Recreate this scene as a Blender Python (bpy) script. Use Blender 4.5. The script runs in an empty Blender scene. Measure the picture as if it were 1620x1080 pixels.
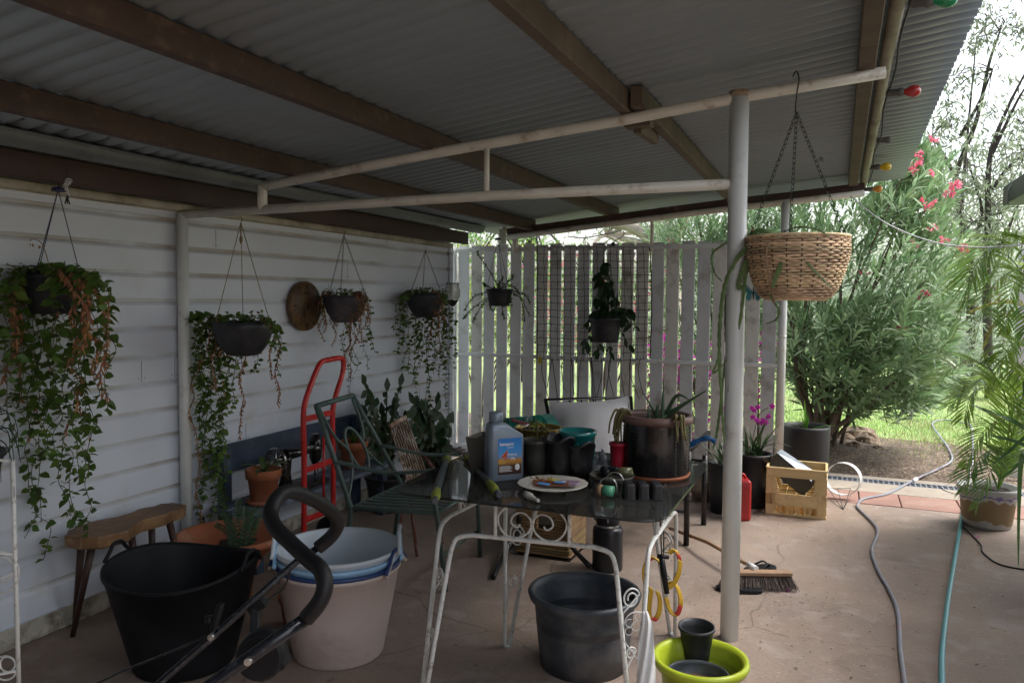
import bpy, math, random
from mathutils import Vector as V, Matrix
S = bpy.context.scene
COL = S.collection
PI = math.pi
R = random.Random(7)

# ---------------------------------------------------------------- camera
F_PX, CXP, CYP, CAMH = 1240.0, 810.0, 540.0, 1.6
yaw, pitch, roll = math.atan2(515, 1240), math.radians(-3.19), math.radians(0.45)
fw = V((-math.sin(yaw)*math.cos(pitch), math.cos(yaw)*math.cos(pitch), math.sin(pitch)))
_r = fw.cross(V((0, 0, 1))).normalized(); _u = _r.cross(fw)
rt = _r*math.cos(roll) + _u*math.sin(roll); up = -_r*math.sin(roll) + _u*math.cos(roll)
CAM = V((0, 0, CAMH))
cd = bpy.data.cameras.new('camera'); cam = bpy.data.objects.new('camera', cd); COL.objects.link(cam)
m = Matrix((rt, up, -fw)).transposed().to_4x4(); m.translation = CAM; cam.matrix_world = m
cd.sensor_width = 36; cd.lens = 36*F_PX/1620; cd.clip_start = 0.05; cd.clip_end = 500
S.camera = cam

# ---------------------------------------------------------------- world, sun, exposure
W = bpy.data.worlds.new('World'); S.world = W; W.use_nodes = True
nt = W.node_tree; bg = nt.nodes['Background']
sky = nt.nodes.new('ShaderNodeTexSky'); sky.sky_type = 'NISHITA'; sky.sun_disc = False
SUN_EL, SUN_ROT = math.radians(58), math.radians(60)
sky.sun_elevation = SUN_EL; sky.sun_rotation = SUN_ROT; sky.dust_density = 4.0; sky.air_density = 1.2
hs = nt.nodes.new('ShaderNodeHueSaturation'); hs.inputs['Saturation'].default_value = 0.42; hs.inputs['Value'].default_value = 1.0
nt.links.new(sky.outputs[0], hs.inputs['Color']); nt.links.new(hs.outputs[0], bg.inputs['Color'])
bg.inputs['Strength'].default_value = 0.15
sl = bpy.data.lights.new('sun', 'SUN'); sl.energy = 1.5; sl.angle = math.radians(25); sl.color = (1, .97, .92)
so = bpy.data.objects.new('sun', sl); COL.objects.link(so)
sd = V((math.sin(SUN_ROT)*math.cos(SUN_EL), math.cos(SUN_ROT)*math.cos(SUN_EL), math.sin(SUN_EL)))
so.rotation_euler = sd.to_track_quat('Z', 'Y').to_euler()
S.view_settings.view_transform = 'Standard'; S.view_settings.look = 'None'
S.view_settings.exposure = 1.45; S.view_settings.gamma = 1.0; S.view_settings.use_curve_mapping = False
S.cycles.max_bounces = 8; S.cycles.diffuse_bounces = 5; S.cycles.transparent_max_bounces = 12

# ---------------------------------------------------------------- photo pixel -> point (used to measure places)
def ray(px, py): return fw + rt*((px-CXP)/F_PX) - up*((py-CYP)/F_PX)
def at(px, py, ax, v):
    d = ray(px, py); t = (v-CAM[ax])/d[ax]; return CAM + d*t
def fl(px, py, z=0.0): return at(px, py, 2, z)
def dep(px, py, d): return CAM + ray(px, py)*d
def pj(p):
    v = V(p)-CAM; d = v.dot(fw); return (CXP+F_PX*v.dot(rt)/d, CYP-F_PX*v.dot(up)/d, d)

# ---------------------------------------------------------------- mesh builder
class M:
    def __init__(s): s.v = []; s.f = []; s.s = []
    def add(s, vs, fs, smooth=False):
        o = len(s.v); s.v += [tuple(v) for v in vs]; s.f += [tuple(i+o for i in f) for f in fs]; s.s += [smooth]*len(fs); return s
    def box(s, x0, x1, y0, y1, z0, z1):
        c = V(((x0+x1)/2, (y0+y1)/2, (z0+z1)/2)); return s.obox(c, (abs(x1-x0), abs(y1-y0), abs(z1-z0)))
    def obox(s, c, d, X=(1, 0, 0), Y=(0, 1, 0), Z=None, b=None):
        X = V(X).normalized(); Y = V(Y); Y = (Y-X*Y.dot(X)).normalized(); Z = X.cross(Y)
        c = V(c); hx, hy, hz = d[0]/2, d[1]/2, d[2]/2
        if b is None: b = min(0.004, min(hx, hy, hz)*0.35)
        vs = []
        for sz in (-1, 1):
            for k, (ix, iy, iz) in enumerate(((hx-b, hy-b, hz), (hx, hy, hz-b))):
                if sz == 1: pass
                vs.append([(sx*(ix), sy*(iy), sz*iz) for sx, sy in ((-1, -1), (1, -1), (1, 1), (-1, 1))])
        rings = [vs[0], vs[1], vs[3], vs[2]]
        P = [c+X*a+Y*e+Z*g for r in rings for (a, e, g) in r]
        fs = [(3, 2, 1, 0)]
        for k in range(3):
            for i in range(4):
                j = (i+1) % 4; fs.append((k*4+i, k*4+j, k*4+4+j, k*4+4+i))
        fs.append((12, 13, 14, 15)); return s.add(P, fs)
    def bar(s, p, q, w, h, upv=(0, 0, 1)):
        p = V(p); q = V(q); X = q-p; Y = V(upv).cross(X)
        if Y.length < 1e-5: Y = V((1, 0, 0))
        return s.obox((p+q)/2, (X.length, w, h), X, Y)
    def tube(s, pts, r, n=8, closed=False, caps=True):
        pts = [V(p) for p in pts]; N = len(pts); rs = r if isinstance(r, (list, tuple)) else [r]*N
        T = []
        for i in range(N):
            a = pts[(i-1) % N] if (i > 0 or closed) else pts[i]; b = pts[(i+1) % N] if (i < N-1 or closed) else pts[i]
            t = (b-a); T.append(t.normalized() if t.length > 1e-9 else V((0, 0, 1)))
        u = T[0].orthogonal().normalized(); vs = []
        for i in range(N):
            u = (u-T[i]*u.dot(T[i])); u = u.normalized() if u.length > 1e-6 else T[i].orthogonal().normalized()
            w = T[i].cross(u)
            for k in range(n):
                a = 2*PI*k/n; vs.append(pts[i]+(u*math.cos(a)+w*math.sin(a))*rs[i])
        fs = []
        for i in range(N if closed else N-1):
            for k in range(n):
                j = (k+1) % n; i2 = (i+1) % N; fs.append((i*n+k, i*n+j, i2*n+j, i2*n+k))
        s.add(vs, fs, n > 4)
        if caps and not closed:
            o = len(s.v)-len(vs); s.f += [tuple(o+k for k in reversed(range(n))), tuple(o+(N-1)*n+k for k in range(n))]; s.s += [False, False]
        return s
    def lathe(s, prof, c=(0, 0, 0), n=32, wob=None, ax=None):
        c = V(c); vs = []
        for i, (r, z) in enumerate(prof):
            for k in range(n):
                a = 2*PI*k/n; p = V((r*math.cos(a), r*math.sin(a), z))
                if wob: p = wob(p, a, i)
                if ax: p = ax @ p
                vs.append(c+p)
        fs = [(i*n+k, i*n+(k+1) % n, (i+1)*n+(k+1) % n, (i+1)*n+k) for i in range(len(prof)-1) for k in range(n)]
        return s.add(vs, fs, True)
    def leaf(s, p, d, nrm, L, w, droop=0.0, fold=0.25, seg=2):
        p = V(p); d = V(d).normalized(); side = d.cross(V(nrm))
        if side.length < 1e-4: side = d.orthogonal()
        side.normalize(); nn = side.cross(d).normalized(); vs = [p]; fs = []
        ws = {1: [1.0], 2: [0.9, 0.75], 3: [0.7, 1.0, 0.6], 4: [.7, 1, .85, .5]}[seg]
        for i in range(seg):
            t = (i+1)/(seg+1); c = p+d*L*t-V((0, 0, droop*L*t*t)); e = ws[i]*w/2
            vs += [c+side*e+nn*e*fold, c, c-side*e+nn*e*fold]
        vs.append(p+d*L-V((0, 0, droop*L)))
        fs = [(0, 1, 2), (0, 2, 3)]
        for i in range(seg-1):
            a = 1+3*i; fs += [(a, a+3, a+4, a+1), (a+1, a+4, a+5, a+2)]
        a = 1+3*(seg-1); t = len(vs)-1; fs += [(a, t, a+1), (a+1, t, a+2)]
        return s.add(vs, fs, True)
    def join(s, o): return s.add(o.v, o.f, True)
    def xf(s, mat): s.v = [tuple(mat @ V(v)) for v in s.v]; return s
    def build(s, name, mt, parent=None, **k):
        me = bpy.data.meshes.new(name)
        org = wloc(parent) if parent else None
        if org is None:
            xs = [v[0] for v in s.v]; ys = [v[1] for v in s.v]; zs = [v[2] for v in s.v]
            org = V(((min(xs)+max(xs))/2, (min(ys)+max(ys))/2, min(zs)))
        me.from_pydata([(v[0]-org[0], v[1]-org[1], v[2]-org[2]) for v in s.v], [], s.f)
        me.polygons.foreach_set('use_smooth', s.s); me.update()
        me.materials.append(mt)
        o = bpy.data.objects.new(name, me); COL.objects.link(o)
        if parent: o.parent = parent
        else: o.location = org
        for a, b in k.items(): o[a] = b
        return o
def wloc(o):
    l = V((0, 0, 0))
    while o: l += o.location; o = o.parent
    return l
def thing(name, label, cat, loc=(0, 0, 0), group=None):
    o = bpy.data.objects.new(name, None); COL.objects.link(o); o.location = loc; o.empty_display_size = .1
    o['label'] = label; o['category'] = cat
    if group: o['group'] = group
    return o
def one(mb, name, mt, label, cat, group=None):
    o = mb.build(name, mt); o['label'] = label; o['category'] = cat
    if group: o['group'] = group
    return o
def struct(mb, name, mt, kind='structure'): o = mb.build(name, mt); o['kind'] = kind; return o
def spline(pts, n=6, closed=False):
    pts = [V(p) for p in pts]; N = len(pts); out = []
    for i in range(N if closed else N-1):
        g = lambda k: pts[k % N] if closed else pts[max(0, min(N-1, k))]
        a, b, c, d = g(i-1), g(i), g(i+1), g(i+2)
        for k in range(n):
            t = k/n; out.append(.5*((2*b)+(c-a)*t+(2*a-5*b+4*c-d)*t*t+(-a+3*b-3*c+d)*t**3))
    if not closed: out.append(pts[-1])
    return out
def rnd(a, b): return R.uniform(a, b)
def rv(s=1.0): return V((rnd(-s, s), rnd(-s, s), rnd(-s, s)))

# ---------------------------------------------------------------- materials
def lin(c): return tuple((x/12.92 if x <= .04045 else ((x+.055)/1.055)**2.4) for x in c)
def nod(mt): mt.use_nodes = True; return mt.node_tree.nodes, mt.node_tree.links, mt.node_tree.nodes['Principled BSDF']
def mat(name, col, rough=.6, metal=0.0, var=.2, scale=6, bump=.0, bs=60, dirt=None, da=.5, ds=5, spec=.5, island=0, trans=0, coat=0):
    mt = bpy.data.materials.new(name); N, L, B = nod(mt)
    tc = N.new('ShaderNodeTexCoord'); no = N.new('ShaderNodeTexNoise'); no.inputs['Scale'].default_value = scale; no.inputs['Detail'].default_value = 6
    L.new(tc.outputs['Object'], no.inputs['Vector'])
    rp = N.new('ShaderNodeValToRGB'); rp.color_ramp.elements[0].position = .3; rp.color_ramp.elements[1].position = .7
    rp.color_ramp.elements[0].color = (*[max(0, c*(1-var)) for c in col], 1); rp.color_ramp.elements[1].color = (*[min(1, c*(1+var)) for c in col], 1)
    L.new(no.outputs['Fac'], rp.inputs['Fac']); out = rp.outputs['Color']
    if island:
        ge = N.new('ShaderNodeNewGeometry'); hv = N.new('ShaderNodeHueSaturation')
        m1 = N.new('ShaderNodeMapRange'); m1.inputs['To Min'].default_value = 1-island; m1.inputs['To Max'].default_value = 1+island
        L.new(ge.outputs['Random Per Island'], m1.inputs['Value']); L.new(m1.outputs[0], hv.inputs['Value'])
        m2 = N.new('ShaderNodeMapRange'); m2.inputs['To Min'].default_value = .5-.03*min(1, island*2); m2.inputs['To Max'].default_value = .5+.03*min(1, island*2)
        w2 = N.new('ShaderNodeMath'); w2.operation = 'MULTIPLY'; w2.inputs[1].default_value = 37.0
        w3 = N.new('ShaderNodeMath'); w3.operation = 'FRACT'
        L.new(ge.outputs['Random Per Island'], w2.inputs[0]); L.new(w2.outputs[0], w3.inputs[0]); L.new(w3.outputs[0], m2.inputs['Value']); L.new(m2.outputs[0], hv.inputs['Hue'])
        L.new(out, hv.inputs['Color']); out = hv.outputs['Color']
    if dirt:
        n2 = N.new('ShaderNodeTexNoise'); n2.inputs['Scale'].default_value = ds; n2.inputs['Detail'].default_value = 9; n2.inputs['Roughness'].default_value = .65
        L.new(tc.outputs['Object'], n2.inputs['Vector'])
        r2 = N.new('ShaderNodeValToRGB'); r2.color_ramp.elements[0].position = 1-da-.12 if da < .5 else .5-(da-.5)*.6; r2.color_ramp.elements[1].position = r2.color_ramp.elements[0].position+.2
        mx = N.new('ShaderNodeMixRGB'); mx.inputs['Color2'].default_value = (*dirt, 1)
        L.new(n2.outputs['Fac'], r2.inputs['Fac']); L.new(r2.outputs['Color'], mx.inputs['Fac']); L.new(out, mx.inputs['Color1']); out = mx.outputs['Color']
    L.new(out, B.inputs['Base Color'])
    mr = N.new('ShaderNodeMapRange'); mr.inputs['To Min'].default_value = max(0.02, rough-.12); mr.inputs['To Max'].default_value = min(1, rough+.12)
    L.new(no.outputs['Fac'], mr.inputs['Value']); L.new(mr.outputs[0], B.inputs['Roughness'])
    B.inputs['Metallic'].default_value = metal; B.inputs['Specular IOR Level'].default_value = spec; B.inputs['Coat Weight'].default_value = coat
    if bump:
        nb = N.new('ShaderNodeTexNoise'); nb.inputs['Scale'].default_value = bs; nb.inputs['Detail'].default_value = 5; L.new(tc.outputs['Object'], nb.inputs['Vector'])
        bm = N.new('ShaderNodeBump'); bm.inputs['Strength'].default_value = bump; bm.inputs['Distance'].default_value = .01
        L.new(nb.outputs['Fac'], bm.inputs['Height']); L.new(bm.outputs[0], B.inputs['Normal'])
    if trans:
        tr = N.new('ShaderNodeBsdfTranslucent'); ms = N.new('ShaderNodeMixShader'); ms.inputs[0].default_value = trans
        L.new(out, tr.inputs['Color']); L.new(B.outputs[0], ms.inputs[1]); L.new(tr.outputs[0], ms.inputs[2])
        L.new(ms.outputs[0], N['Material Output'].inputs['Surface'])
    return mt
def leafm(name, col, isl=.35, trans=.3, rough=.45): return mat(name, col, rough, island=isl, trans=trans, var=.25, scale=3)

# wall paint with grime in the groove of every board
def wall_mat():
    mt = mat('white_weatherboard_paint', (.64, .68, .75), .5, var=.05, scale=2.5, bump=.05, bs=25, dirt=(.50, .48, .44), da=.27, ds=1.7)
    N, L, B = mt.node_tree.nodes, mt.node_tree.links, mt.node_tree.nodes['Principled BSDF']
    src = B.inputs['Base Color'].links[0].from_socket
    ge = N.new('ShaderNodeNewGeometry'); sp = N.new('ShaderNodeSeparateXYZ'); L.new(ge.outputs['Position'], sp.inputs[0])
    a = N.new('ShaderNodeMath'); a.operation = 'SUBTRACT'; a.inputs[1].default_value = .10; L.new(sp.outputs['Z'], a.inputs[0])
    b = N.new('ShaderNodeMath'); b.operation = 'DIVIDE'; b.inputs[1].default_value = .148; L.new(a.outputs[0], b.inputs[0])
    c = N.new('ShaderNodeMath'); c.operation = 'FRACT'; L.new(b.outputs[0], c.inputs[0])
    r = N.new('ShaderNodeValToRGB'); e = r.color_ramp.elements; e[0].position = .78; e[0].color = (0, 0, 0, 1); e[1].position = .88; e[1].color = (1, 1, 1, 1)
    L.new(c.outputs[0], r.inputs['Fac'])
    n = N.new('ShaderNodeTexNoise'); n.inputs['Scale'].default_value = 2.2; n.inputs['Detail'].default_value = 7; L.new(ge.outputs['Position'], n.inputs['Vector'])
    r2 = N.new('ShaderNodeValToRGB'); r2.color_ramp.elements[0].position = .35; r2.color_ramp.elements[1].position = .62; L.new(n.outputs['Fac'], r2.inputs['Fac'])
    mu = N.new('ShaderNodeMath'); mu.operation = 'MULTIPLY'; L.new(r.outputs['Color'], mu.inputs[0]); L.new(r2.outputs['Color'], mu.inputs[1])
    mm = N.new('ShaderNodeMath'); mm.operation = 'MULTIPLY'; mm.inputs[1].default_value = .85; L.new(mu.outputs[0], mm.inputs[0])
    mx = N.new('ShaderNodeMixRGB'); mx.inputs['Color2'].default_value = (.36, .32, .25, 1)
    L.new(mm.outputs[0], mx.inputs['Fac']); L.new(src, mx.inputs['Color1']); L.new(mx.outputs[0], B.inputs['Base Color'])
    return mt
def layered(name, base, layers, rough=.85, bump=.3, bs=80, bd=.01):
    """base colour with noise-masked layers [(scale, detail, lo, hi, colour, amount, distort)]"""
    mt = bpy.data.materials.new(name); N, L, B = nod(mt); ge = N.new('ShaderNodeNewGeometry')
    n0 = N.new('ShaderNodeTexNoise'); n0.inputs['Scale'].default_value = 1.3; n0.inputs['Detail'].default_value = 8; L.new(ge.outputs['Position'], n0.inputs['Vector'])
    rp = N.new('ShaderNodeValToRGB'); rp.color_ramp.elements[0].color = (*[c*.8 for c in base], 1); rp.color_ramp.elements[1].color = (*[c*1.2 for c in base], 1)
    rp.color_ramp.elements[0].position = .3; rp.color_ramp.elements[1].position = .7; L.new(n0.outputs['Fac'], rp.inputs['Fac']); out = rp.outputs['Color']
    for sc, de, lo, hi, col, am, di in layers:
        n = N.new('ShaderNodeTexNoise'); n.inputs['Scale'].default_value = sc; n.inputs['Detail'].default_value = de; n.inputs['Distortion'].default_value = di
        L.new(ge.outputs['Position'], n.inputs['Vector'])
        r = N.new('ShaderNodeValToRGB'); r.color_ramp.elements[0].position = lo; r.color_ramp.elements[1].position = hi; L.new(n.outputs['Fac'], r.inputs['Fac'])
        mu = N.new('ShaderNodeMath'); mu.operation = 'MULTIPLY'; mu.inputs[1].default_value = am; L.new(r.outputs['Color'], mu.inputs[0])
        mx = N.new('ShaderNodeMixRGB'); mx.inputs['Color2'].default_value = (*col, 1); L.new(mu.outputs[0], mx.inputs['Fac']); L.new(out, mx.inputs['Color1']); out = mx.outputs[0]
    L.new(out, B.inputs['Base Color']); B.inputs['Roughness'].default_value = rough
    nb = N.new('ShaderNodeTexNoise'); nb.inputs['Scale'].default_value = bs; nb.inputs['Detail'].default_value = 6; L.new(ge.outputs['Position'], nb.inputs['Vector'])
    bm = N.new('ShaderNodeBump'); bm.inputs['Strength'].default_value = bump; bm.inputs['Distance'].default_value = bd
    L.new(nb.outputs['Fac'], bm.inputs['Height']); L.new(bm.outputs[0], B.inputs['Normal'])
    return mt

m_wall = wall_mat()
m_conc = layered('worn_pinkish_concrete', (.30, .228, .182), [(.55, 10, .44, .62, (.23, .165, .125), .5, 1.0), (70, 3, .66, .70, (.09, .06, .045), .6, 0), (.9, 8, .45, .65, (.22, .175, .155), .7, .6), (5, 9, .55, .72, (.40, .34, .30), .55, .3), (2.2, 12, .58, .70, (.15, .11, .085), .5, .8),
    (34, 4, .64, .70, (.46, .40, .35), .4, 0), (18, 6, .66, .74, (.07, .05, .04), .6, .4), (9, 9, .58, .7, (.36, .27, .21), .5, 2)], .8, .35, 60, .008)
def add_cracks(mt, col, sc=.42, wd=.0022):
    N, L, B = mt.node_tree.nodes, mt.node_tree.links, mt.node_tree.nodes['Principled BSDF']; src = B.inputs['Base Color'].links[0].from_socket
    ge = N.new('ShaderNodeNewGeometry'); no = N.new('ShaderNodeTexNoise'); no.inputs['Scale'].default_value = 2.3; no.inputs['Detail'].default_value = 8; L.new(ge.outputs['Position'], no.inputs['Vector'])
    vm = N.new('ShaderNodeVectorMath'); vm.operation = 'MULTIPLY_ADD'; vm.inputs[1].default_value = (.35, .35, 0); L.new(no.outputs['Color'], vm.inputs[0]); L.new(ge.outputs['Position'], vm.inputs[2])
    vo = N.new('ShaderNodeTexVoronoi'); vo.feature = 'DISTANCE_TO_EDGE'; vo.inputs['Scale'].default_value = sc; L.new(vm.outputs[0], vo.inputs['Vector'])
    lt = N.new('ShaderNodeMath'); lt.operation = 'LESS_THAN'; lt.inputs[1].default_value = wd; L.new(vo.outputs['Distance'], lt.inputs[0])
    n2 = N.new('ShaderNodeTexNoise'); n2.inputs['Scale'].default_value = .9; L.new(ge.outputs['Position'], n2.inputs['Vector']); gt = N.new('ShaderNodeMapRange'); gt.inputs['From Min'].default_value = .45; gt.inputs['From Max'].default_value = .6; gt.inputs['To Max'].default_value = .5; L.new(n2.outputs['Fac'], gt.inputs['Value'])
    mu = N.new('ShaderNodeMath'); mu.operation = 'MULTIPLY'; L.new(lt.outputs[0], mu.inputs[0]); L.new(gt.outputs[0], mu.inputs[1])
    mx = N.new('ShaderNodeMixRGB'); mx.inputs['Color2'].default_value = (*col, 1); L.new(mu.outputs[0], mx.inputs['Fac']); L.new(src, mx.inputs['Color1']); L.new(mx.outputs[0], B.inputs['Base Color'])
add_cracks(m_conc, (.06, .045, .035))
m_soil = layered('brown_garden_soil', (.115, .08, .055), [(20, 8, .5, .62, (.22, .17, .13), .7, .2), (50, 6, .56, .64, (.42, .36, .30), .6, 0), (6, 9, .5, .66, (.06, .04, .03), .7, .5)], .95, .9, 35, .03)
m_lawn = layered('lawn_ground', (.27, .37, .13), [(1.0, 8, .48, .62, (.26, .24, .12), .6, .3), (30, 6, .5, .62, (.08, .13, .03), .6, 0)], .95, .5, 60, .02)
m_brick = layered('pink_red_pavers', (.27, .15, .12), [(6, 9, .5, .7, (.33, .235, .19), .6, .4), (25, 6, .58, .68, (.24, .13, .10), .6, 0)], .85, .3, 70)
m_kerb = layered('pale_concrete_edging', (.32, .275, .225), [(8, 8, .52, .66, (.22, .19, .155), .6, .4), (40, 4, .6, .7, (.16, .13, .10), .5, 0)], .85, .3, 70)
m_iron = mat('roof_iron_underside', (.27, .32, .35), .4, .25, var=.08, scale=1.2, dirt=(.25, .275, .285), da=.34, ds=1.6)
m_timber = mat('brown_painted_timber', (.068, .040, .029), .6, var=.25, scale=5, bump=.25, bs=30, dirt=(.15, .10, .07), da=.34, ds=14)
m_timber_pale = mat('faded_timber', (.13, .10, .072), .7, var=.3, scale=5, bump=.3, bs=30, dirt=(.10, .07, .05), da=.38, ds=12)
m_darkbeam = mat('dark_oiled_fascia', (.055, .03, .024), .6, var=.25, scale=4, bump=.15, bs=30)
m_pipe = mat('cream_painted_pipe', (.72, .70, .61), .35, var=.08, scale=7, dirt=(.34, .24, .15), da=.33, ds=9)
m_postw = mat('white_painted_post', (.70, .72, .70), .33, var=.05, scale=5, dirt=(.42, .38, .30), da=.29, ds=7)
m_gutter = mat('pale_grey_gutter', (.17, .19, .20), .4, var=.12, scale=4, dirt=(.10, .10, .09), da=.36)
m_slat = mat('white_slat_paint', (.74, .75, .76), .5, var=.06, scale=3, dirt=(.36, .34, .29), da=.33, ds=5)
m_slats = [m_slat, mat('greyed_slat_paint', (.62, .64, .66), .5, var=.08, scale=3, dirt=(.33, .31, .27), da=.37, ds=4), mat('creamy_slat_paint', (.72, .71, .67), .5, var=.06, scale=3, dirt=(.30, .27, .22), da=.36, ds=7)]
m_black = mat('black_plastic', (.010, .011, .014), .5, var=.3, scale=8, spec=.25)
m_wire = mat('black_cord', (.01, .01, .01), .6)
m_white0 = mat('white_carport_post', (.75, .76, .76), .4, var=.05)
m_rustw = mat('chipped_white_enamel', (.66, .67, .65), .4, var=.06, scale=9, dirt=(.13, .06, .04), da=.33, ds=38)

# ---------------------------------------------------------------- ground
WX = -3.41
g = M(); g.add([(-150, -60, -.06), (150, -60, -.06), (150, 200, -.06), (-150, 200, -.06)], [(0, 1, 2, 3)]); struct(g, 'ground', m_soil)
def sheet(x0, x1, y0, y1, z, nx, ny, h=0, f=None):
    g = M(); vs = []
    for j in range(ny+1):
        for i in range(nx+1):
            x = x0+(x1-x0)*i/nx; y = y0+(y1-y0)*j/ny; vs.append((x, y, z+(f(x, y) if f else 0)))
    return g.add(vs, [(j*(nx+1)+i, j*(nx+1)+i+1, (j+1)*(nx+1)+i+1, (j+1)*(nx+1)+i) for j in range(ny) for i in range(nx)], True)
def bumps(x, y): return .02*math.sin(x*3.1+y*1.7)*math.sin(y*2.3-x)+.012*math.sin(x*9+1)*math.sin(y*8)
def lawn_z(x, y): return bumps(x, y)*1.2-.0+.006*(y-10)
struct(sheet(-60, 60, 8.9, 130, -.03, 120, 120, f=lambda x, y: .004*(y-9) if y < 60 else .2), 'lawn', m_lawn)
struct(sheet(-12, 12, 7.70, 10.4, -.028, 150, 24, f=lambda x, y: bumps(x, y)*(1 if y < 10 else 0)+max(0, .09*math.exp(-((x+.1)**2+(y-9.1)**2)/.8))-(.03 if y > 10.2 else 0)), 'soil_bed', m_soil)
g = M(); g.box(-3.40, 5.0, -4.0, 6.70, -.2, 0); struct(g, 'patio_floor', m_conc)
g = M(); x = -3.4
while x < 5:
    a = .002*math.sin(x*7); b = .42 if int(x*3) % 2 else .30
    g.box(x+.004, x+b-.004, 6.706, 7.13, -.1, .003+a); x += b
struct(g, 'paver_strip', m_brick)
g = M(); g.box(-3.4, 5, 7.136, 7.50, -.1, .004); g.box(-3.4, 5, 7.66, 7.78, -.1, .004); struct(g, 'concrete_edging', m_kerb)
dr = thing('drain_channel', 'long narrow black slotted drain grate set in the pale concrete edge', 'drain', (0, 7.58, 0))
g = M(); g.box(-3.4, 5, 7.505, 7.655, -.1, -.03); g.build('channel', m_black, dr)
g = M(); g.box(-3.4, 5, 7.505, 7.520, -.03, .004); g.box(-3.4, 5, 7.640, 7.655, -.03, .004)
x = -.6
while x < 2.2: g.box(x, x+.012, 7.52, 7.64, -.02, .002); x += .042
g.box(-.6, 2.2, 7.575, 7.585, -.02, .0025)
g.build('grate', mat('grey_drain_grate', (.20, .22, .26), .4, var=.15), dr)

# ---------------------------------------------------------------- house with weatherboard wall
hs_ = thing('weatherboard_house', 'white weatherboard house wall running along the left side of the patio', 'house', (WX, 2, 0))
g = M(); prof = [(WX+.012, 0), (WX+.012, .10)]
z = .10
while z < 2.10:
    prof += [(WX, z), (WX, z+.112), (WX-.006, z+.122), (WX-.014, z+.134), (WX-.014, z+.148)]; z += .148
ys = [-4, 6.63]
vs = []; 
for y in ys: vs += [(px, y, pz) for px, pz in prof]
n = len(prof); g.add(vs, [(i, i+1, n+i+1, n+i) for i in range(n-1)])
g.box(-8, WX-.02, -4, 6.63, 0, 2.6); g.build('wall', m_wall, hs_)
g = M(); g.box(WX-.03, WX+.018, 6.632, 6.69, 0, 2.10); g.build('corner_board', m_wall, hs_)
g = M(); g.box(WX-.01, WX+.016, -4, 6.632, .0, .098); g.build('skirting_board', mat('dirty_cream_skirting', (.50, .47, .40), .7, var=.15, dirt=(.14, .11, .08), da=.44, ds=9), hs_)
g = M(); rj = random.Random(5)
for k in range(14):
    z0 = .10+.148*k
    for _ in range(2):
        y = rj.uniform(-1, 6.5); g.box(WX-.0005, WX+.0012, y-.0012, y+.0012, z0+.002, z0+.112)
        for yy in (y-.02, y+.02): g.lathe([(.001, -.001), (.0035, 0), (.001, .0012)], (WX+.0005, yy, z0+.02), 6, ax=Matrix.Rotation(PI/2, 3, 'Y'))
_j = g.build('board_joints', mat('dark_board_joint', (.10, .085, .07), .8), hs_); _j['kind'] = 'stuff'  # dark lines for the butt joints, with nail heads
g = M(); g.bar((WX+.02, -4, 2.085), (WX+.02, 6.64, 2.085), .05, .04); g.box(WX-.01, WX+.012, -4, 6.64, 2.06, 2.25)
g.build('top_trim', mat('cream_dirty_trim', (.42, .39, .30), .6, dirt=(.22, .18, .12), da=.4, ds=4), hs_)
g = M(); g.box(-3.30, -3.26, -4, 6.75, 2.10, 2.215); g.build('fascia_beam', m_darkbeam, hs_)
g = M()
for k in range(13):
    a = PI+PI*k/12
    g.v += [(-3.17+.06*math.cos(a), -4, 2.265+.06*math.sin(a)), (-3.17+.06*math.cos(a), 6.8, 2.265+.06*math.sin(a))]
g.f = [(2*k, 2*k+2, 2*k+3, 2*k+1) for k in range(12)]; g.s = [True]*12
g.tube([(-3.11, -4, 2.265), (-3.11, 6.8, 2.265)], .008, 6); g.build('gutter', m_gutter, hs_)
g = M(); g.add([(-3.06, -4, 2.30), (-3.06, 6.95, 2.30), (-8, 6.95, 4.2), (-8, -4, 4.2)], [(0, 1, 2, 3)]); g.add([(-3.06, -4, 2.33), (-3.06, 6.95, 2.33), (-8, 6.95, 4.23), (-8, -4, 4.23)], [(3, 2, 1, 0)]); g.build('roof', m_iron, hs_)

# ---------------------------------------------------------------- patio shelter
sh = thing('patio_shelter', 'open patio shelter with corrugated iron roof on brown purlins and pipe posts', 'patio shelter', (-1.5, 3.5, 0))
def zb(x, y): return 2.60+.135*x-max(0., x+1.9)*.045*max(0, (y-3.8))/3.4
def zroof(x, y): return zb(x, y)+.1
g = M(); x0, x1, y0, y1 = -3.30, .49, -3.0, 7.55; dy = .0125; ny = int((y1-y0)/dy); nx = 14; top = []
lip = lambda x, y: 0.0022*math.sin(y*1.9+x)+.0012*math.sin(y*13.0)
for s_, off in ((0, 0), (1, .0025)):
    vs = []
    for j in range(ny+1):
        y = y0+j*dy; c = -abs(math.sin(PI*y/.100))**.75*3.2+1.9
        for i in range(nx+1):
            x = x0+(x1-x0)*i/nx; vs.append((x, y, zroof(x, y)+.0095*(1+c)+off+lip(x, y)))
    q = [(j*(nx+1)+i, j*(nx+1)+i+1, (j+1)*(nx+1)+i+1, (j+1)*(nx+1)+i) for j in range(ny) for i in range(nx)]
    g.add(vs, q if s_ else [f[::-1] for f in q], True)
n2 = (ny+1)*(nx+1)
g.add([], []); ed = [(j*(nx+1)+nx, (j+1)*(nx+1)+nx, n2+(j+1)*(nx+1)+nx, n2+j*(nx+1)+nx) for j in range(ny)]
ed += [(ny*(nx+1)+i, n2+ny*(nx+1)+i, n2+ny*(nx+1)+i+1, ny*(nx+1)+i+1) for i in range(nx)]
g.f += ed; g.s += [False]*len(ed)
g.build('roof_sheet', m_iron, sh)
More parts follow.
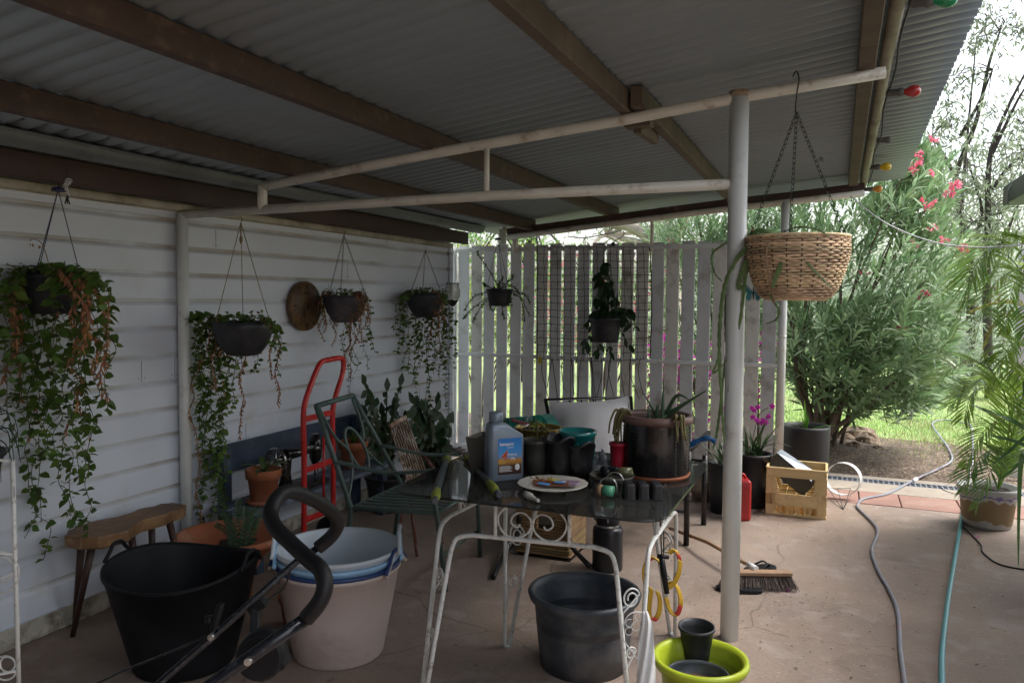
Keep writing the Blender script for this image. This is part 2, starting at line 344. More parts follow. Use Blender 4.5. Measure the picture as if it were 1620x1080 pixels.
def purlin(x, w, ya, yb, mt, dz=0, h=.098):
    g = M(); n = 8
    for k in range(n):
        a = ya+(yb-ya)*k/n; b = ya+(yb-ya)*(k+1)/n
        g.bar((x, a, zb(x, a)+h/2+dz), (x, b, zb(x, b)+h/2+dz), w, h)
    return g.build('purlin', mt, sh)
purlin(.085, .07, -3, 7.4, m_timber_pale); purlin(-.955, .055, -3, 3.70, m_timber_pale); purlin(-.885, .055, 3.60, 7.2, m_timber_pale)
purlin(-1.93, .055, -3, 7.15, m_timber); purlin(-2.70, .055, -3, 7.0, m_timber)
g = M(); g.box(-.99, -.86, 3.78, 3.86, zb(-.9, 3.8)-.045, zb(-.9, 3.8)+.06); g.bar((-.94, 3.85, zb(-.94, 4)-.02), (-.94, 4.25, zb(-.94, 4.2)+.0), .04, .07); g.build('splice_block', m_timber_pale, sh)
g = M(); g.tube([(.165, y, zb(.165, y)+.045) for y in (-3, 0, 3.8, 5.5, 7.3)], .028, 12); g.build('edge_pipe', mat('weathered_khaki_pipe', (.30, .27, .20), .5, var=.15, dirt=(.15, .12, .09), da=.4), sh)
def tz(x): return 3.33+(x+3.37)*.143
LT = (-2.87, tz(-2.87), 2.185)
UE = (.16, tz(.16), zb(.16, 3.8)-.028)
g = M(); g.tube([LT, (-1.9, tz(-1.9), 2.325), (-.93, tz(-.93), zb(-.93, 3.7)-.026), (-.43, tz(-.43), zb(-.43, 3.7)-.02), UE], .026, 14); g.build('roof_rail', m_pipe, sh)
g = M(); g.tube([(-3.37, 3.33, 2.045), (-1.6, tz(-1.6), 2.105), (-.43, 3.75, 2.13)], .025, 14); g.build('tie_rail', m_pipe, sh)
g = M(); g.tube([(-2.87, tz(-2.87), 2.06), (-2.87, tz(-2.87), 2.19)], .026, 12); g.build('strut', m_pipe, sh)
g = M(); g.tube([(-1.63, tz(-1.63), 2.10), (-1.63, tz(-1.63), 2.36)], .014, 12); g.build('strut', m_pipe, sh)
g = M(); g.tube([(-.432, 3.75, .0), (-.437, 3.75, 1.2), (-.443, 3.75, 2.54)], .043, 28); g.build('post', m_postw, sh)
g = M(); g.tube([(-.443, 3.75, 2.52), (-.443, 3.75, 2.548)], .046, 20); g.build('weld_collar', mat('rusty_weld', (.42, .33, .22), .7, dirt=(.2, .09, .04), da=.5, ds=40, bump=.6), sh)
g = M(); g.tube([(-3.365, 3.33, 0), (-3.365, 3.33, 2.05)], .031, 20); g.build('post', m_postw, sh)
fb = [(-2.95, 6.95, 2.175), (-1.85, 6.97, 2.285), (-.92, 6.985, 2.375), (-.43, 7.0, 2.415), (.17, 7.02, 2.468)]
g = M(); g.tube(fb, .027, 12); g.build('end_rail', m_pipe, sh)
g = M()
for a, b in zip(fb, fb[1:]): g.bar((a[0], a[1]+.02, a[2]+.055), (b[0], b[1]+.02, b[2]+.055), .045, .06)
g.build('end_plate', m_timber, sh)
g = M(); g.tube([(-.432, 7.0, 0), (-.432, 7.0, 2.42)], .036, 20); g.tube([(-.432, 7.0, 1.28), (-.432, 7.0, 1.30)], .038, 20); g.build('post', m_postw, sh)
g = M(); p = at(1031, 400, 1, 7.0); g.tube([(p.x, 7.0, 2.02), (p.x, 7.0, 2.36)], .016, 12); g.build('post_stub', m_pipe, sh)
g = M(); p = at(815, 400, 1, 6.98); g.tube([(p.x, 6.98, 2.02), (p.x, 6.98, 2.19)], .03, 12); g.build('post_stub', m_pipe, sh)
p = at(795, 400, 1, 7.12); g = M(); g.tube([(p.x, 7.12, 0), (p.x, 7.12, 2.3)], .038, 16); g.box(p.x-.06, p.x+.05, 7.06, 7.18, 2.03, 2.10); g.build('post', m_pipe, sh)

# ---------------------------------------------------------------- fence
fe = thing('slat_fence', 'white vertical slat fence closing off the far end of the patio', 'fence', (-2, 6.99, 0))
nS = 22; xa, xb = -3.50, -.47; pt = (xb-xa)/nS
for i in range(nS):
    g = M(); c = xa+pt*(i+.5)+rnd(-.004, .004); w = .113
    g.bar((c, 7.015, .045), (c+rnd(-.004, .004), 7.015, 2.105+rnd(-.012, .012)), .018, w, upv=(1, 0, 0)); g.build('slat', m_slats[R.randrange(3)], fe)
for z, h in ((2.062, .04), (1.04, .035), (.12, .05)):
    g = M(); g.box(-3.54, -.46, 6.975, 7.004, z-h/2, z+h/2); g.build('rail', m_slat, fe)
g = M(); g.box(-3.56, -3.51, 6.96, 7.03, 0, 2.07); g.build('post', m_slat, fe)

# ---------------------------------------------------------------- unseen wall added behind the viewer to block light, and the neighbouring carport
g = M(); g.box(-3.38, 2.4, -3.2, -3.0, 0, 2.9); g.build('unseen_back_block', m_timber, hs_)
nb = thing('neighbour_carport', 'dark guttered carport roof on a white post at the right edge', 'carport', (2.5, 2, 0))
pc = at(1587, 325, 2, 2.32); NX = pc.x; NY = pc.y
g = M(); g.box(NX+.12, 6.5, 1.2, NY, 2.42, 2.50); g.build('roof', mat('dark_roof_lining', (.08, .085, .09), .6), nb)
g = M(); g.box(NX, NX+.14, 1.2, NY+.02, 2.32, 2.46); g.build('gutter', mat('dark_grey_gutter_paint', (.022, .026, .032), .4), nb)
g = M(); g.tube([(NX-.01, NY-.25, 2.30), (NX-.012, NY-.25, 2.40), (NX+.02, NY-.25, 2.475)], .006, 6); g.build('gutter_bracket', m_gutter, nb)
q = at(1612, 560, 1, NY+1.4); g = M(); g.box(q.x-.03, q.x+.05, q.y-.04, q.y+.04, 0, 2.1); g.build('post', m_white0, nb)
g = M(); g.box(5.0, 5.15, 1.3, NY-.3, 0, 2.42); g.build('unseen_side_block', m_timber, nb)  # unseen dark wall, added to cut the light coming from the right

# ================================================================ materials for objects
m_leaf = leafm('fleshy_green_leaf', (.095, .165, .03)); m_leafd = leafm('dark_green_leaf', (.022, .055, .018)); m_dead = leafm('dried_brown_flowers', (.36, .17, .08), .4, .2, .8)
m_stem = mat('green_brown_stem', (.07, .07, .03), .7); m_pot = mat('charcoal_plastic_pot', (.022, .024, .03), .5, var=.25, scale=9, dirt=(.07, .06, .05), da=.33, ds=8)
m_terra = mat('terracotta', (.36, .115, .05), .75, var=.15, scale=6, dirt=(.42, .24, .16), da=.36, ds=8)
m_rope = mat('jute_string', (.22, .17, .10), .9, bump=.4, bs=300); m_chain = mat('dark_chain_metal', (.03, .03, .032), .4, .7)
m_potsoil = mat('potting_soil', (.035, .025, .018), .95, bump=.8, bs=60); m_white = mat('white_enamel', (.72, .73, .72), .3, var=.05)
m_red = mat('red_gloss_paint', (.52, .022, .02), .28, var=.12, dirt=(.2, .03, .02), da=.3, ds=14); m_greenpaint = mat('faded_green_paint', (.055, .095, .085), .45, var=.25, scale=14, dirt=(.10, .06, .035), da=.32, ds=20)
m_blackm = mat('satin_black_metal', (.012, .012, .014), .32, .2, var=.3); m_silver = mat('worn_silver', (.5, .5, .5), .3, .9)
m_aloe = mat('aloe_leaf', (.05, .10, .045), .4, var=.3, scale=12, trans=.1)

# ---------------------------------------------------------------- hanging trailing plants
def strand(ms, ml, md, p0, pend, bulge=.06, ls=.034, gap=.020, dead=0.0, seed=0, thin=.0016):
    p0 = V(p0); pend = V(pend); out = V((pend.x-p0.x, pend.y-p0.y, 0)); n = max(4, int((p0-pend).length/.07))
    pts = [p0+V((0, 0, .03))]
    for i in range(1, n+1):
        t = i/n; h = min(1, t*3.2)
        pts.append(V((p0.x+out.x*h, p0.y+out.y*h, p0.z+.03*(1-t)+(pend.z-p0.z)*(t**1.15)))+V((rnd(-1, 1), rnd(-1, 1), rnd(-.4, .4)))*(.016+.02*t))
    c = spline(pts, 5); ms.tube(c, thin, 4, caps=False); acc = 0; k = 0
    for a, b in zip(c, c[1:]):
        L = (b-a).length; acc += L
        while acc > gap:
            acc -= gap*rnd(.3, 1.7); k += 1; t = (b-a).normalized() if L > 0 else V((0, 0, -1)); az = k*2.4+rnd(-.5, .5)
            d = (V((math.cos(az), math.sin(az), rnd(-.5, .5)))).normalized(); frac = (p0.z-a.z)/max(.01, p0.z-pend.z)
            if dead and R.random() < dead*(1.3-frac):
                md.leaf(a, (d*.5+V((0, 0, -1))).normalized(), rv(), ls*rnd(.5, .9), ls*.22, 0, .1, 1)
            else:
                for d_ in ((d, V((-d.x, -d.y, d.z-.3))) if R.random() < .45 else (d,)):
                    sz = ls*rnd(.6, 1.25)*(1-.25*frac); ml.leaf(a+rv(.004), d_, V((rnd(-.7, .7), rnd(-1.1, .4), rnd(.2, 1))), sz, sz*.85, rnd(0, .4), .2, 2)
def hanger_lines(mh, hook, c, r, ztop, n=3, rad=.002, a0=.5, chain=False):
    for k in range(n):
        a = a0+2*PI*k/n; q = V((c[0]+r*math.cos(a), c[1]+r*math.sin(a), ztop))
        if chain: chainline(mh, hook, q, rad)
        else: mh.tube([hook, q], rad, 5)
def chainline(mh, p, q, rad, link=.016):
    p = V(p); q = V(q); d = q-p; L = d.length; d.normalize(); n = max(2, int(L/link)); s0 = d.orthogonal().normalized(); s1 = d.cross(s0)
    for i in range(n):
        c = p+d*(i+.5)*L/n; sd_ = s0 if i % 2 else s1
        mh.tube([c+d*math.cos(t)*link*.68+sd_*math.sin(t)*link*.3*(1+.4*math.cos(t)) for t in [2*PI*j/8 for j in range(8)]], rad, 4, closed=True)
def potprof(rt_, rb, h, th=.006, lip=.006):
    return [(0.001, 0), (rb, 0), (rb+(rt_-rb)*.5, h*.5), (rt_, h-.02), (rt_+lip, h-.018), (rt_+lip, h), (rt_-th, h), (rb+(rt_-rb)*.5-th, h*.5), (rb-th, .01), (.001, .01)]
def hpot(name, label, hook, pxy, ptop, pbot, pxw, prof='pot', pm=None, hm=None, hk='string', group='hanging plants under the patio roof', a0=.5, dx=None):
    """hook point; the pot hangs below it, sized from its measured width and height"""
    hook = V(hook); d = pj(hook)[2]
    c0 = at(pxy, (ptop+pbot)/2, 1, hook.y); cx, cy = c0.x, hook.y; d = pj(c0)[2]
    zt = at(pxy, ptop, 1, cy).z; zb_ = at(pxy, pbot, 1, cy).z; r = pxw*d/F_PX/2; h = zt-zb_
    t = thing(name, label, 'hanging plant', (cx, cy, zb_), group)
    g = M()
    if prof == 'pot': g.lathe(potprof(r*.94, r*.74, h), (cx, cy, zb_), 32)
    elif prof == 'bowl':
        pf = [(.001, 0), (r*.42, 0), (r*.55, h*.05), (r*.82, h*.38), (r*.97, h*.8), (r, h), (r-.008, h), (r*.78, h*.4), (.001, .02)]
        g.lathe(pf, (cx, cy, zb_), 36)
    pot = g.build('pot', pm or m_pot, t)
    g = M(); g.lathe([(.001, h*.93), (r*.93 if prof == 'pot' else r*.95, h*.9)], (cx, cy, zb_), 20, wob=lambda p, a, i: p+V((0, 0, rnd(-.006, .008)))); g.build('soil', m_potsoil, t)
    g = M(); hb = V((hook.x, hook.y, hook.z))
    hanger_lines(g, hb, (cx, cy), r*.95, zt, 3, .0022 if hk != 'chain' else .0012, a0, hk == 'chain')
    g.tube([hook+V((0, 0, .03)), hook+V((.008, 0, .02)), hook+V((.006, 0, .004)), hook+V((-.003, 0, -.006))], .0025, 5)
    if hk == 'string': g.tube([hook+V((0, 0, 0)), hook+V((0, 0, -.10))], .0035, 6); g.lathe([(.002, -.02), (.009, 0), (.008, .02), (.002, .03)], hook+V((0, 0, -.10)), 8)
    if hk == 'plastic': g.lathe([(.001, -.012), (.03, -.008), (.026, .006), (.001, .014)], hook, 8)
    g.build('hanger', hm or m_wire, t)
    return t, V((cx, cy, zt)), r, h, d
def trail(t, c, r, ends, deads=(), ls=.034, gap=.02, dmix=.06, spread=.10):
    ms, ml, md = M(), M(), M()
    ends = [e_ for e_ in ends if R.random() < .84]+[(a+rnd(-9, 9), b-rnd(0, 70)*(.6 if b < 600 else 1)) for a, b in ends if R.random() < .05]
    for (ex, ey) in ends:
        yy = c.y+rnd(-spread, spread); yy = c.y+abs(yy-c.y) if abs(at(ex, ey, 1, yy).x-c.x) < r*1.15 and R.random() < .93 else yy; e = at(ex, ey, 1, yy)
        if e.x < WX+.045: e = at(ex, ey, 0, WX+rnd(.05, .13))
        dirv = V((e.x-c.x, e.y-c.y, 0))
        p0 = V((c.x, c.y, c.z))+(dirv.normalized()*r*.95 if dirv.length > r else dirv+V((0, (.9 if R.random() < .92 else -.85)*(max(0, r*r-dirv.x**2))**.5, 0))); strand(ms, ml, md, p0, e, ls=ls, gap=gap*rnd(.85, 1.3), dead=dmix)
    for (ex, ey) in deads:
        yy = c.y-rnd(.02, spread); e = at(ex, ey, 1, yy); e = e if e.x > WX+.045 else at(ex, ey, 0, WX+rnd(.05, .12)); dirv = V((e.x-c.x, yy-c.y, 0)); p0 = V((c.x, c.y, c.z))+(dirv.normalized()*r if dirv.length > r else V((math.copysign(r*rnd(.55, 1), dirv.x), -.5*r*rnd(0, 1), 0)))
        strand(ms, ml, md, p0, e, ls=ls*1.0, gap=.007, dead=3.0)
    # short tuft in the pot
    for k in range(26):
        a = rnd(0, 6.28); q = c+V((math.cos(a), math.sin(a), 0))*r*rnd(.3, .9)+V((0, 0, .012))
        for j in range(4):
            sz = ls*rnd(.5, .95); ml.leaf(q+V((rnd(-.02, .02), rnd(-.02, .02), rnd(-.01, .03))), rv(), V((0, 0, 1))+rv(.5), sz, sz*.75, .2, .2, 2)
    ms.build('stems', m_stem, t); ml.build('leaves', m_leaf, t)
    if md.v: md.build('dried_flowers', m_dead, t)

hA = at(92, 300, 0, -3.22)
t, c, r, h, d = hpot('hanging_plant', 'large trailing plant in a dark pot on dark blue strings, leftmost under the dark beam', hA, 82, 434, 496, 84, hk='plastic', hm=mat('navy_plastic_strap', (.02, .022, .07), .4), a0=.9)
trail(t, c, r, [(-20, 560), (-10, 640), (5, 600), (8, 720), (28, 650), (38, 700), (35, 780), (47, 800), (58, 850), (72, 890), (70, 720), (82, 660), (92, 720), (100, 780), (104, 820), (112, 840), (118, 700), (132, 740), (137, 770), (150, 800), (140, 855), (152, 680), (163, 590), (172, 655), (177, 500), (168, 540), (15, 520), (25, 500), (160, 480), (150, 500), (45, 600), (60, 620), (128, 600), (-15, 470), (0, 450), (88, 740)],
      [(24, 560), (34, 520), (30, 640), (126, 660), (132, 560), (138, 520), (146, 600), (168, 640), (20, 600)], ls=.052, gap=.026, spread=.16)
ms_ = M(); ms_.tube(spline([c+V((0, 0, 0)), c+V((-.05, 0, .13)), c+V((-.12, 0, .16)), c+V((-.16, 0, .12))], 6), .002, 4)
for k in range(7): ms_.leaf(c+V((-.06-.015*k, 0, .13+.003*k)), V((0, 0, -1))+rv(.4), rv(), .02, .01, 0, .1, 1)
ms_.build('flower_stalk', m_dead, t)
hB = V((-3.05, tz(-3.05), 2.035)); hB = at(381, 352, 1, 3.45)
t, c, r, h, d = hpot('hanging_plant', 'trailing plant spilling left from a black bowl pot hung on brown string', hB, 385, 508, 562, 96, 'bowl', hm=m_rope, a0=.2)
trail(t, c, r, [(312, 640), (318, 700), (330, 760), (322, 850), (312, 610), (336, 640), (345, 700), (352, 780), (360, 840), (338, 820), (310, 560), (326, 560), (305, 520), (345, 590), (362, 640), (400, 675), (352, 860), (375, 655), (330, 530), (308, 580), (440, 560), (445, 600), (362, 720), (400, 590), (370, 600), (318, 720)],
      [(438, 600), (441, 640), (345, 620), (350, 560), (385, 700), (312, 870)], ls=.040, gap=.018)
hC = at(544, 372, 0, -3.20)
t, c, r, h, d = hpot('hanging_plant', 'dark pot hung on chains beside the round wooden plaque with dried brown trailing flowers', hC, 546, 467, 510, 70, 'bowl', pm=mat('grey_brown_resin_pot', (.05, .048, .055), .6, dirt=(.11, .10, .10), da=.4), hk='chain', hm=m_chain, a0=.3)
trail(t, c, r, [(582, 585), (585, 560), (556, 620), (548, 600), (542, 560), (560, 590)], [(512, 520), (518, 500), (510, 540), (522, 498), (531, 505), (541, 500), (552, 502), (561, 498), (570, 505), (579, 520), (525, 512), (548, 512), (507, 515), (515, 530), (574, 540), (556, 540), (581, 505), (533, 520), (530, 545), (527, 520), (548, 530), (555, 560), (560, 580), (560, 540), (573, 530), (577, 510), (580, 490), (540, 515), (536, 500), (568, 500), (515, 490), (552, 600), (505, 500)], ls=.034, gap=.02, dmix=.4, spread=.09)
hD = at(673, 396, 0, -3.20)
t, c, r, h, d = hpot('hanging_plant', 'dark pot of dense green trailing plant on chains nearest the wall corner', hD, 672, 464, 502, 60, 'bowl', hk='chain', hm=m_chain, a0=.9)
trail(t, c, r, [(630, 560), (628, 530), (640, 585), (655, 560), (660, 600), (668, 640), (675, 620), (680, 660), (690, 640), (700, 600), (712, 560), (705, 640), (665, 580), (650, 590), (640, 520), (672, 560), (684, 590), (700, 560), (690, 570), (676, 680), (695, 670), (715, 590), (636, 480), (630, 460), (660, 650)], [(690, 520), (700, 510), (682, 540), (695, 560)], ls=.042, gap=.022)
hE = at(788, 378, 1, 6.55)
t, c, r, h, d = hpot('hanging_plant', 'small pot with spreading succulent arms hung against the left end of the slat fence', hE, 790, 457, 484, 44, 'pot', hk='plastic', a0=1.2)
ms, ml = M(), M()
for (ex, ey, mx_, my_) in [(755, 400, 775, 430), (735, 490, 752, 468), (748, 508, 765, 480), (733, 505, 745, 490), (838, 500, 815, 455), (838, 480, 828, 465), (812, 435, 805, 445), (797, 505, 795, 490), (795, 440, 790, 450), (830, 505, 822, 470), (765, 450, 775, 455), (775, 485, 782, 490), (808, 485, 806, 470)]:
    e = at(ex, ey, 1, c.y+rnd(-.1, .1)); mm_ = at(mx_, my_, 1, c.y-.03); pts = spline([c, mm_, e], 7); ms.tube(pts, .0045, 5)
    for p in pts[3:]:
        for k in range(3):
            if R.random() < .75: sz = rnd(.022, .034); ml.leaf(p, rv(), V((0, 0, 1))+rv(.4), sz, sz*.75, 0, .1, 2)
ms.build('stems', m_stem, t); ml.build('leaves', m_leaf, t)
hF = at(957, 392, 1, 6.75)
t, c, r, h, d = hpot('hanging_plant', 'dark pot with large pointed dark green leaves hung in front of the black net', hF, 958, 503, 541, 54, 'pot', a0=.1, hk='wire')
ms, ml = M(), M()
for (ex, ey, n_) in [(955, 415, 16), (950, 430, 12), (965, 440, 10), (930, 500, 5), (920, 520, 6), (925, 545, 7), (945, 560, 6), (1000, 490, 7), (1005, 515, 5), (990, 505, 5), (940, 470, 6), (975, 470, 7), (985, 490, 5), (965, 555, 4), (995, 545, 3), (935, 515, 4)]:
    e = at(ex, ey, 1, c.y+rnd(-.08, .08)); pts = spline([c, c.lerp(e, .5)+V((0, 0, .05)), e], 8); ms.tube(pts, .003, 4)
    for k in range(n_*2):
        p = R.choice(pts[4:]); dn = V((rnd(-.7, .7), rnd(-.7, .3), -rnd(.2, 1.1))); L = rnd(.055, .12); ml.leaf(p, dn, V((rnd(-.5, .5), -1, .6)), L, L*.42, .1, .25, 3)
ms.build('stems', m_stem, t); ml.build('leaves', m_leafd, t)

# wicker basket with cactus
hG = V((-.197, tz(-.197), zb(-.197, 3.8)+.005)); cG = at(1260, 420, 1, hG.y-.01); dG = pj(cG)[2]; zt = at(1260, 377, 1, cG.y).z; zl = at(1260, 473, 1, cG.y).z; rG = 154*dG/F_PX/2; hh = zt-zl
t = thing('hanging_basket', 'woven wicker basket of trailing cactus hung on chains beside the thick white post', 'hanging basket', (cG.x, cG.y, zl), 'hanging plants under the patio roof')
g = M()
def br(s): return rG*(.57+.43*min(1, (s/.75))**.5) if s < .75 else rG*(1-.02*(s-.75)/.25)
rows = 26
for k in range(rows):
    s = k/(rows-1); z = zl+hh*s; pts = []
    for j in range(88):
        a = 2*PI*j/88; off = .0045*math.cos(j*PI/2+PI*k)
        pts.append(V((cG.x+(br(s)+off)*math.cos(a), cG.y+(br(s)+off)*math.sin(a), z+.002*math.sin(a*3+k)+rnd(-.0008, .0008))))
    g.tube(pts, .0060, 5, closed=True)
g.tube([V((cG.x+rG*math.cos(a), cG.y+rG*math.sin(a), zt+.004)) for a in [2*PI*j/40 for j in range(40)]], .007, 6, closed=True)
for k in range(8): g.tube([V((cG.x+rG*.6*(k+1)/8*math.cos(a), cG.y+rG*.6*(k+1)/8*math.sin(a), zl)) for a in [2*PI*j/24 for j in range(24)]], .008, 4, closed=True)
g.build('basket_weave', mat('wicker_cane', (.70, .52, .33), .65, var=.25, scale=20, island=.35, dirt=(.48, .31, .18), da=.34, ds=25), t)
g = M()
for j in range(22):
    a = 2*PI*j/22; g.tube([V((cG.x+(br(s))*math.cos(a), cG.y+(br(s))*math.sin(a), zl+hh*s)) for s in (0, .2, .4, .6, .75, 1)], .004, 5)
g.lathe([(.001, .01), (rG*.54, .012), (rG*.76, hh*.25), (rG*.94, hh*.72), (rG*.93, hh*.95), (rG*.9, hh*.85), (.001, hh*.86)], (cG.x, cG.y, zl), 28)
g.build('liner', mat('dark_liner', (.10, .065, .04), .9), t)
g = M(); hk_ = hG+V((0, 0, -.02))
for (a, ) in ((3.5,), (4.6,), (5.9,)):
    q = V((cG.x+rG*.98*math.cos(a), cG.y+rG*.6*math.sin(a), zt)); chainline(g, hk_+V((0, 0, -.12)), q, .0016, .024)
g.tube(spline([hG+V((-.02, 0, .02)), hG+V((-.005, -.03, .035)), hG+V((.008, -.032, 0)), hG+V((0, -.02, -.06)), hG+V((-.006, 0, -.14))], 6), .003, 6)
q = hk_.lerp(V((cG.x+rG*.9, cG.y-.1, zt)), .5)
for k in range(5): g.tube([q+rv(.012), q+rv(.014)], .0012, 4)
g.build('chains', m_chain, t)
g = M()
def ribbon(pts, w, phase=0):
    c = spline(pts, 9); n = len(c)
    vs = []
    for i, p in enumerate(c):
        tn = (c[min(n-1, i+1)]-c[max(0, i-1)]).normalized(); sd_ = tn.cross(V((.3, -1, .2))).normalized(); nn = sd_.cross(tn)
        e = w*(1+.9*abs(math.sin(i*1.35+phase)))*(.4+.6*math.sin(PI*min(1, (i+2)/(n+2))))
        vs += [p+sd_*e, p+nn*w*.3, p-sd_*e*(1+.2*math.cos(i*1.7)), p-nn*w*.3]
    g.add(vs, [(4*i+a, 4*i+(a+1) % 4, 4*i+4+(a+1) % 4, 4*i+4+a) for i in range(n-1) for a in range(4)])
yb = cG.y
for pts, w in [([(1215, 380), (1180, 395), (1150, 440), (1140, 500), (1138, 560), (1142, 640), (1146, 700)], .011), ([(1220, 378), (1195, 385), (1165, 415), (1158, 470), (1150, 540), (1157, 590)], .012), ([(1225, 380), (1190, 400), (1175, 430), (1168, 455), (1178, 452)], .014),
               ([(1210, 372), (1165, 378), (1128, 400), (1130, 430), (1142, 445)], .006), ([(1225, 378), (1240, 400), (1225, 445), (1222, 455)], .012), ([(1215, 375), (1260, 400), (1290, 430), (1315, 455)], .006), ([(1230, 372), (1258, 360), (1290, 362), (1312, 374)], .006),
               ([(1215, 385), (1205, 430), (1220, 470), (1232, 490), (1228, 505), (1212, 512)], .007), ([(1216, 380), (1170, 400), (1144, 470), (1137, 560), (1128, 590), (1150, 570)], .007), ([(1205, 380), (1185, 410), (1172, 500), (1160, 560), (1152, 620)], .008), ([(1222, 374), (1200, 372), (1185, 380), (1178, 400)], .013), ([(1228, 378), (1205, 372), (1190, 388), (1180, 410)], .018), ([(1225, 374), (1200, 380), (1190, 400), (1196, 425)], .016), ([(1230, 376), (1212, 366), (1195, 366), (1170, 385)], .013), ([(1222, 380), (1185, 385), (1162, 420), (1150, 470), (1148, 540)], .014), ([(1215, 378), (1190, 392), (1170, 440), (1165, 520)], .013), ([(1235, 376), (1245, 385), (1250, 400)], .014), ([(1148, 560), (1140, 640), (1133, 690), (1128, 710)], .008), ([(1215, 385), (1200, 395), (1195, 410), (1190, 420)], .011)]:
    yo = -.20 if pts[-1][1] < 470 and pts[-1][0] > 1200 else rnd(-.12, .05)
    P = [at(a, b, 1, yb+yo*(min(1, (i+.4)*.7))) for i, (a, b) in enumerate(pts)]; ribbon(P, w*.52, rnd(0, 3))
g.build('cactus_stems', mat('cactus_green', (.12, .20, .06), .5, var=.35, scale=14, trans=.12), t)
g = M(); g.tube(spline([at(1215, 385, 1, yb-.22), at(1212, 410, 1, yb-.23), at(1220, 450, 1, yb-.2), at(1225, 480, 1, yb-.15)], 6), .004, 5); g.build('dry_stem', mat('dry_cactus_stem', (.30, .19, .12), .8), t)

# ---------------------------------------------------------------- small things on the wall, beam and fence
p = at(482, 484, 0, WX+.03); rr = 39*pj(p)[2]/F_PX; X90 = Matrix.Rotation(PI/2, 3, 'Y')
t = thing('wall_plaque', 'round brown wooden plaque with dark marks on the white board wall', 'plaque', (p.x, p.y, p.z-rr))
g = M(); g.lathe([(.001, -.022), (rr*.98, -.022), (rr, -.015), (rr, .010), (rr*.985, .016), (.001, .018)], p, 56, ax=X90); g.build('disc', mat('dark_varnished_wood', (.09, .045, .018), .5, var=.35, scale=9, dirt=(.16, .09, .03), da=.42, ds=9), t)
g = M(); m_burn = mat('burnt_marks', (.018, .014, .012), .6)
for k in range(12):
    a = 2*PI*k/12+PI/2; s = .82 if k % 3 else .78; L = .030 if k % 3 == 0 else .014
    cc = p+V((.0195, math.cos(a)*rr*s, math.sin(a)*rr*s)); g.obox(cc, (.004, .006, L), (1, 0, 0), (0, math.sin(a), -math.cos(a)))
    if k % 3 == 0: g.obox(cc+V((0, .006, .008)), (.004, .018, .005))
    g.build('mark', m_burn, t); g = M()
for c_, d_ in ((V((.0195, 0, rr*.52)), (.004, .05, .015)), (V((.0195, .01, 0)), (.006, .014, .03)), (V((.0195, -.03, -rr*.3)), (.004, .012, .05))): g = M(); g.obox(p+c_, d_); g.build('mark', m_burn, t)
p = at(106, 296, 0, -3.2)
t = thing('glass_ornament', 'small clear crystal bird ornament hanging beside the hook on the dark beam', 'ornament', (p.x, p.y, p.z-.05))
m_glass = mat('clear_glass', (.9, .9, .9), .08, var=.02); _b = m_glass.node_tree.nodes['Principled BSDF']; _b.inputs['Transmission Weight'].default_value = .75; m_glass.node_tree.links.remove(_b.inputs['Roughness'].links[0]); _b.inputs['Roughness'].default_value = .06
g = M()
for k in range(7): g.lathe([(.001, -.012), (.014-.001*k, -.004), (.016-.0012*k, .004), (.001, .012)], p+V((.0, .012*math.cos(k)*.8, .03-.011*k)), 7)
g.build('body', m_glass, t)
g = M(); g.tube([p+V((0, 0, .04)), p+V((0, 0, .08))], .001, 4)
for k in (-1, 0, 1): g.tube([p+V((0, 0, -.04)), p+V((0, .012*k, -.075))], .003, 5)
g.build('wire', m_wire, t)
p = at(716, 463, 1, 6.35); dd = pj(p)[2]; s = dd/F_PX
t = thing('glass_lantern', 'clear glass jar lantern hanging on a wire at the wall corner', 'lantern', (p.x, p.y, p.z-22*s))
g = M(); g.lathe([(8*s, -14*s), (12*s, -6*s), (12.5*s, 4*s), (10*s, 12*s), (11*s, 15*s), (9.5*s, 15*s), (9*s, 11*s), (11*s, 3*s), (7*s, -13*s)], p, 24); g.build('glass', m_glass, t)
g = M(); g.lathe([(.001, -22*s), (4*s, -20*s), (9*s, -13*s), (9*s, -11*s), (.001, -10*s)], p, 20); g.build('base', m_black, t)
g = M(); g.tube([p+V((-9*s, 0, 15*s)), p+V((0, 0, 70*s)), p+V((9*s, 0, 15*s))], .0015, 4); g.tube([p+V((10.5*s*math.cos(a), 10.5*s*math.sin(a), 15*s)) for a in [j*PI/8 for j in range(16)]], .003, 4, closed=True); g.build('wire', m_wire, t)
# net
t = thing('garden_net', 'square of black knotted netting hung over the middle of the slat fence', 'net', (-2, 6.93, 1.05))
g = M(); YN = 6.94
def npnt(u, v): 
    p = at(850+u*178+3*math.sin(v*3)*u, 391+v*176+(4*math.sin(u*PI)*v*v), 1, YN-.012*math.sin(u*9)*math.sin(v*7)); return p+V((.004*math.sin(v*37+u*11), 0, .003*math.sin(u*41+v*5)))
for i in range(18): g.tube([npnt(i/17, j/16) for j in range(17)], .003 if 0 < i < 17 else .0055, 4)
for j in range(17): g.tube([npnt(i/16, j/16) for i in range(17)], .003, 4)
for i in range(18):
    for j in range(17): g.lathe([(.001, -.005), (.005, 0), (.001, .005)], npnt(i/17, j/16), 5)
g.build('mesh', m_wire, t)
g = M()
for k in range(11):
    x = 858+k*15.5; e = at(x+rnd(-16, 16), rnd(612, 650), 1, YN-.02); g.tube(spline([at(x, 566, 1, YN), at(x+rnd(-4, 4), 590, 1, YN-.01), e], 4), .0035, 5)
    if k % 2: g.tube([at(x, 566, 1, YN), at(x+rnd(-10, 14), rnd(610, 645), 1, YN-.02)], .004, 5)
g.build('loose_cords', m_wire, t)
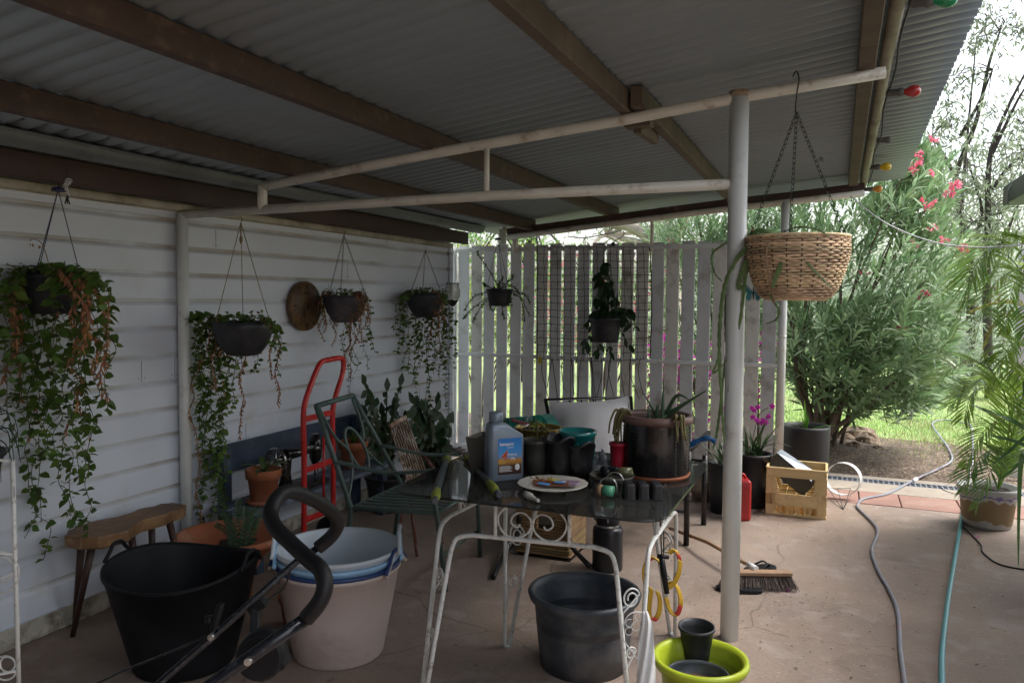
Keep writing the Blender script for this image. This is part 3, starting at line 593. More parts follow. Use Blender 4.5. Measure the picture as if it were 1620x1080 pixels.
g = M(); q = at(854, 569, 1, YN-.02); g.obox(q, (.028, .008, .07)); g.build('tag', mat('yellow_plastic_tag', (.55, .45, .02), .4), t)
# power lead over the fence
g = M(); g.tube(spline([at(a, b, 1, 6.9) for a, b in ((898, 374), (925, 376), (960, 370), (985, 366), (985, 374), (974, 380), (970, 386))], 6), .004, 6); q = at(970, 386, 1, 6.9); g.lathe([(.001, -.02), (.02, -.015), (.022, .0), (.01, .015), (.001, .02)], q, 12)
one(g, 'black_cable', m_wire, 'black cable looped above the fence top ending in a round plug', 'cable')
# thin white string sagging across the fence
g = M(); g.tube(spline([at(a, b, 1, 6.88) for a, b in ((722, 400), (732, 440), (752, 500), (775, 540), (800, 563), (830, 572), (848, 565), (900, 520), (915, 450), (922, 405))], 6), .0016, 4)
one(g, 'string', mat('white_twine', (.5, .5, .48), .8), 'thin pale string sagging across the slats left of the net', 'string')
# butterfly ornament
p = at(1192, 462, 1, 6.9)
t = thing('butterfly_ornament', 'blue and teal wire butterfly ornament on the fence behind the wicker basket', 'ornament', p)
m_teal = mat('teal_metal', (.02, .16, .19), .4, var=.3)
for sx in (-1, 1):
    g = M(); w_ = [V((sx*.01, 0, 0)), V((sx*.07, -.01, .07)), V((sx*.10, -.015, .03)), V((sx*.05, -.005, -.005)), V((sx*.06, -.01, -.05)), V((sx*.03, 0, -.07))]
    g.tube([p+q for q in spline(w_, 4, True)], .003, 5, closed=True); g.tube([p+w_[0], p+w_[2]], .002, 4); g.tube([p+w_[0], p+w_[4]], .002, 4)
    g.add([p+q+V((0, .002, 0)) for q in w_], [(0, 1, 2, 3), (0, 3, 4, 5)]); g.build('wing', m_teal, t)
g = M(); g.tube([p+V((0, 0, -.06)), p+V((0, -.005, .0)), p+V((0, 0, .05))], [.004, .007, .004], 8); g.build('body', m_blackm, t)

# ---------------------------------------------------------------- festoon bulbs on the roof edge
t = thing('festoon_cable', 'black festoon light cable strung along the roof edge pipe', 'light string', (.2, 4, 2.6))
cab = [V((.205+.008*math.sin(y*5), y, zb(.2, y)+.03+.014*math.sin(y*3.3))) for y in [1.2+.15*k for k in range(41)]]
g = M(); g.tube(cab, .0045, 6); g.build('cable', m_wire, t)
bulbs = [((1487, 0), (.02, .30, .13), 'green'), ((1437, 145), (.45, .03, .03), 'red'), ((1395, 222), None, 'empty'), ((1397, 264), (.75, .48, .02), 'yellow'), ((1385, 299), (.72, .30, .04), 'orange')]
labs = {'green': 'green festoon bulb, nearest along the roof edge', 'red': 'red festoon bulb pointing outward from the roof edge', 'yellow': 'yellow festoon bulb near the far end of the roof edge', 'orange': 'dull orange festoon bulb at the far corner of the roof edge', 'empty': 'empty grey festoon socket between the red and yellow bulbs'}
m_sock = mat('grey_bulb_socket', (.10, .10, .095), .6, dirt=(.2, .19, .17), da=.4)
AX = Matrix(((0, 0, 1), (1, 0, 0), (0, 1, 0)))
for (q, colr, nm) in bulbs:
    zz_ = 2.6
    for _ in range(8): p = at(q[0], q[1], 2, zz_); zz_ = zb(.2, p.y)+.035
    b = thing('festoon_bulb' if colr else 'bulb_socket', labs[nm], 'light bulb' if colr else 'bulb socket', p, 'festoon light sockets along the roof edge')
    g = M(); x0_ = .0-(.10 if colr else .03); g.lathe([(.001, x0_), (.016, x0_), (.018, x0_+.012), (.017, x0_+.05), (.021, x0_+.055), (.021, x0_+.078), (.001, x0_+.08)], p, 16, ax=AX); g.build('socket', m_sock, b)
    if colr:
        mb_ = mat(nm+'_painted_glass', colr, .2, var=.1, coat=.5); g = M(); q0 = x0_+.075
        g.lathe([(.012, q0), (.016, q0+.012), (.027, q0+.032), (.031, q0+.05), (.027, q0+.068), (.014, q0+.079), (.001, q0+.082)], p, 24, ax=AX); g.build('bulb', mb_, b)
# clothesline
g = M(); g.tube(spline([at(1345, 310, 1, 7.0), at(1400, 352, 1, 6.8), at(1470, 381, 1, 6.5), at(1540, 391, 1, 6.2), at(1620, 387, 1, 5.9), at(1800, 370, 1, 5.6)], 8), .005, 6)
one(g, 'clothesline', mat('white_cord', (.75, .76, .78), .5), 'white cord sagging from the roof corner toward the neighbouring roof', 'cord')

# ================================================================ left side, ground level
m_slab = mat('live_edge_wood', (.17, .09, .04), .55, var=.4, scale=7, bump=.35, bs=40, dirt=(.30, .17, .07), da=.4, ds=9)
t = thing('wooden_stool_bench', 'rustic live edge timber bench with thin splayed legs against the wall', 'bench', (-3.17, 2.7, 0))
g = M(); outl = []; zt_ = .50
yA, yB = 2.47, 3.12
for k in range(40):
    a = 2*PI*k/40; y = (yA+yB)/2+(yB-yA)/2*math.copysign(abs(math.cos(a))**.7, math.cos(a)); s = (y-yA)/(yB-yA)
    w = .135-.05*s+.018*math.sin(s*9); x = -3.20+(w if math.sin(a) > 0 else w*.95)*math.copysign(abs(math.sin(a))**.6, math.sin(a))+.012*math.sin(k*1.7)+.01*math.sin(k*.6)
    outl.append((x+.02*(1-s), y))
cx_, cy_ = -3.19, 2.7
def sc(o, f): return (cx_+(o[0]-cx_)*f, cy_+(o[1]-cy_)*f)
vs = [(cx_, cy_, zt_)]+[(*sc(o, .97), zt_) for o in outl]+[(*o, zt_-.008) for o in outl]+[(*sc(o, .99), zt_-.048) for o in outl]+[(*sc(o, .94), zt_-.058) for o in outl]+[(cx_, cy_, zt_-.058)]
fs = [(0, 1+k, 1+(k+1) % 40) for k in range(40)]+[(1+r_*40+k, 41+r_*40+k, 41+r_*40+(k+1) % 40, 1+r_*40+(k+1) % 40) for r_ in range(3) for k in range(40)]+[(161, 121+(k+1) % 40, 121+k) for k in range(40)]
g.add(vs, fs); g.build('seat', m_slab, t)
for (ax_, ay, bx, by) in ((-3.16, 2.56, -3.27, 2.53), (-3.28, 2.60, -3.37, 2.62), (-3.13, 2.98, -3.08, 3.05), (-3.24, 2.97, -3.29, 3.02), (-3.17, 2.78, -3.13, 2.80)):
    g = M(); g.tube([(ax_, ay, .45), (bx, by, 0)], [.018, .011], 10); g.build('leg', mat('dark_stained_leg', (.05, .022, .015), .5, bump=.2), t)

# scroll plant stand at the left edge
d0 = 2.35
t = thing('scroll_plant_stand', 'rusty white scroll metal plant stand cut by the left edge', 'plant stand', dep(15, 1080, d0))
g = M(); g.tube([dep(20, 728, d0), dep(23, 850, d0), dep(31, 1120, d0)], .0065, 8)
g.tube([dep(-60, 720, d0), dep(20, 730, d0)], .005, 6); g.tube([dep(-60, 868, d0), dep(24, 877, d0)], .005, 6); g.tube([dep(-60, 1078, d0), dep(29, 1060, d0)], .005, 6); g.tube([dep(-60, 910, d0), dep(0, 915, d0), dep(25, 905, d0)], .004, 6)
for cx0, cy0, rr0 in ((2, 900, 20), (12, 1050, 12), (-4, 905, 34), (8, 1056, 19)):
    g.tube([dep(cx0+rr0*math.cos(a), cy0+rr0*math.sin(a), d0) for a in [j*PI/12 for j in range(24)]], .0032, 5, closed=True)
g.tube([dep(-60, 728, d0), dep(-58, 1120, d0)], .0065, 8); g.build('frame', m_rustw, t)
t2 = thing('spider_plant', 'thin grassy leaves drooping over the scroll plant stand at the left edge', 'plant', dep(-30, 720, d0)); g = M()
for k in range(40):
    q = dep(-62+rnd(-10, 10), 690+rnd(-20, 20), d0+rnd(-.06, .06)); L = rnd(.08, .2); q2 = q+V((rnd(.02, .16), rnd(-.08, .08), rnd(-.02, .10))); q3 = q2+V((rnd(-.01, .05), rnd(-.03, .03), -rnd(.05, .22)))
    c = spline([q, q2, q3], 5); g.tube(c, [.003*(1-.7*i/len(c)) for i in range(len(c))], 4)
g.build('leaves', leafm('grey_green_blade', (.03, .06, .045)), t2); g = M(); g.lathe(potprof(.085, .06, .13), dep(-45, 755, d0)-V((0, 0, .05)), 20); g.build('pot', m_pot, t2)

# blue bench
m_blue = mat('old_navy_paint', (.030, .048, .088), .55, var=.3, scale=6, bump=.15, dirt=(.09, .10, .11), da=.36, ds=10); m_blueseat = mat('chalky_blue_grey_boards', (.13, .16, .22), .6, var=.25, dirt=(.05, .05, .06), da=.4, ds=10)
t = thing('blue_bench', 'low navy blue painted bench standing along the white wall', 'bench', (-3.15, 4.2, 0))
g = M(); g.bar((-3.34, 3.52, .63), (-3.34, 4.95, .635), .024, .17); g.build('backrest', m_blue, t)
g = M(); g.bar((-3.09, 3.45, .365), (-3.09, 5.0, .365), .15, .03); g.bar((-3.245, 3.45, .366), (-3.245, 5.0, .366), .13, .03); g.build('seat', m_blueseat, t)
for y in (3.55, 4.9):
    for x in (-3.29, -3.06): g = M(); g.box(x-.025, x+.025, y-.03, y+.03, 0, .35 if x > -3.2 else .72); g.build('leg', m_blue, t)
def tpot(c, rt_, rb, h, label, extra=None, group=None, mt=m_terra, name='potted_plant'):
    c = V(c); t = thing(name, label, 'potted plant', c, group); g = M()
    g.lathe([(.001, .0), (rb, 0), (rb+(rt_-rb)*.72, h*.72), (rt_*1.06, h*.73), (rt_*1.10, h*.98), (rt_*1.08, h), (rt_*.98, h), (rt_*.9, h*.8), (.001, h*.78)], c, 32); g.build('pot', mt, t)
    g = M(); g.lathe([(.001, h*.88), (rt_*.97, h*.86)], c, 20, wob=lambda p, a, i: p+V((0, 0, rnd(-.004, .006)))); g.build('soil', m_potsoil, t); return t
def strap(g, p, d, L, w, droop, seg=9, upn=(0, 0, 1)):
    p = V(p); d = V(d).normalized(); pts = []
    for i in range(seg+1): s = i/seg; pts.append(p+d*L*s-V((0, 0, droop*L*s*s)))
    vs = []
    for i, q in enumerate(pts):
        tn = (pts[min(seg, i+1)]-pts[max(0, i-1)]).normalized(); sd_ = tn.cross(V(upn)+V((.01, 0, 0)))
        sd_ = sd_.normalized() if sd_.length > 1e-3 else V((1, 0, 0)); nn = sd_.cross(tn); e = w/2*min(1, (1-i/seg)*2.2+.06)*(.7+.3*min(1, i/2))
        vs += [q+sd_*e+nn*e*.35, q, q-sd_*e+nn*e*.35]
    return g.add(vs, [f for i in range(seg) for f in ((3*i, 3*i+3, 3*i+4, 3*i+1), (3*i+1, 3*i+4, 3*i+5, 3*i+2))], True)
c1 = V((-3.10, 3.66, .385)); t = tpot(c1, .095, .072, .20, 'terracotta pot of strap leaved plant on the near end of the blue bench')
g = M(); g.lathe([(.001, 0), (.09, 0), (.10, .02), (.09, .022), (.001, .01)], c1-V((0, 0, .002)), 28); g.build('saucer', m_terra, t)
g = M()
for k, (dx, dy, dz, L) in enumerate(((-.5, -.7, .9, .22), (.3, .5, 1, .20), (.6, .7, .8, .22), (.2, -.5, .4, .16), (.5, .5, .1, .16), (-.3, .2, 1, .2), (.8, .1, .9, .2))): strap(g, c1+V((0, 0, .18)), (dx, dy, dz), L, .032, .55)
g.build('leaves', m_leaf, t)
c2 = V((-3.16, 4.68, .385)); t = tpot(c2, .10, .075, .19, 'terracotta pot on the far end of the blue bench behind the green chair'); g = M()
for k in range(9): a = k*.75; strap(g, c2+V((0, 0, .17)), (math.cos(a)*.6, math.sin(a)*.6, 1), rnd(.12, .2), .02, .4)
g.build('leaves', m_leaf, t)
# sewing machine
m_sew = mat('black_enamel', (.012, .010, .010), .22, var=.3, dirt=(.10, .06, .03), da=.32, ds=18)
o = V((-3.14, 4.02, .382))
t = thing('sewing_machine', 'antique black sewing machine with shiny hand wheel on the blue bench', 'sewing machine', o)
g = M(); g.box(o.x-.085, o.x+.085, o.y-.17, o.y+.22, o.z, o.z+.035); g.build('base', m_sew, t)
g = M(); g.tube([o+V((0, -.11, .02)), o+V((0, -.11, .12)), o+V((0, -.105, .20)), o+V((0, -.09, .235))], [.045, .032, .036, .03], 14); g.build('pillar', m_sew, t)
g = M(); g.tube([o+V((0, -.12, .235)), o+V((0, .02, .225)), o+V((0, .13, .235)), o+V((0, .19, .24))], [.036, .028, .032, .036], 14); g.build('arm', m_sew, t)
g = M(); g.tube([o+V((0, .19, .32)), o+V((0, .195, .25)), o+V((0, .19, .16)), o+V((0, .185, .12))], [.026, .045, .038, .018], 14); g.tube([o+V((0, .185, .12)), o+V((0, .185, .045))], .005, 6); g.tube([o+V((.012, .20, .12)), o+V((.012, .20, .07))], .004, 6); g.build('head', m_sew, t)
g = M(); cw = o+V((0, -.20, .215)); g.tube([cw+V((.072*math.cos(a), 0, .072*math.sin(a))) for a in [j*PI/14 for j in range(28)]], .009, 8, closed=True)
for k in range(4): a = k*PI/4; g.tube([cw+V((.07*math.cos(a), 0, .07*math.sin(a))), cw-V((.07*math.cos(a), 0, .07*math.sin(a)))], .005, 5)
g.tube([cw, cw+V((0, .09, 0))], .01, 8); g.build('hand_wheel', mat('chromed_wheel', (.35, .34, .33), .22, .95), t)
g = M(); g.tube([o+V((.033, .14, .235)), o+V((.033, .19, .23))], .012, 8); g.tube([o+V((.02, .05, .25)), o+V((.03, .12, .255))], .006, 6); g.build('trim', m_silver, t)

# hand truck
t = thing('hand_truck', 'tall red tubular hand truck leaning by the white wall', 'hand truck', (-2.95, 3.9, 0))
XH = -2.90
def hp(px, py, dx=0): return at(px, py, 0, XH+dx)
g = M(); g.tube(spline([hp(480, 875), hp(481, 800), hp(481, 720), hp(480, 655), hp(486, 625), hp(499, 590), hp(508, 573), hp(520, 569), hp(538, 566), hp(543, 571), hp(542, 590), hp(530, 630), hp(526, 660), hp(527, 720), hp(527, 800), hp(527, 840)], 4), .0165, 12); g.build('frame', m_red, t)
for y_ in ((482, 663, 526, 652), (482, 744, 526, 728), (482, 822, 526, 806)):
    g = M(); a, b = hp(*y_[:2]), hp(*y_[2:]); g.bar(a, b, .006, .036); g.build('crossbar', m_red, t)
g = M(); g.tube([hp(512, 690), hp(512, 800)], .008, 8); g.build('upright', m_red, t)
a, b = hp(480, 872), hp(527, 840); g = M(); g.obox((a.x+.10, (a.y+b.y)/2, .03), (.24, b.y-a.y+.1, .006)); g.build('toe_plate', m_red, t)
for q in (a, b):
    g = M(); c = V((q.x-.06, q.y+(-.05 if q is a else .05), .10)); g.lathe([(.03, -.02), (.075, -.022), (.10, -.012), (.10, .012), (.075, .022), (.03, .02)], c, 24, ax=Matrix(((1, 0, 0), (0, 0, 1), (0, -1, 0)))); g.build('wheel', m_black, t)

# green slatted metal chair
t = thing('green_garden_chair', 'weathered green metal armchair with slatted seat facing the table', 'chair', (-2.3, 4.0, 0))
def gp(px, py, x): return at(px, py, 0, x)
g = M()
nb0, nb1, nb2 = gp(500, 642, -2.62), gp(546, 775, -2.42), V((-2.50, 3.78, 0))
fb0, fb1, fb2 = nb0+V((0, .50, 0)), nb1+V((0, .56, 0)), nb2+V((0, .58, 0))
fb0 = gp(558, 625, -2.62)
sz_ = .43
sNB, sNF = V((-2.46, 3.62, sz_)), V((-1.98, 3.72, sz_)); sFB, sFF = sNB+V((-.02, .58, 0)), sNF+V((-.02, .56, 0))
def rp(q, x): return at(q[0], q[1], 0, x)
g = M(); g.tube([nb0, nb0.lerp(sNB, .5), sNB, V((-2.50, 3.60, 0))], .014, 10); g.build('leg', m_greenpaint, t)
g = M(); g.tube([fb0, fb0.lerp(sFB, .5), sFB, V((-2.55, 4.2, 0))], .014, 10); g.build('leg', m_greenpaint, t)
aN = V((-2.04, 3.72, .665)); aF = V((-2.04, 4.27, .665))
g = M(); g.tube([aN, aN+V((.03, 0, -.1)), sNF, V((-1.93, 3.74, 0))], .013, 10); g.build('leg', m_greenpaint, t)
g = M(); g.tube([aF, aF+V((.03, 0, -.1)), sFF, V((-2.0, 4.33, 0))], .013, 10); g.build('leg', m_greenpaint, t)
g = M(); g.tube([nb0, fb0], .015, 10); mid = (nb0+fb0+sNB+sFB)/4; ux = (fb0-nb0).normalized(); uz = ((nb0+fb0)/2-(sNB+sFB)/2).normalized()
g.tube([mid+ux*.075*math.cos(a)+uz*.14*math.sin(a) for a in [j*PI/12 for j in range(24)]], .009, 8, closed=True)
for sx in (-1, 1): g.tube(spline([nb0.lerp(fb0, .5+sx*.45)-uz*.02, mid+ux*sx*.14+uz*.12, mid+ux*sx*.075, mid+ux*sx*.14-uz*.13, (sNB if sx < 0 else sFB)+uz*.05], 6), .008, 8)
g.build('backrest', m_greenpaint, t)
for a_, b_, c_ in ((nb0.lerp(sNB, .55), nb0.lerp(sNB, .62), aN), (fb0.lerp(sFB, .55), fb0.lerp(sFB, .62), aF)):
    g = M(); pts = spline([a_, a_+V((.06, 0, .0)), a_.lerp(c_, .55)+V((0, 0, -.035)), c_+V((.05, 0, .0))], 5)
    for p_, q_ in zip(pts, pts[1:]): g.bar(p_, q_+(q_-p_)*.15, .036, .014)
    g.build('armrest', m_greenpaint, t)
g = M(); g.tube([sNB, sNF], .012, 8); g.tube([sFB, sFF], .012, 8); g.tube([sNF, sFF], .012, 8); g.tube([sNB, sFB], .012, 8)
for k in range(9): s = (k+.5)/9; g.bar(sNB.lerp(sFB, s)+V((0, 0, .006)), sNF.lerp(sFF, s)+V((0, 0, .006)), .036, .006)
for u_, v_ in ((sNB, V((-2.50, 3.6, 0))), (sNF, V((-1.93, 3.74, 0)))): pass
g.tube([V((-2.0, 3.735, .16)), V((-2.02, 4.32, .16))], .008, 8); g.build('seat', m_greenpaint, t)

# rusty slatted chair behind
t = thing('rusty_folding_seat', 'cream slatted metal seat with rust streaks propped behind the green chair', 'folding chair', fl(650, 830)); m_rs = mat('rust_streaked_cream', (.50, .42, .33), .7, var=.15, scale=12, dirt=(.20, .075, .035), da=.45, ds=16, bump=.3)
d1 = 5.25; A, B_, C_, D_ = dep(617, 674, d1), dep(642, 659, d1+.12), dep(676, 752, d1-.1+.1), dep(646, 762, d1-.22)
g = M(); n = 9
for k in range(n):
    a0_ = A.lerp(B_, k/(n-1)); a1_ = D_.lerp(C_, k/(n-1)); g.tube([a0_, a1_], (B_-A).length/n*.30, 6)
g.bar(A, B_, .02, .03); g.bar(D_, C_, .02, .03); g.build('slats', m_rs, t)
g = M(); g.tube([dep(666, 716, d1), dep(692, 748, d1-.2), dep(720, 800, d1-.3)], .011, 8); g.tube([D_, fl(660, 880)], .01, 8); g.tube([C_, dep(690, 800, d1-.1), fl(700, 860)], .01, 8); g.tube([dep(640, 800, d1), fl(625, 865)], .009, 8)
g.build('frame', mat('rusty_red_bar', (.16, .05, .035), .8, dirt=(.3, .2, .15), da=.4, ds=20), t)

# potted ZZ plants in the corner
def zz(px0, py0, x, label, stems, ls, w):
    base = at(px0, py0, 0, x); base = V((base.x, base.y, 0)); t = thing('potted_plant', label, 'potted plant', base, 'leafy plants in the far left corner'); g = M(); g.lathe(potprof(.15, .11, .26), base, 28); g.build('pot', m_pot, t)
    ms, ml = M(), M(); c = base+V((0, 0, .24))
    for (ex, ey) in stems:
        e = at(ex, ey, 0, base.x+rnd(-.15, .12)); pts = spline([c+rv(.03), c.lerp(e, .5)+V((0, 0, .08)), e], 9); ms.tube(pts, [.009*(1-.6*i/len(pts)) for i in range(len(pts))], 6)
        for i in range(4, len(pts)-1, 2):
            tn = (pts[i+1]-pts[i]).normalized()
            sd_ = tn.cross(V((1, .4, 0))).normalized()
            for sgn in (-1, 1): L = ls*rnd(.8, 1.15); ml.leaf(pts[i], (sd_*sgn*1.1+tn*.55+rv(.35)), V((1, -.6, .4))+rv(.5), L, L*w, .15, .15, 3)
        ml.leaf(pts[-1], (pts[-1]-pts[-2]), V((1, -.5, .3)), ls, ls*w, 0, .15, 3)
    ms.build('stems', m_stem, t); ml.build('leaves', m_leafd, t)
zz(610, 800, -3.1, 'dark glossy fern like plant tall against the wall behind the rusty slats', [(578, 610), (590, 640), (605, 655), (625, 640), (632, 612), (612, 620), (600, 680), (640, 690), (570, 650), (585, 690), (645, 660)], .115, .48)
zz(680, 770, -3.0, 'dark broad leaved plant spilling wide at the wall corner', [(655, 640), (670, 650), (690, 640), (700, 670), (705, 690), (660, 690), (680, 690), (695, 720), (650, 660), (685, 660), (712, 668), (708, 712), (668, 720), (645, 720)], .13, .45)

# ================================================================ tubs
def tubprof(rb, rt_, h, th=.006): return [(.001, 0), (rb*.96, 0), (rb, .012), (rb+(rt_-rb)*.5, h*.5), (rt_-.002, h-.02), (rt_+.006, h-.016), (rt_+.006, h), (rt_-.004, h), (rt_-.01, h-.02), (rb+(rt_-rb)*.5-th, h*.5), (rb-th, .02), (.001, .016)]
def tub(c, rb, rt_, h, mt, label, name, ang, hh=.075, hw=.10, wavy=.0, group=None, inner=None, rimdip=0):
    c = V(c); t = thing(name, label, 'tub', c, group); g = M()
    def wob(p, a, i):
        s = p.z/h; return p+V((0, 0, wavy*s*s*(math.cos(2*(a-ang))+.3*math.sin(3*a))))
    g.lathe(tubprof(rb, rt_, h), c, 64, wob=wob); g.build('body', mt, t)
    for k in (0, 1):
        a = ang+PI*k; rad = V((math.cos(a), math.sin(a), 0)); tg = V((-rad.y, rad.x, 0)); q = c+rad*(rt_+.001)+V((0, 0, h+wavy-.012)); g = M()
        pts = spline([q-tg*hw*1.25-V((0, 0, .0)), q-tg*hw*.8+V((0, 0, hh*.45)), q-tg*hw*.42+V((0, 0, hh*.93)), q+V((0, 0, hh))+rad*.004, q+tg*hw*.42+V((0, 0, hh*.93)), q+tg*hw*.8+V((0, 0, hh*.45)), q+tg*hw*1.25], 5)
        g.tube(pts, .0085, 8); g.build('handle', mt, t)
    return t
m_tubblk = mat('black_rubber', (.007, .008, .010), .55, var=.3, dirt=(.015, .015, .018), da=.4, spec=.2)
m_pink = mat('dusty_pink_plastic', (.50, .41, .375), .5, var=.05, bump=.12, bs=30, dirt=(.33, .24, .21), da=.34, ds=3)
m_navy = mat('navy_plastic', (.02, .05, .16), .45, var=.1); m_sky = mat('sky_blue_plastic', (.28, .48, .70), .45, var=.08); m_gry = mat('pale_blue_grey_plastic', (.52, .58, .64), .5, var=.06, dirt=(.40, .44, .48), da=.36, ds=3)
cT = V((-2.04, 2.90, 0)); gT = 'nested rubber handled tubs'
def tz_at(px, py, c): return at(px, py, 1, c.y).z
ang0 = math.atan2(.55, .84)
tub(cT, .20, .272, .41, m_pink, 'large dusty pink plastic tub, outermost of the nested tubs', 'plastic_tub', ang0+2.75, group=gT)
tub(cT+V((.003, 0, .022)), .196, .270, .405, m_navy, 'navy blue tub nested just inside the pink tub', 'plastic_tub', ang0+2.75, group=gT)
tub(cT+V((.0, 0, .046)), .192, .269, .41, m_sky, 'sky blue tub nested between the navy and the grey tubs', 'plastic_tub', ang0+.05, group=gT)
tub(cT+V((.0, 0, .074)), .188, .269, .415, m_gry, 'pale blue grey tub, innermost and topmost of the nested tubs', 'plastic_tub', ang0-.05, hh=.085, group=gT)
tub((-2.60, 2.55, 0), .21, .315, .44, m_tubblk, 'big black flexible rubber tub in front of the timber bench', 'rubber_tub', ang0-.35, hh=.06, hw=.07, wavy=.022)

# terracotta bowl with ferny plant
cb = V((-2.93, 3.20, .0)); t = thing('terracotta_bowl', 'wide terracotta bowl planter with ferny seedling behind the black tub', 'planter', cb); g = M()
g.lathe([(.001, .0), (.10, .0), (.12, .14), (.17, .22), (.25, .30), (.280, .315), (.287, .345), (.27, .35), (.25, .325), (.19, .262), (.001, .255)], cb, 48); g.build('bowl', m_terra, t)
g = M(); g.lathe([(.001, .262), (.212, .258)], cb, 30, wob=lambda p, a, i: p+V((0, 0, rnd(-.006, .01)))); g.build('soil', m_potsoil, t)
ms, ml = M(), M()
for k in range(11):
    b0 = cb+V((.10+rnd(-.05, .05), -.05+rnd(-.04, .04), .26)); e = b0+V((rnd(-.12, .14), rnd(-.10, .10), rnd(.14, .34))); pts = spline([b0, b0.lerp(e, .5)+V((0, 0, .03)), e], 8); ms.tube(pts, .0022, 4)
    for i in range(3, len(pts)):
        for s in (-1, 1):
            tn = (pts[i]-pts[i-1]).normalized(); sd_ = tn.cross(V((.5, -1, 0))).normalized()*s; L = .030*(1.2-.6*i/len(pts)); ml.leaf(pts[i], sd_+tn*.5, V((.6, -1, .5)), L, L*.4, .1, .1, 2)
ms.build('stems', m_stem, t); ml.build('leaves', leafm('fern_green', (.05, .12, .055)), t)
cp = V((-2.40, 3.06, 0)); g = M(); g.lathe([(.001, 0), (.06, 0), (.075, .12), (.085, .125), (.085, .15), (.078, .152), (.07, .13), (.001, .12)], cp, 32); one(g, 'terracotta_pot', m_terra, 'empty terracotta pot on the floor between black tub and pink tub', 'pot')

# ---------------------------------------------------------------- folded pushchair in the foreground
t = thing('pushchair', 'folded black pushchair frame with bent foam handle in front of the tubs', 'pushchair', dep(330, 1140, 1.9))
m_foam = mat('black_foam_grip', (.009, .009, .011), .5, var=.3, bump=.1, bs=80, spec=.3); m_tubem = mat('black_powder_coat', (.012, .014, .02), .25, .1, dirt=(.09, .10, .12), da=.33, ds=50)
hnd = [(484, 978, 1.88), (505, 952, 1.88), (514, 925, 1.89), (507, 900, 1.91), (488, 884, 1.94), (462, 860, 1.98), (436, 834, 2.02), (428, 812, 2.06), (437, 790, 2.10), (455, 777, 2.14), (478, 782, 2.2), (505, 795, 2.27), (527, 812, 2.33), (534, 830, 2.36), (524, 848, 2.38), (503, 866, 2.38)]
g = M(); g.tube(spline([dep(*q) for q in hnd], 5), .0205, 16); g.build('foam_handle', m_foam, t)
g = M(); g.tube([dep(484, 978, 1.88), dep(420, 1022, 1.85), dep(330, 1085, 1.82), dep(230, 1160, 1.78)], .016, 14); g.build('tube', m_tubem, t)
g = M(); g.tube([dep(503, 866, 2.38), dep(469, 888, 2.36), dep(440, 914, 2.33), dep(338, 1005, 2.25), dep(240, 1090, 2.18), dep(190, 1140, 2.14)], .0105, 12); g.build('tube', m_tubem, t)
g = M(); g.tube([dep(336, 1000, 2.24), dep(290, 1022, 2.28), dep(190, 1062, 2.35), dep(150, 1082, 2.38)], .004, 6); g.build('stay', m_tubem, t)
g = M(); g.bar(dep(338, 995, 2.24), dep(349, 955, 2.23), .022, .014); g.lathe([(.001, -.012), (.012, -.01), (.012, .01), (.001, .012)], dep(331, 980, 2.24), 12); g.build('latch', m_black, t)
for q, r_ in (((336, 1005, 2.23), .0085), ((395, 1043, 1.825), .0085)):
    g = M(); c = dep(*q); nrm = -fw; g.tube([c, c+nrm*.016], r_, 14); g.tube([c+nrm*.016, c+nrm*.02], r_*.4, 8); g.build('bolt', m_silver, t)
g = M(); hub = [dep(375, 1035, 1.95), dep(392, 1060, 1.93), dep(420, 1062, 1.92), dep(445, 1040, 1.91), dep(440, 1018, 1.91), dep(405, 1010, 1.93)]
hc = dep(410, 1040, 1.9); g.tube([hc+fw*.07, hc+fw*.05, hc+fw*.0, hc-fw*.005], [.045, .058, .058, .05], 20); g.obox(dep(430, 1045, 1.93), (.07, .06, .05), rt-up*-.5, fw); g.build('hinge_cover', m_black, t)
g = M(); a_, b_ = dep(398, 1000, 2.02), dep(404, 955, 2.05); g.bar(dep(402, 1018, 2.0), b_, .022, .018); g.obox(dep(408, 958, 2.05), (.045, .03, .028), rt+up*.7, fw); g.build('strap', m_black, t)
g = M(); g.obox(dep(402, 1007, 1.985), (.016, .014, .014), rt, fw); g.build('buckle', m_silver, t)
g = M(); g.tube(spline([dep(462, 895, 2.35), dep(448, 930, 2.37), dep(415, 955, 2.36), dep(412, 975, 2.36)], 5), .003, 5); g.build('cord', m_wire, t)

# ---------------------------------------------------------------- glass topped scroll table
ZT = .84
t = thing('glass_table', 'white wrought iron scroll table with a dark smoked glass top', 'table', (-1.08, 3.1, 0))
gFL, gFR, gBR, gBL = fl(612, 776, ZT), V((-.535, 2.63, ZT)), V((-.53, 3.72, ZT)), V((-1.68, 3.74, ZT))
m_smoke = mat('smoked_glass', (.03, .032, .032), .06, var=.1); _b = m_smoke.node_tree.nodes['Principled BSDF']
for l_ in list(_b.inputs['Roughness'].links): m_smoke.node_tree.links.remove(l_)
_b.inputs['Roughness'].default_value = .05; _b.inputs['Transmission Weight'].default_value = .0; _b.inputs['Specular IOR Level'].default_value = .6
_N, _L = m_smoke.node_tree.nodes, m_smoke.node_tree.links; _t = _N.new('ShaderNodeBsdfTransparent'); _t.inputs[0].default_value = (.50, .52, .51, 1); _m = _N.new('ShaderNodeMixShader'); _m.inputs[0].default_value = .5
_L.new(_t.outputs[0], _m.inputs[2]); _L.new(_b.outputs[0], _m.inputs[1]); _L.new(_m.outputs[0], _N['Material Output'].inputs['Surface'])
g = M(); corners = [gFL, gFR, gBR, gBL]; ring = []
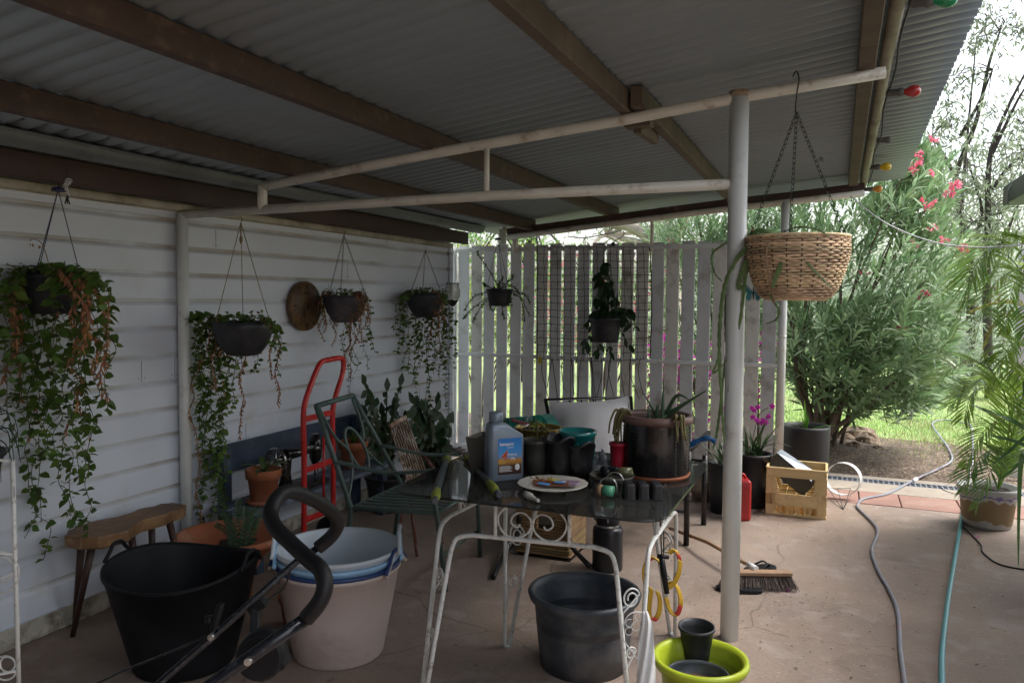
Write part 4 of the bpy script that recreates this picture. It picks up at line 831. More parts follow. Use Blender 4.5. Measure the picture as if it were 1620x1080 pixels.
for k in range(4):
    p_ = corners[k]; a_ = (corners[k-1]-p_).normalized(); b_ = (corners[(k+1) % 4]-p_).normalized(); rr_ = .12
    P0, P2 = p_+a_*rr_, p_+b_*rr_
    for i in range(9): s = i/8; ring.append(P0*(1-s)**2+p_*2*s*(1-s)+P2*s*s)
n = len(ring); ctr = sum(ring, V())/n
lo, hi = -.011, -.001
vs = [q+V((0, 0, lo)) for q in ring]+[q+(q-ctr).normalized()*.002+V((0, 0, (lo+hi)/2)) for q in ring]+[q+V((0, 0, hi)) for q in ring]
g.add(vs, [(r_*n+i, r_*n+(i+1) % n, (r_+1)*n+(i+1) % n, (r_+1)*n+i) for r_ in (0, 1) for i in range(n)]+[tuple(2*n+i for i in range(n)), tuple(reversed(range(n)))]); g.build('glass_top', m_smoke, t)
fFL, fFR, fBL, fBR = V((-1.42, 2.55, 0)), V((-.665, 2.78, 0)), fl(802, 1022), fl(1064, 1004)
zA = .62
def arch(fa, fb_, a_, b_, name='leg_frame'):
    """one bent pipe: up from one foot, over, down to the other, with two struts and scrolls up to the glass"""
    g = M(); A_, B2 = V(a_), V(b_); d = (B2-A_); dn = d.normalized(); fa, fb_ = V(fa), V(fb_)
    pts = [fa, fa.lerp(A_, .5), A_+(fa-A_).normalized()*.10]+spline([A_+(fa-A_).normalized()*.08, A_+(fa-A_).normalized()*.02+dn*.015, A_+dn*.08], 4)[1:]+[A_.lerp(B2, .5)]
    pts += spline([B2-dn*.08, B2+(fb_-B2).normalized()*.02-dn*.015, B2+(fb_-B2).normalized()*.08], 4)+[fb_.lerp(B2, .5), fb_]
    g.tube(pts, .0095, 10); zt_ = ZT-.014
    L = d.length; s0, s1 = A_+dn*L*.27, A_+dn*L*.73
    for s_ in (s0, s1): g.tube([s_, V((s_.x, s_.y, zt_))], .008, 8)
    hgt = zt_-A_.z
    for s_, sg in ((s0, 1), (s1, -1)):
        C_ = [(.95, .98), (.45, .86), (.10, .55), (.10, .28), (.30, .07), (.60, .05), (.85, .22), (.88, .48), (.68, .63), (.46, .56), (.40, .38), (.55, .28), (.62, .36)]
        g.tube(spline([s_+dn*sg*hgt*x*.95+V((0, 0, hgt*z)) for x, z in C_], 6), .0042, 6)
    return g.build(name, m_rustw, t)
def bx_(f, o, k): return V((f.x+(o.x-f.x)*k, f.y+(o.y-f.y)*k, zA))
tFL, tFR, tBL, tBR = V((-1.36, 2.74, zA)), V((-.72, 2.86, zA)), V((-1.37, 3.40, zA)), V((-.70, 3.52, zA))
A1, A2 = at(718, 843, 2, .655), at(972, 868, 2, .655); L1 = at(697, 823, 2, .67); L2 = L1+V((.03, .62, 0)); Bk1, Bk2 = V((-1.29, 3.42, .64)), V((-.78, 3.60, .64)); R1, R2 = V((-.645, 2.93, .65)), V((-.64, 3.46, .67))
arch(fFL, fFR, A1, A2); arch(fFL+V((-.02, .02, 0)), fBL+V((-.01, 0, 0)), L1, L2); arch(fBL+V((.01, 0, 0)), fBR+V((-.012, 0, 0)), Bk1, Bk2); arch(fFR+V((.02, .01, 0)), fBR+V((.012, 0, 0)), R1, R2)
for f_, u1, u2 in ((fFL, L1, A1), (fFR, A2, R1), (fBL, L2, Bk1), (fBR, Bk2, R2)):
    wd = (u2-u1); wd = V((wd.x, wd.y, 0)); w_ = max(.05, wd.length); dn_ = wd.normalized(); top_ = (u1+u2)/2
    for t_ in (.42, .72):
        mid = f_.lerp(top_, t_); r0 = w_*t_*.36; g = M()
        P = [mid+dn_*r0*(1-.62*i/26)*math.cos(.4+i/26*3.0*PI)+V((0, 0, r0*1.15*(1-.62*i/26)*math.sin(.4+i/26*3.0*PI))) for i in range(27)]
        g.tube([f_.lerp(u1, t_-.22), f_.lerp(u1, t_-.08)+dn_*r0*.3]+[P[0]]+P[1:], .0038, 6); g.build('leg_scroll', m_rustw, t)
    g = M(); g.tube([f_, f_+V((0, 0, .012))], .016, 10); g.build('foot', m_rustw, t)

# ---------------------------------------------------------------- things on the table
Z0 = ZT+.0005
def on(px, py): return fl(px, py, ZT)
# oil bottle
o = on(797, 757); s = pj(o)[2]/F_PX
t = thing('oil_bottle', 'grey plastic bottle of four stroke oil standing on the glass table', 'bottle', o)
Xb = (rt+fw*.42); Xb.z = 0; Xb.normalize(); Yb = V((-Xb.y, Xb.x, 0))  # label faces the viewer, a little to the left
m_btl = mat('grey_metallic_plastic', (.20, .25, .31), .35, .25, var=.08, dirt=(.14, .17, .21), da=.3)
W_, D_, H_ = 59*s, 30*s, 104*s
def rect(w, d, z, ox, n_=6, r_=.25):
    P = []; r = min(w, d)*r_
    for cx0, cy0, a0 in ((w/2-r, d/2-r, 0), (-w/2+r, d/2-r, PI/2), (-w/2+r, -d/2+r, PI), (w/2-r, -d/2+r, 1.5*PI)):
        for i in range(n_): a = a0+PI/2*i/(n_-1); P.append(o+Xb*(ox+cx0+r*math.cos(a))+Yb*(cy0+r*math.sin(a))+V((0, 0, z)))
    return P
secs = [(W_*.94, D_*.9, 0, 0), (W_, D_, .006, 0), (W_, D_, H_*.60, 0), (W_*.97, D_*.97, H_*.68, 0), (W_*.74, D_*.93, H_*.765, -W_*.12), (W_*.50, D_*.85, H_*.85, -W_*.21), (20*s, 20*s, H_*.875, -W_*.235), (19*s, 19*s, H_*.89, -W_*.235)]
g = M(); vs = []; 
for w, d, z, ox in secs: vs += rect(w, d, z, ox, r_=.25 if z < H_*.87 else .5)
n = 24; g.add(vs, [(r_*n+i, r_*n+(i+1) % n, (r_+1)*n+(i+1) % n, (r_+1)*n+i) for r_ in range(len(secs)-1) for i in range(n)], True); g.add(vs[-n:], [tuple(range(n))]); g.add(vs[:n], [tuple(reversed(range(n)))])
for k in range(9): g.obox(o-Xb*(W_/2+.0005)+V((0, 0, H_*(.12+.055*k)))-Yb*D_*.2, (.002, D_*.3, .0015), Xb, Yb)
g.build('body', m_btl, t)
cc = o-Xb*W_*.235+V((0, 0, H_*.885)); g = M(); g.lathe([(.001, 0), (10.5*s, 0), (11*s, 2*s), (11*s, 14*s), (9.5*s, 15.5*s), (.001, 15.5*s)], cc, 24, wob=lambda p, a, i: p*(1+.03*((int(a*24/(2*PI)) % 2) if 1 < i < 4 else 0)) if i else p); g.build('cap', m_btl, t)
# label
FN = -Yb; lx0, lx1, lz0, lz1 = -W_*.27, W_*.40, H_*.10, H_*.645
def lq(x0, x1, z0, z1, off=.0009): q = o+FN*(D_/2+off); return [q+Xb*x0+V((0, 0, z0)), q+Xb*x1+V((0, 0, z0)), q+Xb*x1+V((0, 0, z1)), q+Xb*x0+V((0, 0, z1))]
def lerp(a, b, k): return a+(b-a)*k
lw, lh = lx1-lx0, lz1-lz0
def patch(x0, x1, z0, z1, off, mt, name, par):
    g = M(); g.add(lq(lx0+lw*x0, lx0+lw*x1, lz0+lh*z0, lz0+lh*z1, off), [(0, 1, 2, 3)]); return g.build(name, mt, par)
m_lb = bpy.data.materials.new('printed_blue_to_brown_label'); N, L, B = nod(m_lb); tc = N.new('ShaderNodeTexCoord'); sp = N.new('ShaderNodeSeparateXYZ'); L.new(tc.outputs['Object'], sp.inputs[0])
mrr = N.new('ShaderNodeMapRange'); mrr.inputs['From Min'].default_value = lz0; mrr.inputs['From Max'].default_value = lz1; L.new(sp.outputs['Z'], mrr.inputs['Value'])
rp_ = N.new('ShaderNodeValToRGB'); cr = rp_.color_ramp; cr.elements[0].color = (.045, .02, .015, 1); cr.elements[1].color = (.01, .16, .50, 1)
for pos, c_ in ((.24, (.07, .03, .015)), (.33, (.40, .18, .03)), (.42, (.42, .20, .05)), (.47, (.10, .26, .50)), (.7, (.03, .24, .60))): e_ = cr.elements.new(pos); e_.color = (*c_, 1)
L.new(mrr.outputs[0], rp_.inputs['Fac']); L.new(rp_.outputs[0], B.inputs['Base Color']); B.inputs['Roughness'].default_value = .3
lab = patch(0, 1, 0, 1, .0009, m_lb, 'label', t)
m_lw = mat('label_white_ink', (.75, .76, .78), .4, var=0); m_lr = mat('label_red_ink', (.42, .06, .02), .4, var=.3, scale=30); m_ly = mat('label_gold_ink', (.5, .27, .04), .4); m_ld = mat('label_dark_ink', (.03, .02, .05), .4)
def text(body, x, z, size, mt, name, par, off=.0016, shear=0, sx=1.0, origin=None, XX=None, UP=V((0, 0, 1)), NN=None):
    cu = bpy.data.curves.new(name, 'FONT'); cu.body = body; cu.size = size; cu.shear = shear; cu.extrude = 0; cu.offset = size*.012
    to = bpy.data.objects.new(name, cu); COL.objects.link(to); dg = bpy.context.evaluated_depsgraph_get(); me = bpy.data.meshes.new_from_object(to.evaluated_get(dg)); bpy.data.objects.remove(to)
    q = origin if origin is not None else (o+FN*(D_/2+off)+Xb*(lx0+lw*x)+V((0, 0, lz0+lh*z))); XX = XX or Xb
    g = M(); g.add([q+XX*v.co.x*sx+UP*v.co.y for v in me.vertices], [tuple(p.vertices) for p in me.polygons]); return g.build(name, mt, par)
text('benaarn', .06, .80, .021, m_lw, 'lettering', lab, sx=.92); text('2 0 0 0', .38, .725, .009, m_lw, 'lettering', lab, sx=1.1)
text('4', .09, .385, .062, m_lw, 'numeral_outline', lab, off=.0013, shear=.2, sx=1.0); text('4', .10, .39, .060, m_lr, 'numeral', lab, off=.0017, shear=.2, sx=.98)
text('STROKE', .40, .515, .012, m_lw, 'lettering', lab, off=.0021, shear=.1, sx=.95); text('OIL', .52, .40, .0165, m_lw, 'lettering', lab, off=.0021, sx=.85)
patch(.03, .32, .30, .42, .0013, m_ly, 'panel', lab)
for k in range(6): patch(.05, .6-.04*(k % 3), .08+.028*k, .092+.028*k, .0014, m_lw, 'print_line', lab)
text('OIL', .76, .16, .006, m_ld, 'lettering', lab, off=.0020, sx=.8)
g = M(); q = o+FN*(D_/2+.0015)+Xb*(lx0+lw*.82)+V((0, 0, lz0+lh*.19)); g.add([q+Xb*lw*.10*math.cos(a)+V((0, 0, lw*.13*math.sin(a))) for a in [j*PI/12 for j in range(24)]], [tuple(range(24))]); g.build('round_seal', m_lw, lab)

# loppers / grip shears
m_grip = mat('dark_grey_grip', (.055, .065, .075), .5, var=.15); m_lime = mat('olive_lime_rubber', (.20, .23, .02), .5, var=.15)
t = thing('garden_shears', 'grey and lime handled garden shears spread open on the glass table', 'shears', on(735, 770))
zr = .012
def grip(pts, name):
    P = [on(a, b)+V((0, 0, zr+z)) for a, b, z in pts]; g = M(); g.tube(spline(P, 5), [.011+.006*math.sin(PI*i/(5*(len(P)-1))) for i in range(5*(len(P)-1)+1)], 12); h_ = g.build(name, m_grip, t)
    for a_, b_ in ((0, .14), (.74, .93)):
        g = M(); sp_ = spline(P, 8); i0, i1 = int(a_*(len(sp_)-1)), int(b_*(len(sp_)-1)); g.tube(sp_[i0:i1+1], [.014+.005*math.sin(PI*j/max(1, (i1-i0))) for j in range(i1-i0+1)], 12); g.build('rubber_inlay', m_lime, h_)
grip([(708, 728, .0), (700, 752, .002), (692, 776, .0), (688, 798, 0)], 'handle'); grip([(738, 728, 0), (752, 744, .002), (770, 764, .0), (790, 788, 0)], 'handle')
g = M(); 
for a_, b_ in (((706, 726), (728, 712)), ((740, 726), (716, 713)), ((712, 720), (735, 716))): g.bar(on(*a_)+V((0, 0, .012)), on(*b_)+V((0, 0, .016)), .02, .006)
g.lathe([(.001, 0), (.012, 0), (.012, .012), (.001, .014)], on(722, 718)+V((0, 0, .01)), 14); g.build('blades', mat('dull_rusted_steel', (.10, .09, .08), .5, .6, dirt=(.12, .06, .03), da=.5, ds=40), t)
g = M(); g.obox(on(703, 740)+V((0, 0, .028)), (.016, .012, .001), (0, 1, 0)); g.build('sticker', m_lw, t)

# plate with seed packets
c = on(874, 772); s = pj(c)[2]/F_PX; rr = 56*s
m_plate = mat('painted_ceramic', (.62, .60, .54), .2, var=.05)
t = thing('plate', 'white patterned oval plate holding seed packets and dried petals on the table', 'plate', c)
g = M(); g.lathe([(.001, 0), (rr*.55, 0), (rr*.6, .004), (rr*.97, .020), (rr, .023), (rr*.96, .023), (rr*.6, .008), (.001, .006)], c, 56, wob=lambda p, a, i: p*(1+.012*math.cos(a*16)) if i > 2 else p); g.build('dish', m_plate, t)
for k in range(46):
    a = rnd(0, 6.28); q = c+V((math.cos(a), math.sin(a), 0))*rr*rnd(.68, .9); z = c.z+.0125+.028*((q-c).length/rr-.72)
    if k < 24:
        g = M(); q.z = z+.004; L_ = rnd(.006, .013); g.leaf(q, V((rnd(-1, 1), rnd(-1, 1), .2)), V((0, 0, 1)), L_, L_*.6, 0, .05, 1)
        g.build('painted_flower', R.choice([m_ly, m_lime]) if k % 3 else mat('violet_glaze', (.22, .12, .35), .3), t) if k < 12 else None
t2 = thing('seed_packets', 'pile of torn colourful seed packets with a blue and white one on the plate', 'seed packets', c+V((0, 0, .01)))
m_pkts = [mat('orange_brown_packet', (.32, .10, .03), .5, var=.4, scale=30), mat('rusty_packet', (.16, .06, .035), .5, var=.4, scale=25), mat('violet_grey_packet', (.24, .17, .24), .5, var=.5, scale=30), mat('blue_packet', (.10, .30, .62), .35, var=.2), mat('yellow_packet', (.42, .36, .05), .5, var=.4, scale=25)]
for (dx, dy, dz, w, d_, an, mi) in ((-.035, .0, .017, .07, .045, .3, 0), (.02, -.01, .022, .10, .05, .25, 1), (.06, .02, .025, .09, .05, -.2, 2), (.035, -.012, .031, .045, .018, .2, 3), (.0, .05, .02, .08, .03, .1, 4), (-.025, -.035, .024, .05, .02, -.1, 3)):
    g = M(); g.obox(c+V((dx, dy, dz)), (w, d_, .004), V((math.cos(an), math.sin(an), rnd(-.08, .12))), V((-math.sin(an), math.cos(an), .1))); g.build('packet', m_pkts[mi], t2)
g = M(); g.obox(c+V((.052, -.008, .0345)), (.018, .012, .002), V((math.cos(.2), math.sin(.2), 0))); g.build('packet', m_lw, t2)
g = M()
for k in range(90): q = c+V((-.045+rnd(-.04, .035), .005+rnd(-.03, .03), .021+rnd(0, .012))); g.leaf(q, rv(), rv(), rnd(.012, .024), .005, .1, .2, 1)
g2 = one(g, 'dried_petals', leafm('dried_orange_petals', (.36, .14, .03), .5), 'heap of dried orange petals on the left half of the plate', 'petals'); g2['kind'] = 'stuff'; del g2['label']; del g2['category']

# hose connector
t = thing('hose_connector', 'pale plastic tap connector lying on the table in front of the plate', 'hose connector', on(842, 792)); g = M(); a_ = on(831, 787)+V((0, 0, .014)); b_ = on(852, 796)+V((0, 0, .010)); d_ = (b_-a_)
g.tube([a_, a_+d_*.38, a_+d_*.42, a_+d_*.62, a_+d_*.66, a_+d_*.92, b_], [.0135, .0145, .010, .009, .0075, .0075, .006], 16); g.build('body', mat('off_white_plastic', (.42, .42, .38), .4), t); g = M(); g.tube([b_-d_*.12+V((.0075*math.cos(a), 0, .0075*math.sin(a))) for a in [j*PI/6 for j in range(12)]], .0022, 5, closed=True); g.build('seal_ring', m_black, t)

# pots on the table
def simplepot(cpx, w_top, w_bot, hpx, label, mt, name='plant_pot', cat='pot', z0=ZT, soil=False, n=36, lip=.003, grp='pots standing on the glass table', wob=None):
    c = fl(*cpx, z0); s = pj(c)[2]/F_PX; rt_, rb, h = w_top*s/2, w_bot*s/2, hpx*s; c = c+V((0, rb*.7, 0)); c.z = z0
    t = thing(name, label, cat, c, grp); g = M(); g.lathe([(.001, 0), (rb, 0), (rb+(rt_-rb)*.5, h*.5), (rt_-.001, h*.9), (rt_+lip, h*.91), (rt_+lip, h), (rt_-.004, h), (rb+(rt_-rb)*.4, h*.4), (.001, h*.3)], c, n, wob=wob); g.build('body', mt, t)
    if soil: g = M(); g.lathe([(.001, h*.9), (rt_*.97, h*.87)], c, 18, wob=lambda p, a, i: p+V((0, 0, rnd(-.003, .005)))); g.build('soil', m_potsoil, t)
    return t, c, rt_, rb, h
m_glazeteal = mat('glossy_teal_glaze', (.012, .165, .165), .15, var=.15, coat=.6)
t, c, rt_, rb, h = simplepot((908, 752), 59, 44, 70, 'glossy teal ceramic pot with incised chevrons behind the black nursery pots', m_glazeteal)
g = M()
for k in range(10):
    a0 = k*2*PI/10
    for j in range(5):
        a1 = a0+.05*j; r_ = rt_*.965
        for sg in (-1, 1): g.tube([c+V((r_*math.cos(a1+sg*.26*0), r_*math.sin(a1), h*.80-.012*j)), c+V(((r_-.004)*math.cos(a1+sg*.26), (r_-.004)*math.sin(a1+sg*.26), h*.55-.012*j))], .0012, 4)
g.build('chevron_relief', mat('pale_teal_relief', (.06, .26, .25), .25), t)
m_nurs = mat('black_nursery_plastic', (.011, .011, .014), .4, var=.25)
def rim_wave(p, a, i): return p+V((0, 0, .022*max(0, math.cos(a*2+1.2)) if i >= 3 else 0))
simplepot((882, 758), 46, 36, 62, 'black nursery pot with scalloped rim, left of the pair', m_nurs, wob=rim_wave)
simplepot((914, 760), 46, 34, 56, 'black nursery pot tipped rim, right of the pair beside the plate', m_nurs, wob=rim_wave)
m_olive = mat('olive_grey_plastic', (.055, .055, .048), .5, var=.15)
t, c, rt_, rb, h = simplepot((845, 752), 46, 36, 56, 'olive grey pot with a small yellow green leaved cutting', m_olive, soil=True); g = M()
for k in range(16): a = k*2.4; g.leaf(c+V((rnd(-.01, .01), rnd(-.01, .01), h*.9+.012+rnd(0, .09))), V((math.cos(a), math.sin(a), rnd(-.7, .6))), V((0, 0, 1)), rnd(.05, .075), .018, .35, .2, 3)
g.tube([c+V((0, 0, h*.85)), c+V((0, 0, h*.9+.10))], .003, 5); g.build('leaves', leafm('yellow_green_leaf', (.17, .19, .05)), t)
t, c, rt_, rb, h = simplepot((826, 748), 40, 32, 50, 'dark maroon pot half hidden behind the oil bottle', mat('maroon_plastic', (.05, .012, .02), .4), soil=True)
# grey square planter
q = on(737, 752); s = pj(q)[2]/F_PX; t = thing('square_planter', 'plain grey brown square planter behind the open shears', 'planter', q+V((.03, .06, 0))); g = M(); w0, w1, hh_ = 46*s, 60*s, 58*s; cq = V((q.x+.06, q.y+.12, Z0)); vs = []
for w, z in ((w0, 0), (w1, hh_), (w1-.012, hh_), (w0-.01, .05)): vs += [cq+V((a*w/2, b*w/2, z)) for a, b in ((-1, -1), (1, -1), (1, 1), (-1, 1))]
g.add(vs, [(3, 2, 1, 0)]+[(4*r_+i, 4*r_+(i+1) % 4, 4*r_+4+(i+1) % 4, 4*r_+4+i) for r_ in range(3) for i in range(4)]+[(12, 13, 14, 15)]); g.build('body', mat('grey_brown_composite', (.10, .09, .075), .7, var=.1), t)
g = M(); g.add([cq+V((a*(w1-.014)/2, b*(w1-.014)/2, hh_*.9)) for a, b in ((-1, -1), (1, -1), (1, 1), (-1, 1))], [(0, 1, 2, 3)]); g.build('soil', m_potsoil, t)
# gold hammered pot behind
q = fl(845, 733, ZT); c = V((q.x, q.y+.05, Z0)); s = pj(c)[2]/F_PX
t = thing('gold_planter', 'hammered shiny gold bowl planter at the back of the table', 'planter', c); m_gold = mat('hammered_brass', (.48, .34, .10), .28, .85, var=.15, bump=.9, bs=60)
g = M(); h = 55*s; g.lathe([(.001, 0), (30*s, 0), (38*s, h*.4), (37*s, h*.98), (38*s, h), (35*s, h), (33*s, h*.5), (.001, h*.3)], c, 40); g.build('bowl', m_gold, t); g = M(); g.lathe([(.001, h*.93), (34*s, h*.9)], c, 18, wob=lambda p, a, i: p+V((0, 0, rnd(-.005, .012)))); g.build('soil', m_potsoil, t)
t2 = thing('paper_scrap', 'crumpled maroon and white seed packet lying on the gold planter', 'packet', c+V((-.07, -.02, h))); g = M(); g.obox(c+V((-.075, -.03, h+.02)), (.09, .05, .006), (1, .2, -.25)); g.build('sheet', mat('maroon_paper', (.12, .02, .03), .6, var=.3, scale=30), t2); g = M(); g.obox(c+V((-.05, -.04, h+.009)), (.035, .03, .006), (1, -.2, .2)); g.build('white_corner', m_lw, t2)
# big dark pot with aloe
c = on(1031, 757)+V((0, .075, 0)); c.z = ZT; d_ = pj(c)[2]; s = d_/F_PX; rr = 51*s; H = 100*s
t = thing('aloe_pot', 'big dark patterned pot with brown rim holding a spiky aloe on the table', 'potted plant', c)
g = M(); g.lathe([(.001, .008), (rr*.96, .008), (rr*1.01, .02), (rr*1.02, H*.5), (rr*1.0, H*.82), (rr*1.0, H*.86)], c, 64); g.build('body', mat('dark_glazed_pot', (.014, .012, .013), .25, var=.25, coat=.3), t)
g = M(); g.lathe([(rr*1.0, H*.84), (rr*1.10, H*.855), (rr*1.13, H*.91), (rr*1.10, H*.97), (rr*1.0, H*.975), (rr*.95, H*.90), (rr*.93, H*.5)], c, 64); g.build('rim', mat('brown_glazed_rim', (.15, .085, .07), .4, var=.15), t)
g = M(); g.lathe([(.001, H*.88), (rr*.95, H*.86)], c, 20, wob=lambda p, a, i: p+V((0, 0, rnd(-.004, .008)))); g.build('soil', m_potsoil, t)
g = M()
for k in range(26):
    a0 = k*2*PI/26
    for j in range(13):
        z = H*(.10+.055*j); r_ = rr*1.022
        for sg in (-1, 1): g.tube([c+V((r_*math.cos(a0), r_*math.sin(a0), z)), c+V((r_*math.cos(a0+sg*.05), r_*math.sin(a0+sg*.05), z+.009))], .0011, 3, caps=False)
g.build('herringbone_relief', mat('dark_relief', (.03, .028, .03), .2), t)
g = M(); tp = c+V((0, 0, H*.88))
for (ex, ey, w, mm_) in ((1118, 617, .022, .0), (1090, 632, .02, .06), (1050, 606, .018, 0), (1018, 622, .016, 0), (1042, 640, .02, .02), (1070, 645, .022, .01), (1030, 650, .02, 0), (1060, 655, .022, 0), (1025, 640, .016, 0)):
    e = at(ex, ey, 1, c.y+rnd(-.03, .03)); b0 = tp+V((rnd(-.04, .03), rnd(-.03, .03), 0)); pts = spline([b0, b0.lerp(e, .5)+V((0, 0, mm_)), e], 8); n_ = len(pts)
    g.tube(pts, [w*.5*(1-(i/(n_-1))**1.6*.86) for i in range(n_)], 8)
    for i in range(1, n_-1):
        for sg in (-1, 1): g.tube([pts[i], pts[i]+V((sg*w*.62*(1-i/n_), -.004, .003))], [.002, .0004], 3, caps=False)
g.build('aloe_leaves', m_aloe, t)
m_with = mat('withered_olive_stems', (.13, .11, .04), .6, var=.4, scale=20)
for (cx0, sg, n_) in ((-.93, 1, 10), (.78, 1, 6)):
    g = M()
    for k in range(n_):
        b0 = c+V((rr*cx0+rnd(-.015, .035), -rr*(.35 if cx0 < 0 else .75)+rnd(-.02, .02), H*.97)); g.tube(spline([b0, b0+V((-.015 if cx0 < 0 else .012, -.02, .02)), b0+V((-.035 if cx0 < 0 else .018, -.03, -.03)), b0+V((rnd(-.05, -.025) if cx0 < 0 else rnd(.015, .03), -.03, -rnd(.06, .14 if cx0 < 0 else .10)))], 5), [.0065-.0002*i for i in range(16)], 6)
    g.build('trailing_stems', m_with, t)
g = M(); g.lathe([(.001, 0), (rr*1.0, 0), (rr*1.055, .016), (rr*1.03, .017), (.001, .004)], c+V((0, 0, .0006)), 48); g.build('saucer', mat('orange_terracotta', (.28, .09, .04), .6), t)
# bowl with odds and ends
c = on(966, 768)+V((0, .02, 0)); c.z = Z0; s = pj(c)[2]/F_PX; m_bowl = mat('pewter_bowl', (.09, .09, .075), .4, .3)
t = thing('small_bowl', 'small dark metal bowl of odds and ends on the table by the aloe', 'bowl', c); g = M(); r_ = 36*s; g.lathe([(.001, 0), (r_*.45, 0), (r_*.8, .018), (r_, .042), (r_*.97, .043), (r_*.7, .02), (.001, .008)], c, 36); g.build('bowl', m_bowl, t)
g = M(); q = c+V((-.012, .01, .03))
for k in range(4): g.lathe([(.001, 0), (.016, 0), (.018, .02), (.012, .03), (.001, .032)], q+V((-.03+.018*k, rnd(-.01, .02), rnd(-.005, .012))), 12)
g.build('contents', m_black, t)
t3 = thing('green_tumbler', 'dull olive glass tumbler lying in the small dark bowl', 'tumbler', c+V((.03, 0, .03))); g = M(); a_ = c+V((.022, -.01, .055)); b_ = c+V((.085, -.005, .062)); g.tube([a_, a_.lerp(b_, .3), b_, b_], [.012, .020, .018, .006], 16); g.build('body', mat('olive_glass', (.10, .10, .05), .2), t3)
# twine dispenser: two metal loops with spools
q = on(962, 785); t = thing('label_tape_roll', 'small cardboard and green tape rolls under an arched silver wire hoop on the table', 'tape roll', q); g = M(); s = pj(q)[2]/F_PX
for dy in (0, .10):
    cc = q+V((0, dy, 12*s)); g.tube([cc+V((-14*s, 0, 4*s))]+[cc+V((14*s*math.cos(a), 0, 4*s+14*s*math.sin(a))) for a in [PI-PI*j/14 for j in range(15)]]+[cc+V((14*s, 0, -8*s))], .0028, 6)
g.build('wire_hoop', m_silver, t)
XA = Matrix(((0, 0, 1), (1, 0, 0), (0, 1, 0)))
g = M(); g.lathe([(.001, -17*s), (9*s, -17*s), (9*s, -10*s), (.001, -10*s)], q+V((0, 0, 9*s)), 20, ax=XA); g.build('cardboard_core', mat('cardboard', (.30, .18, .10), .8), t)
g = M(); g.lathe([(.001, -8*s), (8.5*s, -8*s), (8.5*s, 9*s), (.001, 9*s)], q+V((0, 0, 9*s)), 20, ax=XA); g.build('green_tape', mat('mint_green_tape', (.10, .36, .22), .4), t)
# seedling tray (upside down cells)
q0 = on(1018, 790); s = pj(q0)[2]/F_PX; t = thing('seedling_cells', 'upturned black plastic seedling cell strip at the front of the table', 'seedling tray', q0); dx = V((.93, .38, 0)).normalized(); dy = V((-.38, .93, 0))
for k in range(3):
    for j in range(2):
        cc = V((q0.x, q0.y, Z0))+dx*(k-1)*19*s*1.15+dy*(j*.038+.01); g = M(); vs = []
        for w, z in ((18*s, .0), (17.5*s, .004), (14.5*s, 22*s), (12*s, 25*s)): vs += [cc+dx*a*w/2+dy*b*w/2+V((0, 0, z)) for a, b in ((-1, -1), (-.5, -1.12), (.5, -1.12), (1, -1), (1.1, 0), (1, 1), (0, 1.1), (-1, 1), (-1.1, 0))]
        g.add(vs, [(9*r_+i, 9*r_+(i+1) % 9, 9*r_+9+(i+1) % 9, 9*r_+9+i) for r_ in range(3) for i in range(9)]+[tuple(27+i for i in range(9))]); g.build('cell', m_nurs, t)
g = M(); g.obox(V((q0.x, q0.y, Z0+.0015))+dy*.028, (66*s, .085, .002), dx, dy); g.build('flange', m_nurs, t)
# red cup, plastic bag, blue jug handle
t, c, rt_, rb, h = simplepot((975, 752), 26, 20, 52, 'small red plastic cup just left of the big aloe pot', mat('red_plastic', (.40, .02, .04), .35), name='plastic_cup', cat='cup', grp=None)
g = M(); q = on(945, 752)+V((0, .05, 0)); m_bag = mat('clear_crinkled_plastic', (.35, .37, .40), .15, var=.2); _b = m_bag.node_tree.nodes['Principled BSDF']; _b.inputs['Transmission Weight'].default_value = .6; _b.inputs['Alpha'].default_value = .7
g.lathe([(.001, 0), (.035, .002), (.045, .02), (.04, .045), (.025, .065), (.012, .08), (.001, .085)], q, 14, wob=lambda p, a, i: p*(1+.22*math.sin(a*5+i*2))+V((0, 0, .006*math.sin(a*3+i)))); g.s = [False]*len(g.f); one(g, 'plastic_bag', m_bag, 'crumpled clear plastic bag between the nursery pots and the small bowl', 'plastic bag')
t = thing('blue_jug', 'blue plastic watering jug with long handle behind the aloe pot', 'jug', V((-.66, 3.60, ZT))); m_bj = mat('deep_blue_plastic', (.015, .09, .24), .3)
g = M(); cj = V((-.72, 3.60, Z0)); g.lathe([(.001, 0), (.06, 0), (.075, .05), (.07, .18), (.055, .21), (.05, .21), (.06, .17), (.001, .05)], cj, 28); g.build('body', m_bj, t)
g = M(); P = [at(a, b, 1, 3.6) for a, b in ((1085, 720), (1090, 706), (1105, 697), (1120, 693), (1132, 699))]; sp_ = spline(P, 5); g.tube(sp_, [.012+.002*math.sin(i) for i in range(len(sp_))], 12); g.build('handle', m_bj, t)

# ---------------------------------------------------------------- behind the table
t = thing('cane_armchair', 'black bamboo style armchair behind the table, facing the viewer', 'chair', (-1.5, 5.3, 0))
m_cane = mat('black_lacquered_cane', (.012, .011, .012), .35, var=.4, bump=.1)
a_, b_ = at(863, 632, 1, 5.74), at(998, 628, 1, 5.74); SW = V((a_.x, 5.05, 0)); SE = V((-.865, 5.085, 0))
g = M(); g.tube([a_, at(880, 720, 1, 5.60), V((a_.x+.12, 5.6, .45))], .015, 10); g.tube([b_, at(1003, 700, 1, 5.65), V((b_.x+.05, 5.6, .45))], .013, 10); g.tube([a_+V((-.01, 0, 0)), b_+V((.01, 0, 0))], .010, 10)
for k in range(1, 7): g.tube([a_.lerp(b_, k/7), V((a_.x+.12, 5.6, .45)).lerp(V((b_.x+.05, 5.6, .45)), k/7)], .007, 6)
g.build('backrest', m_cane, t)
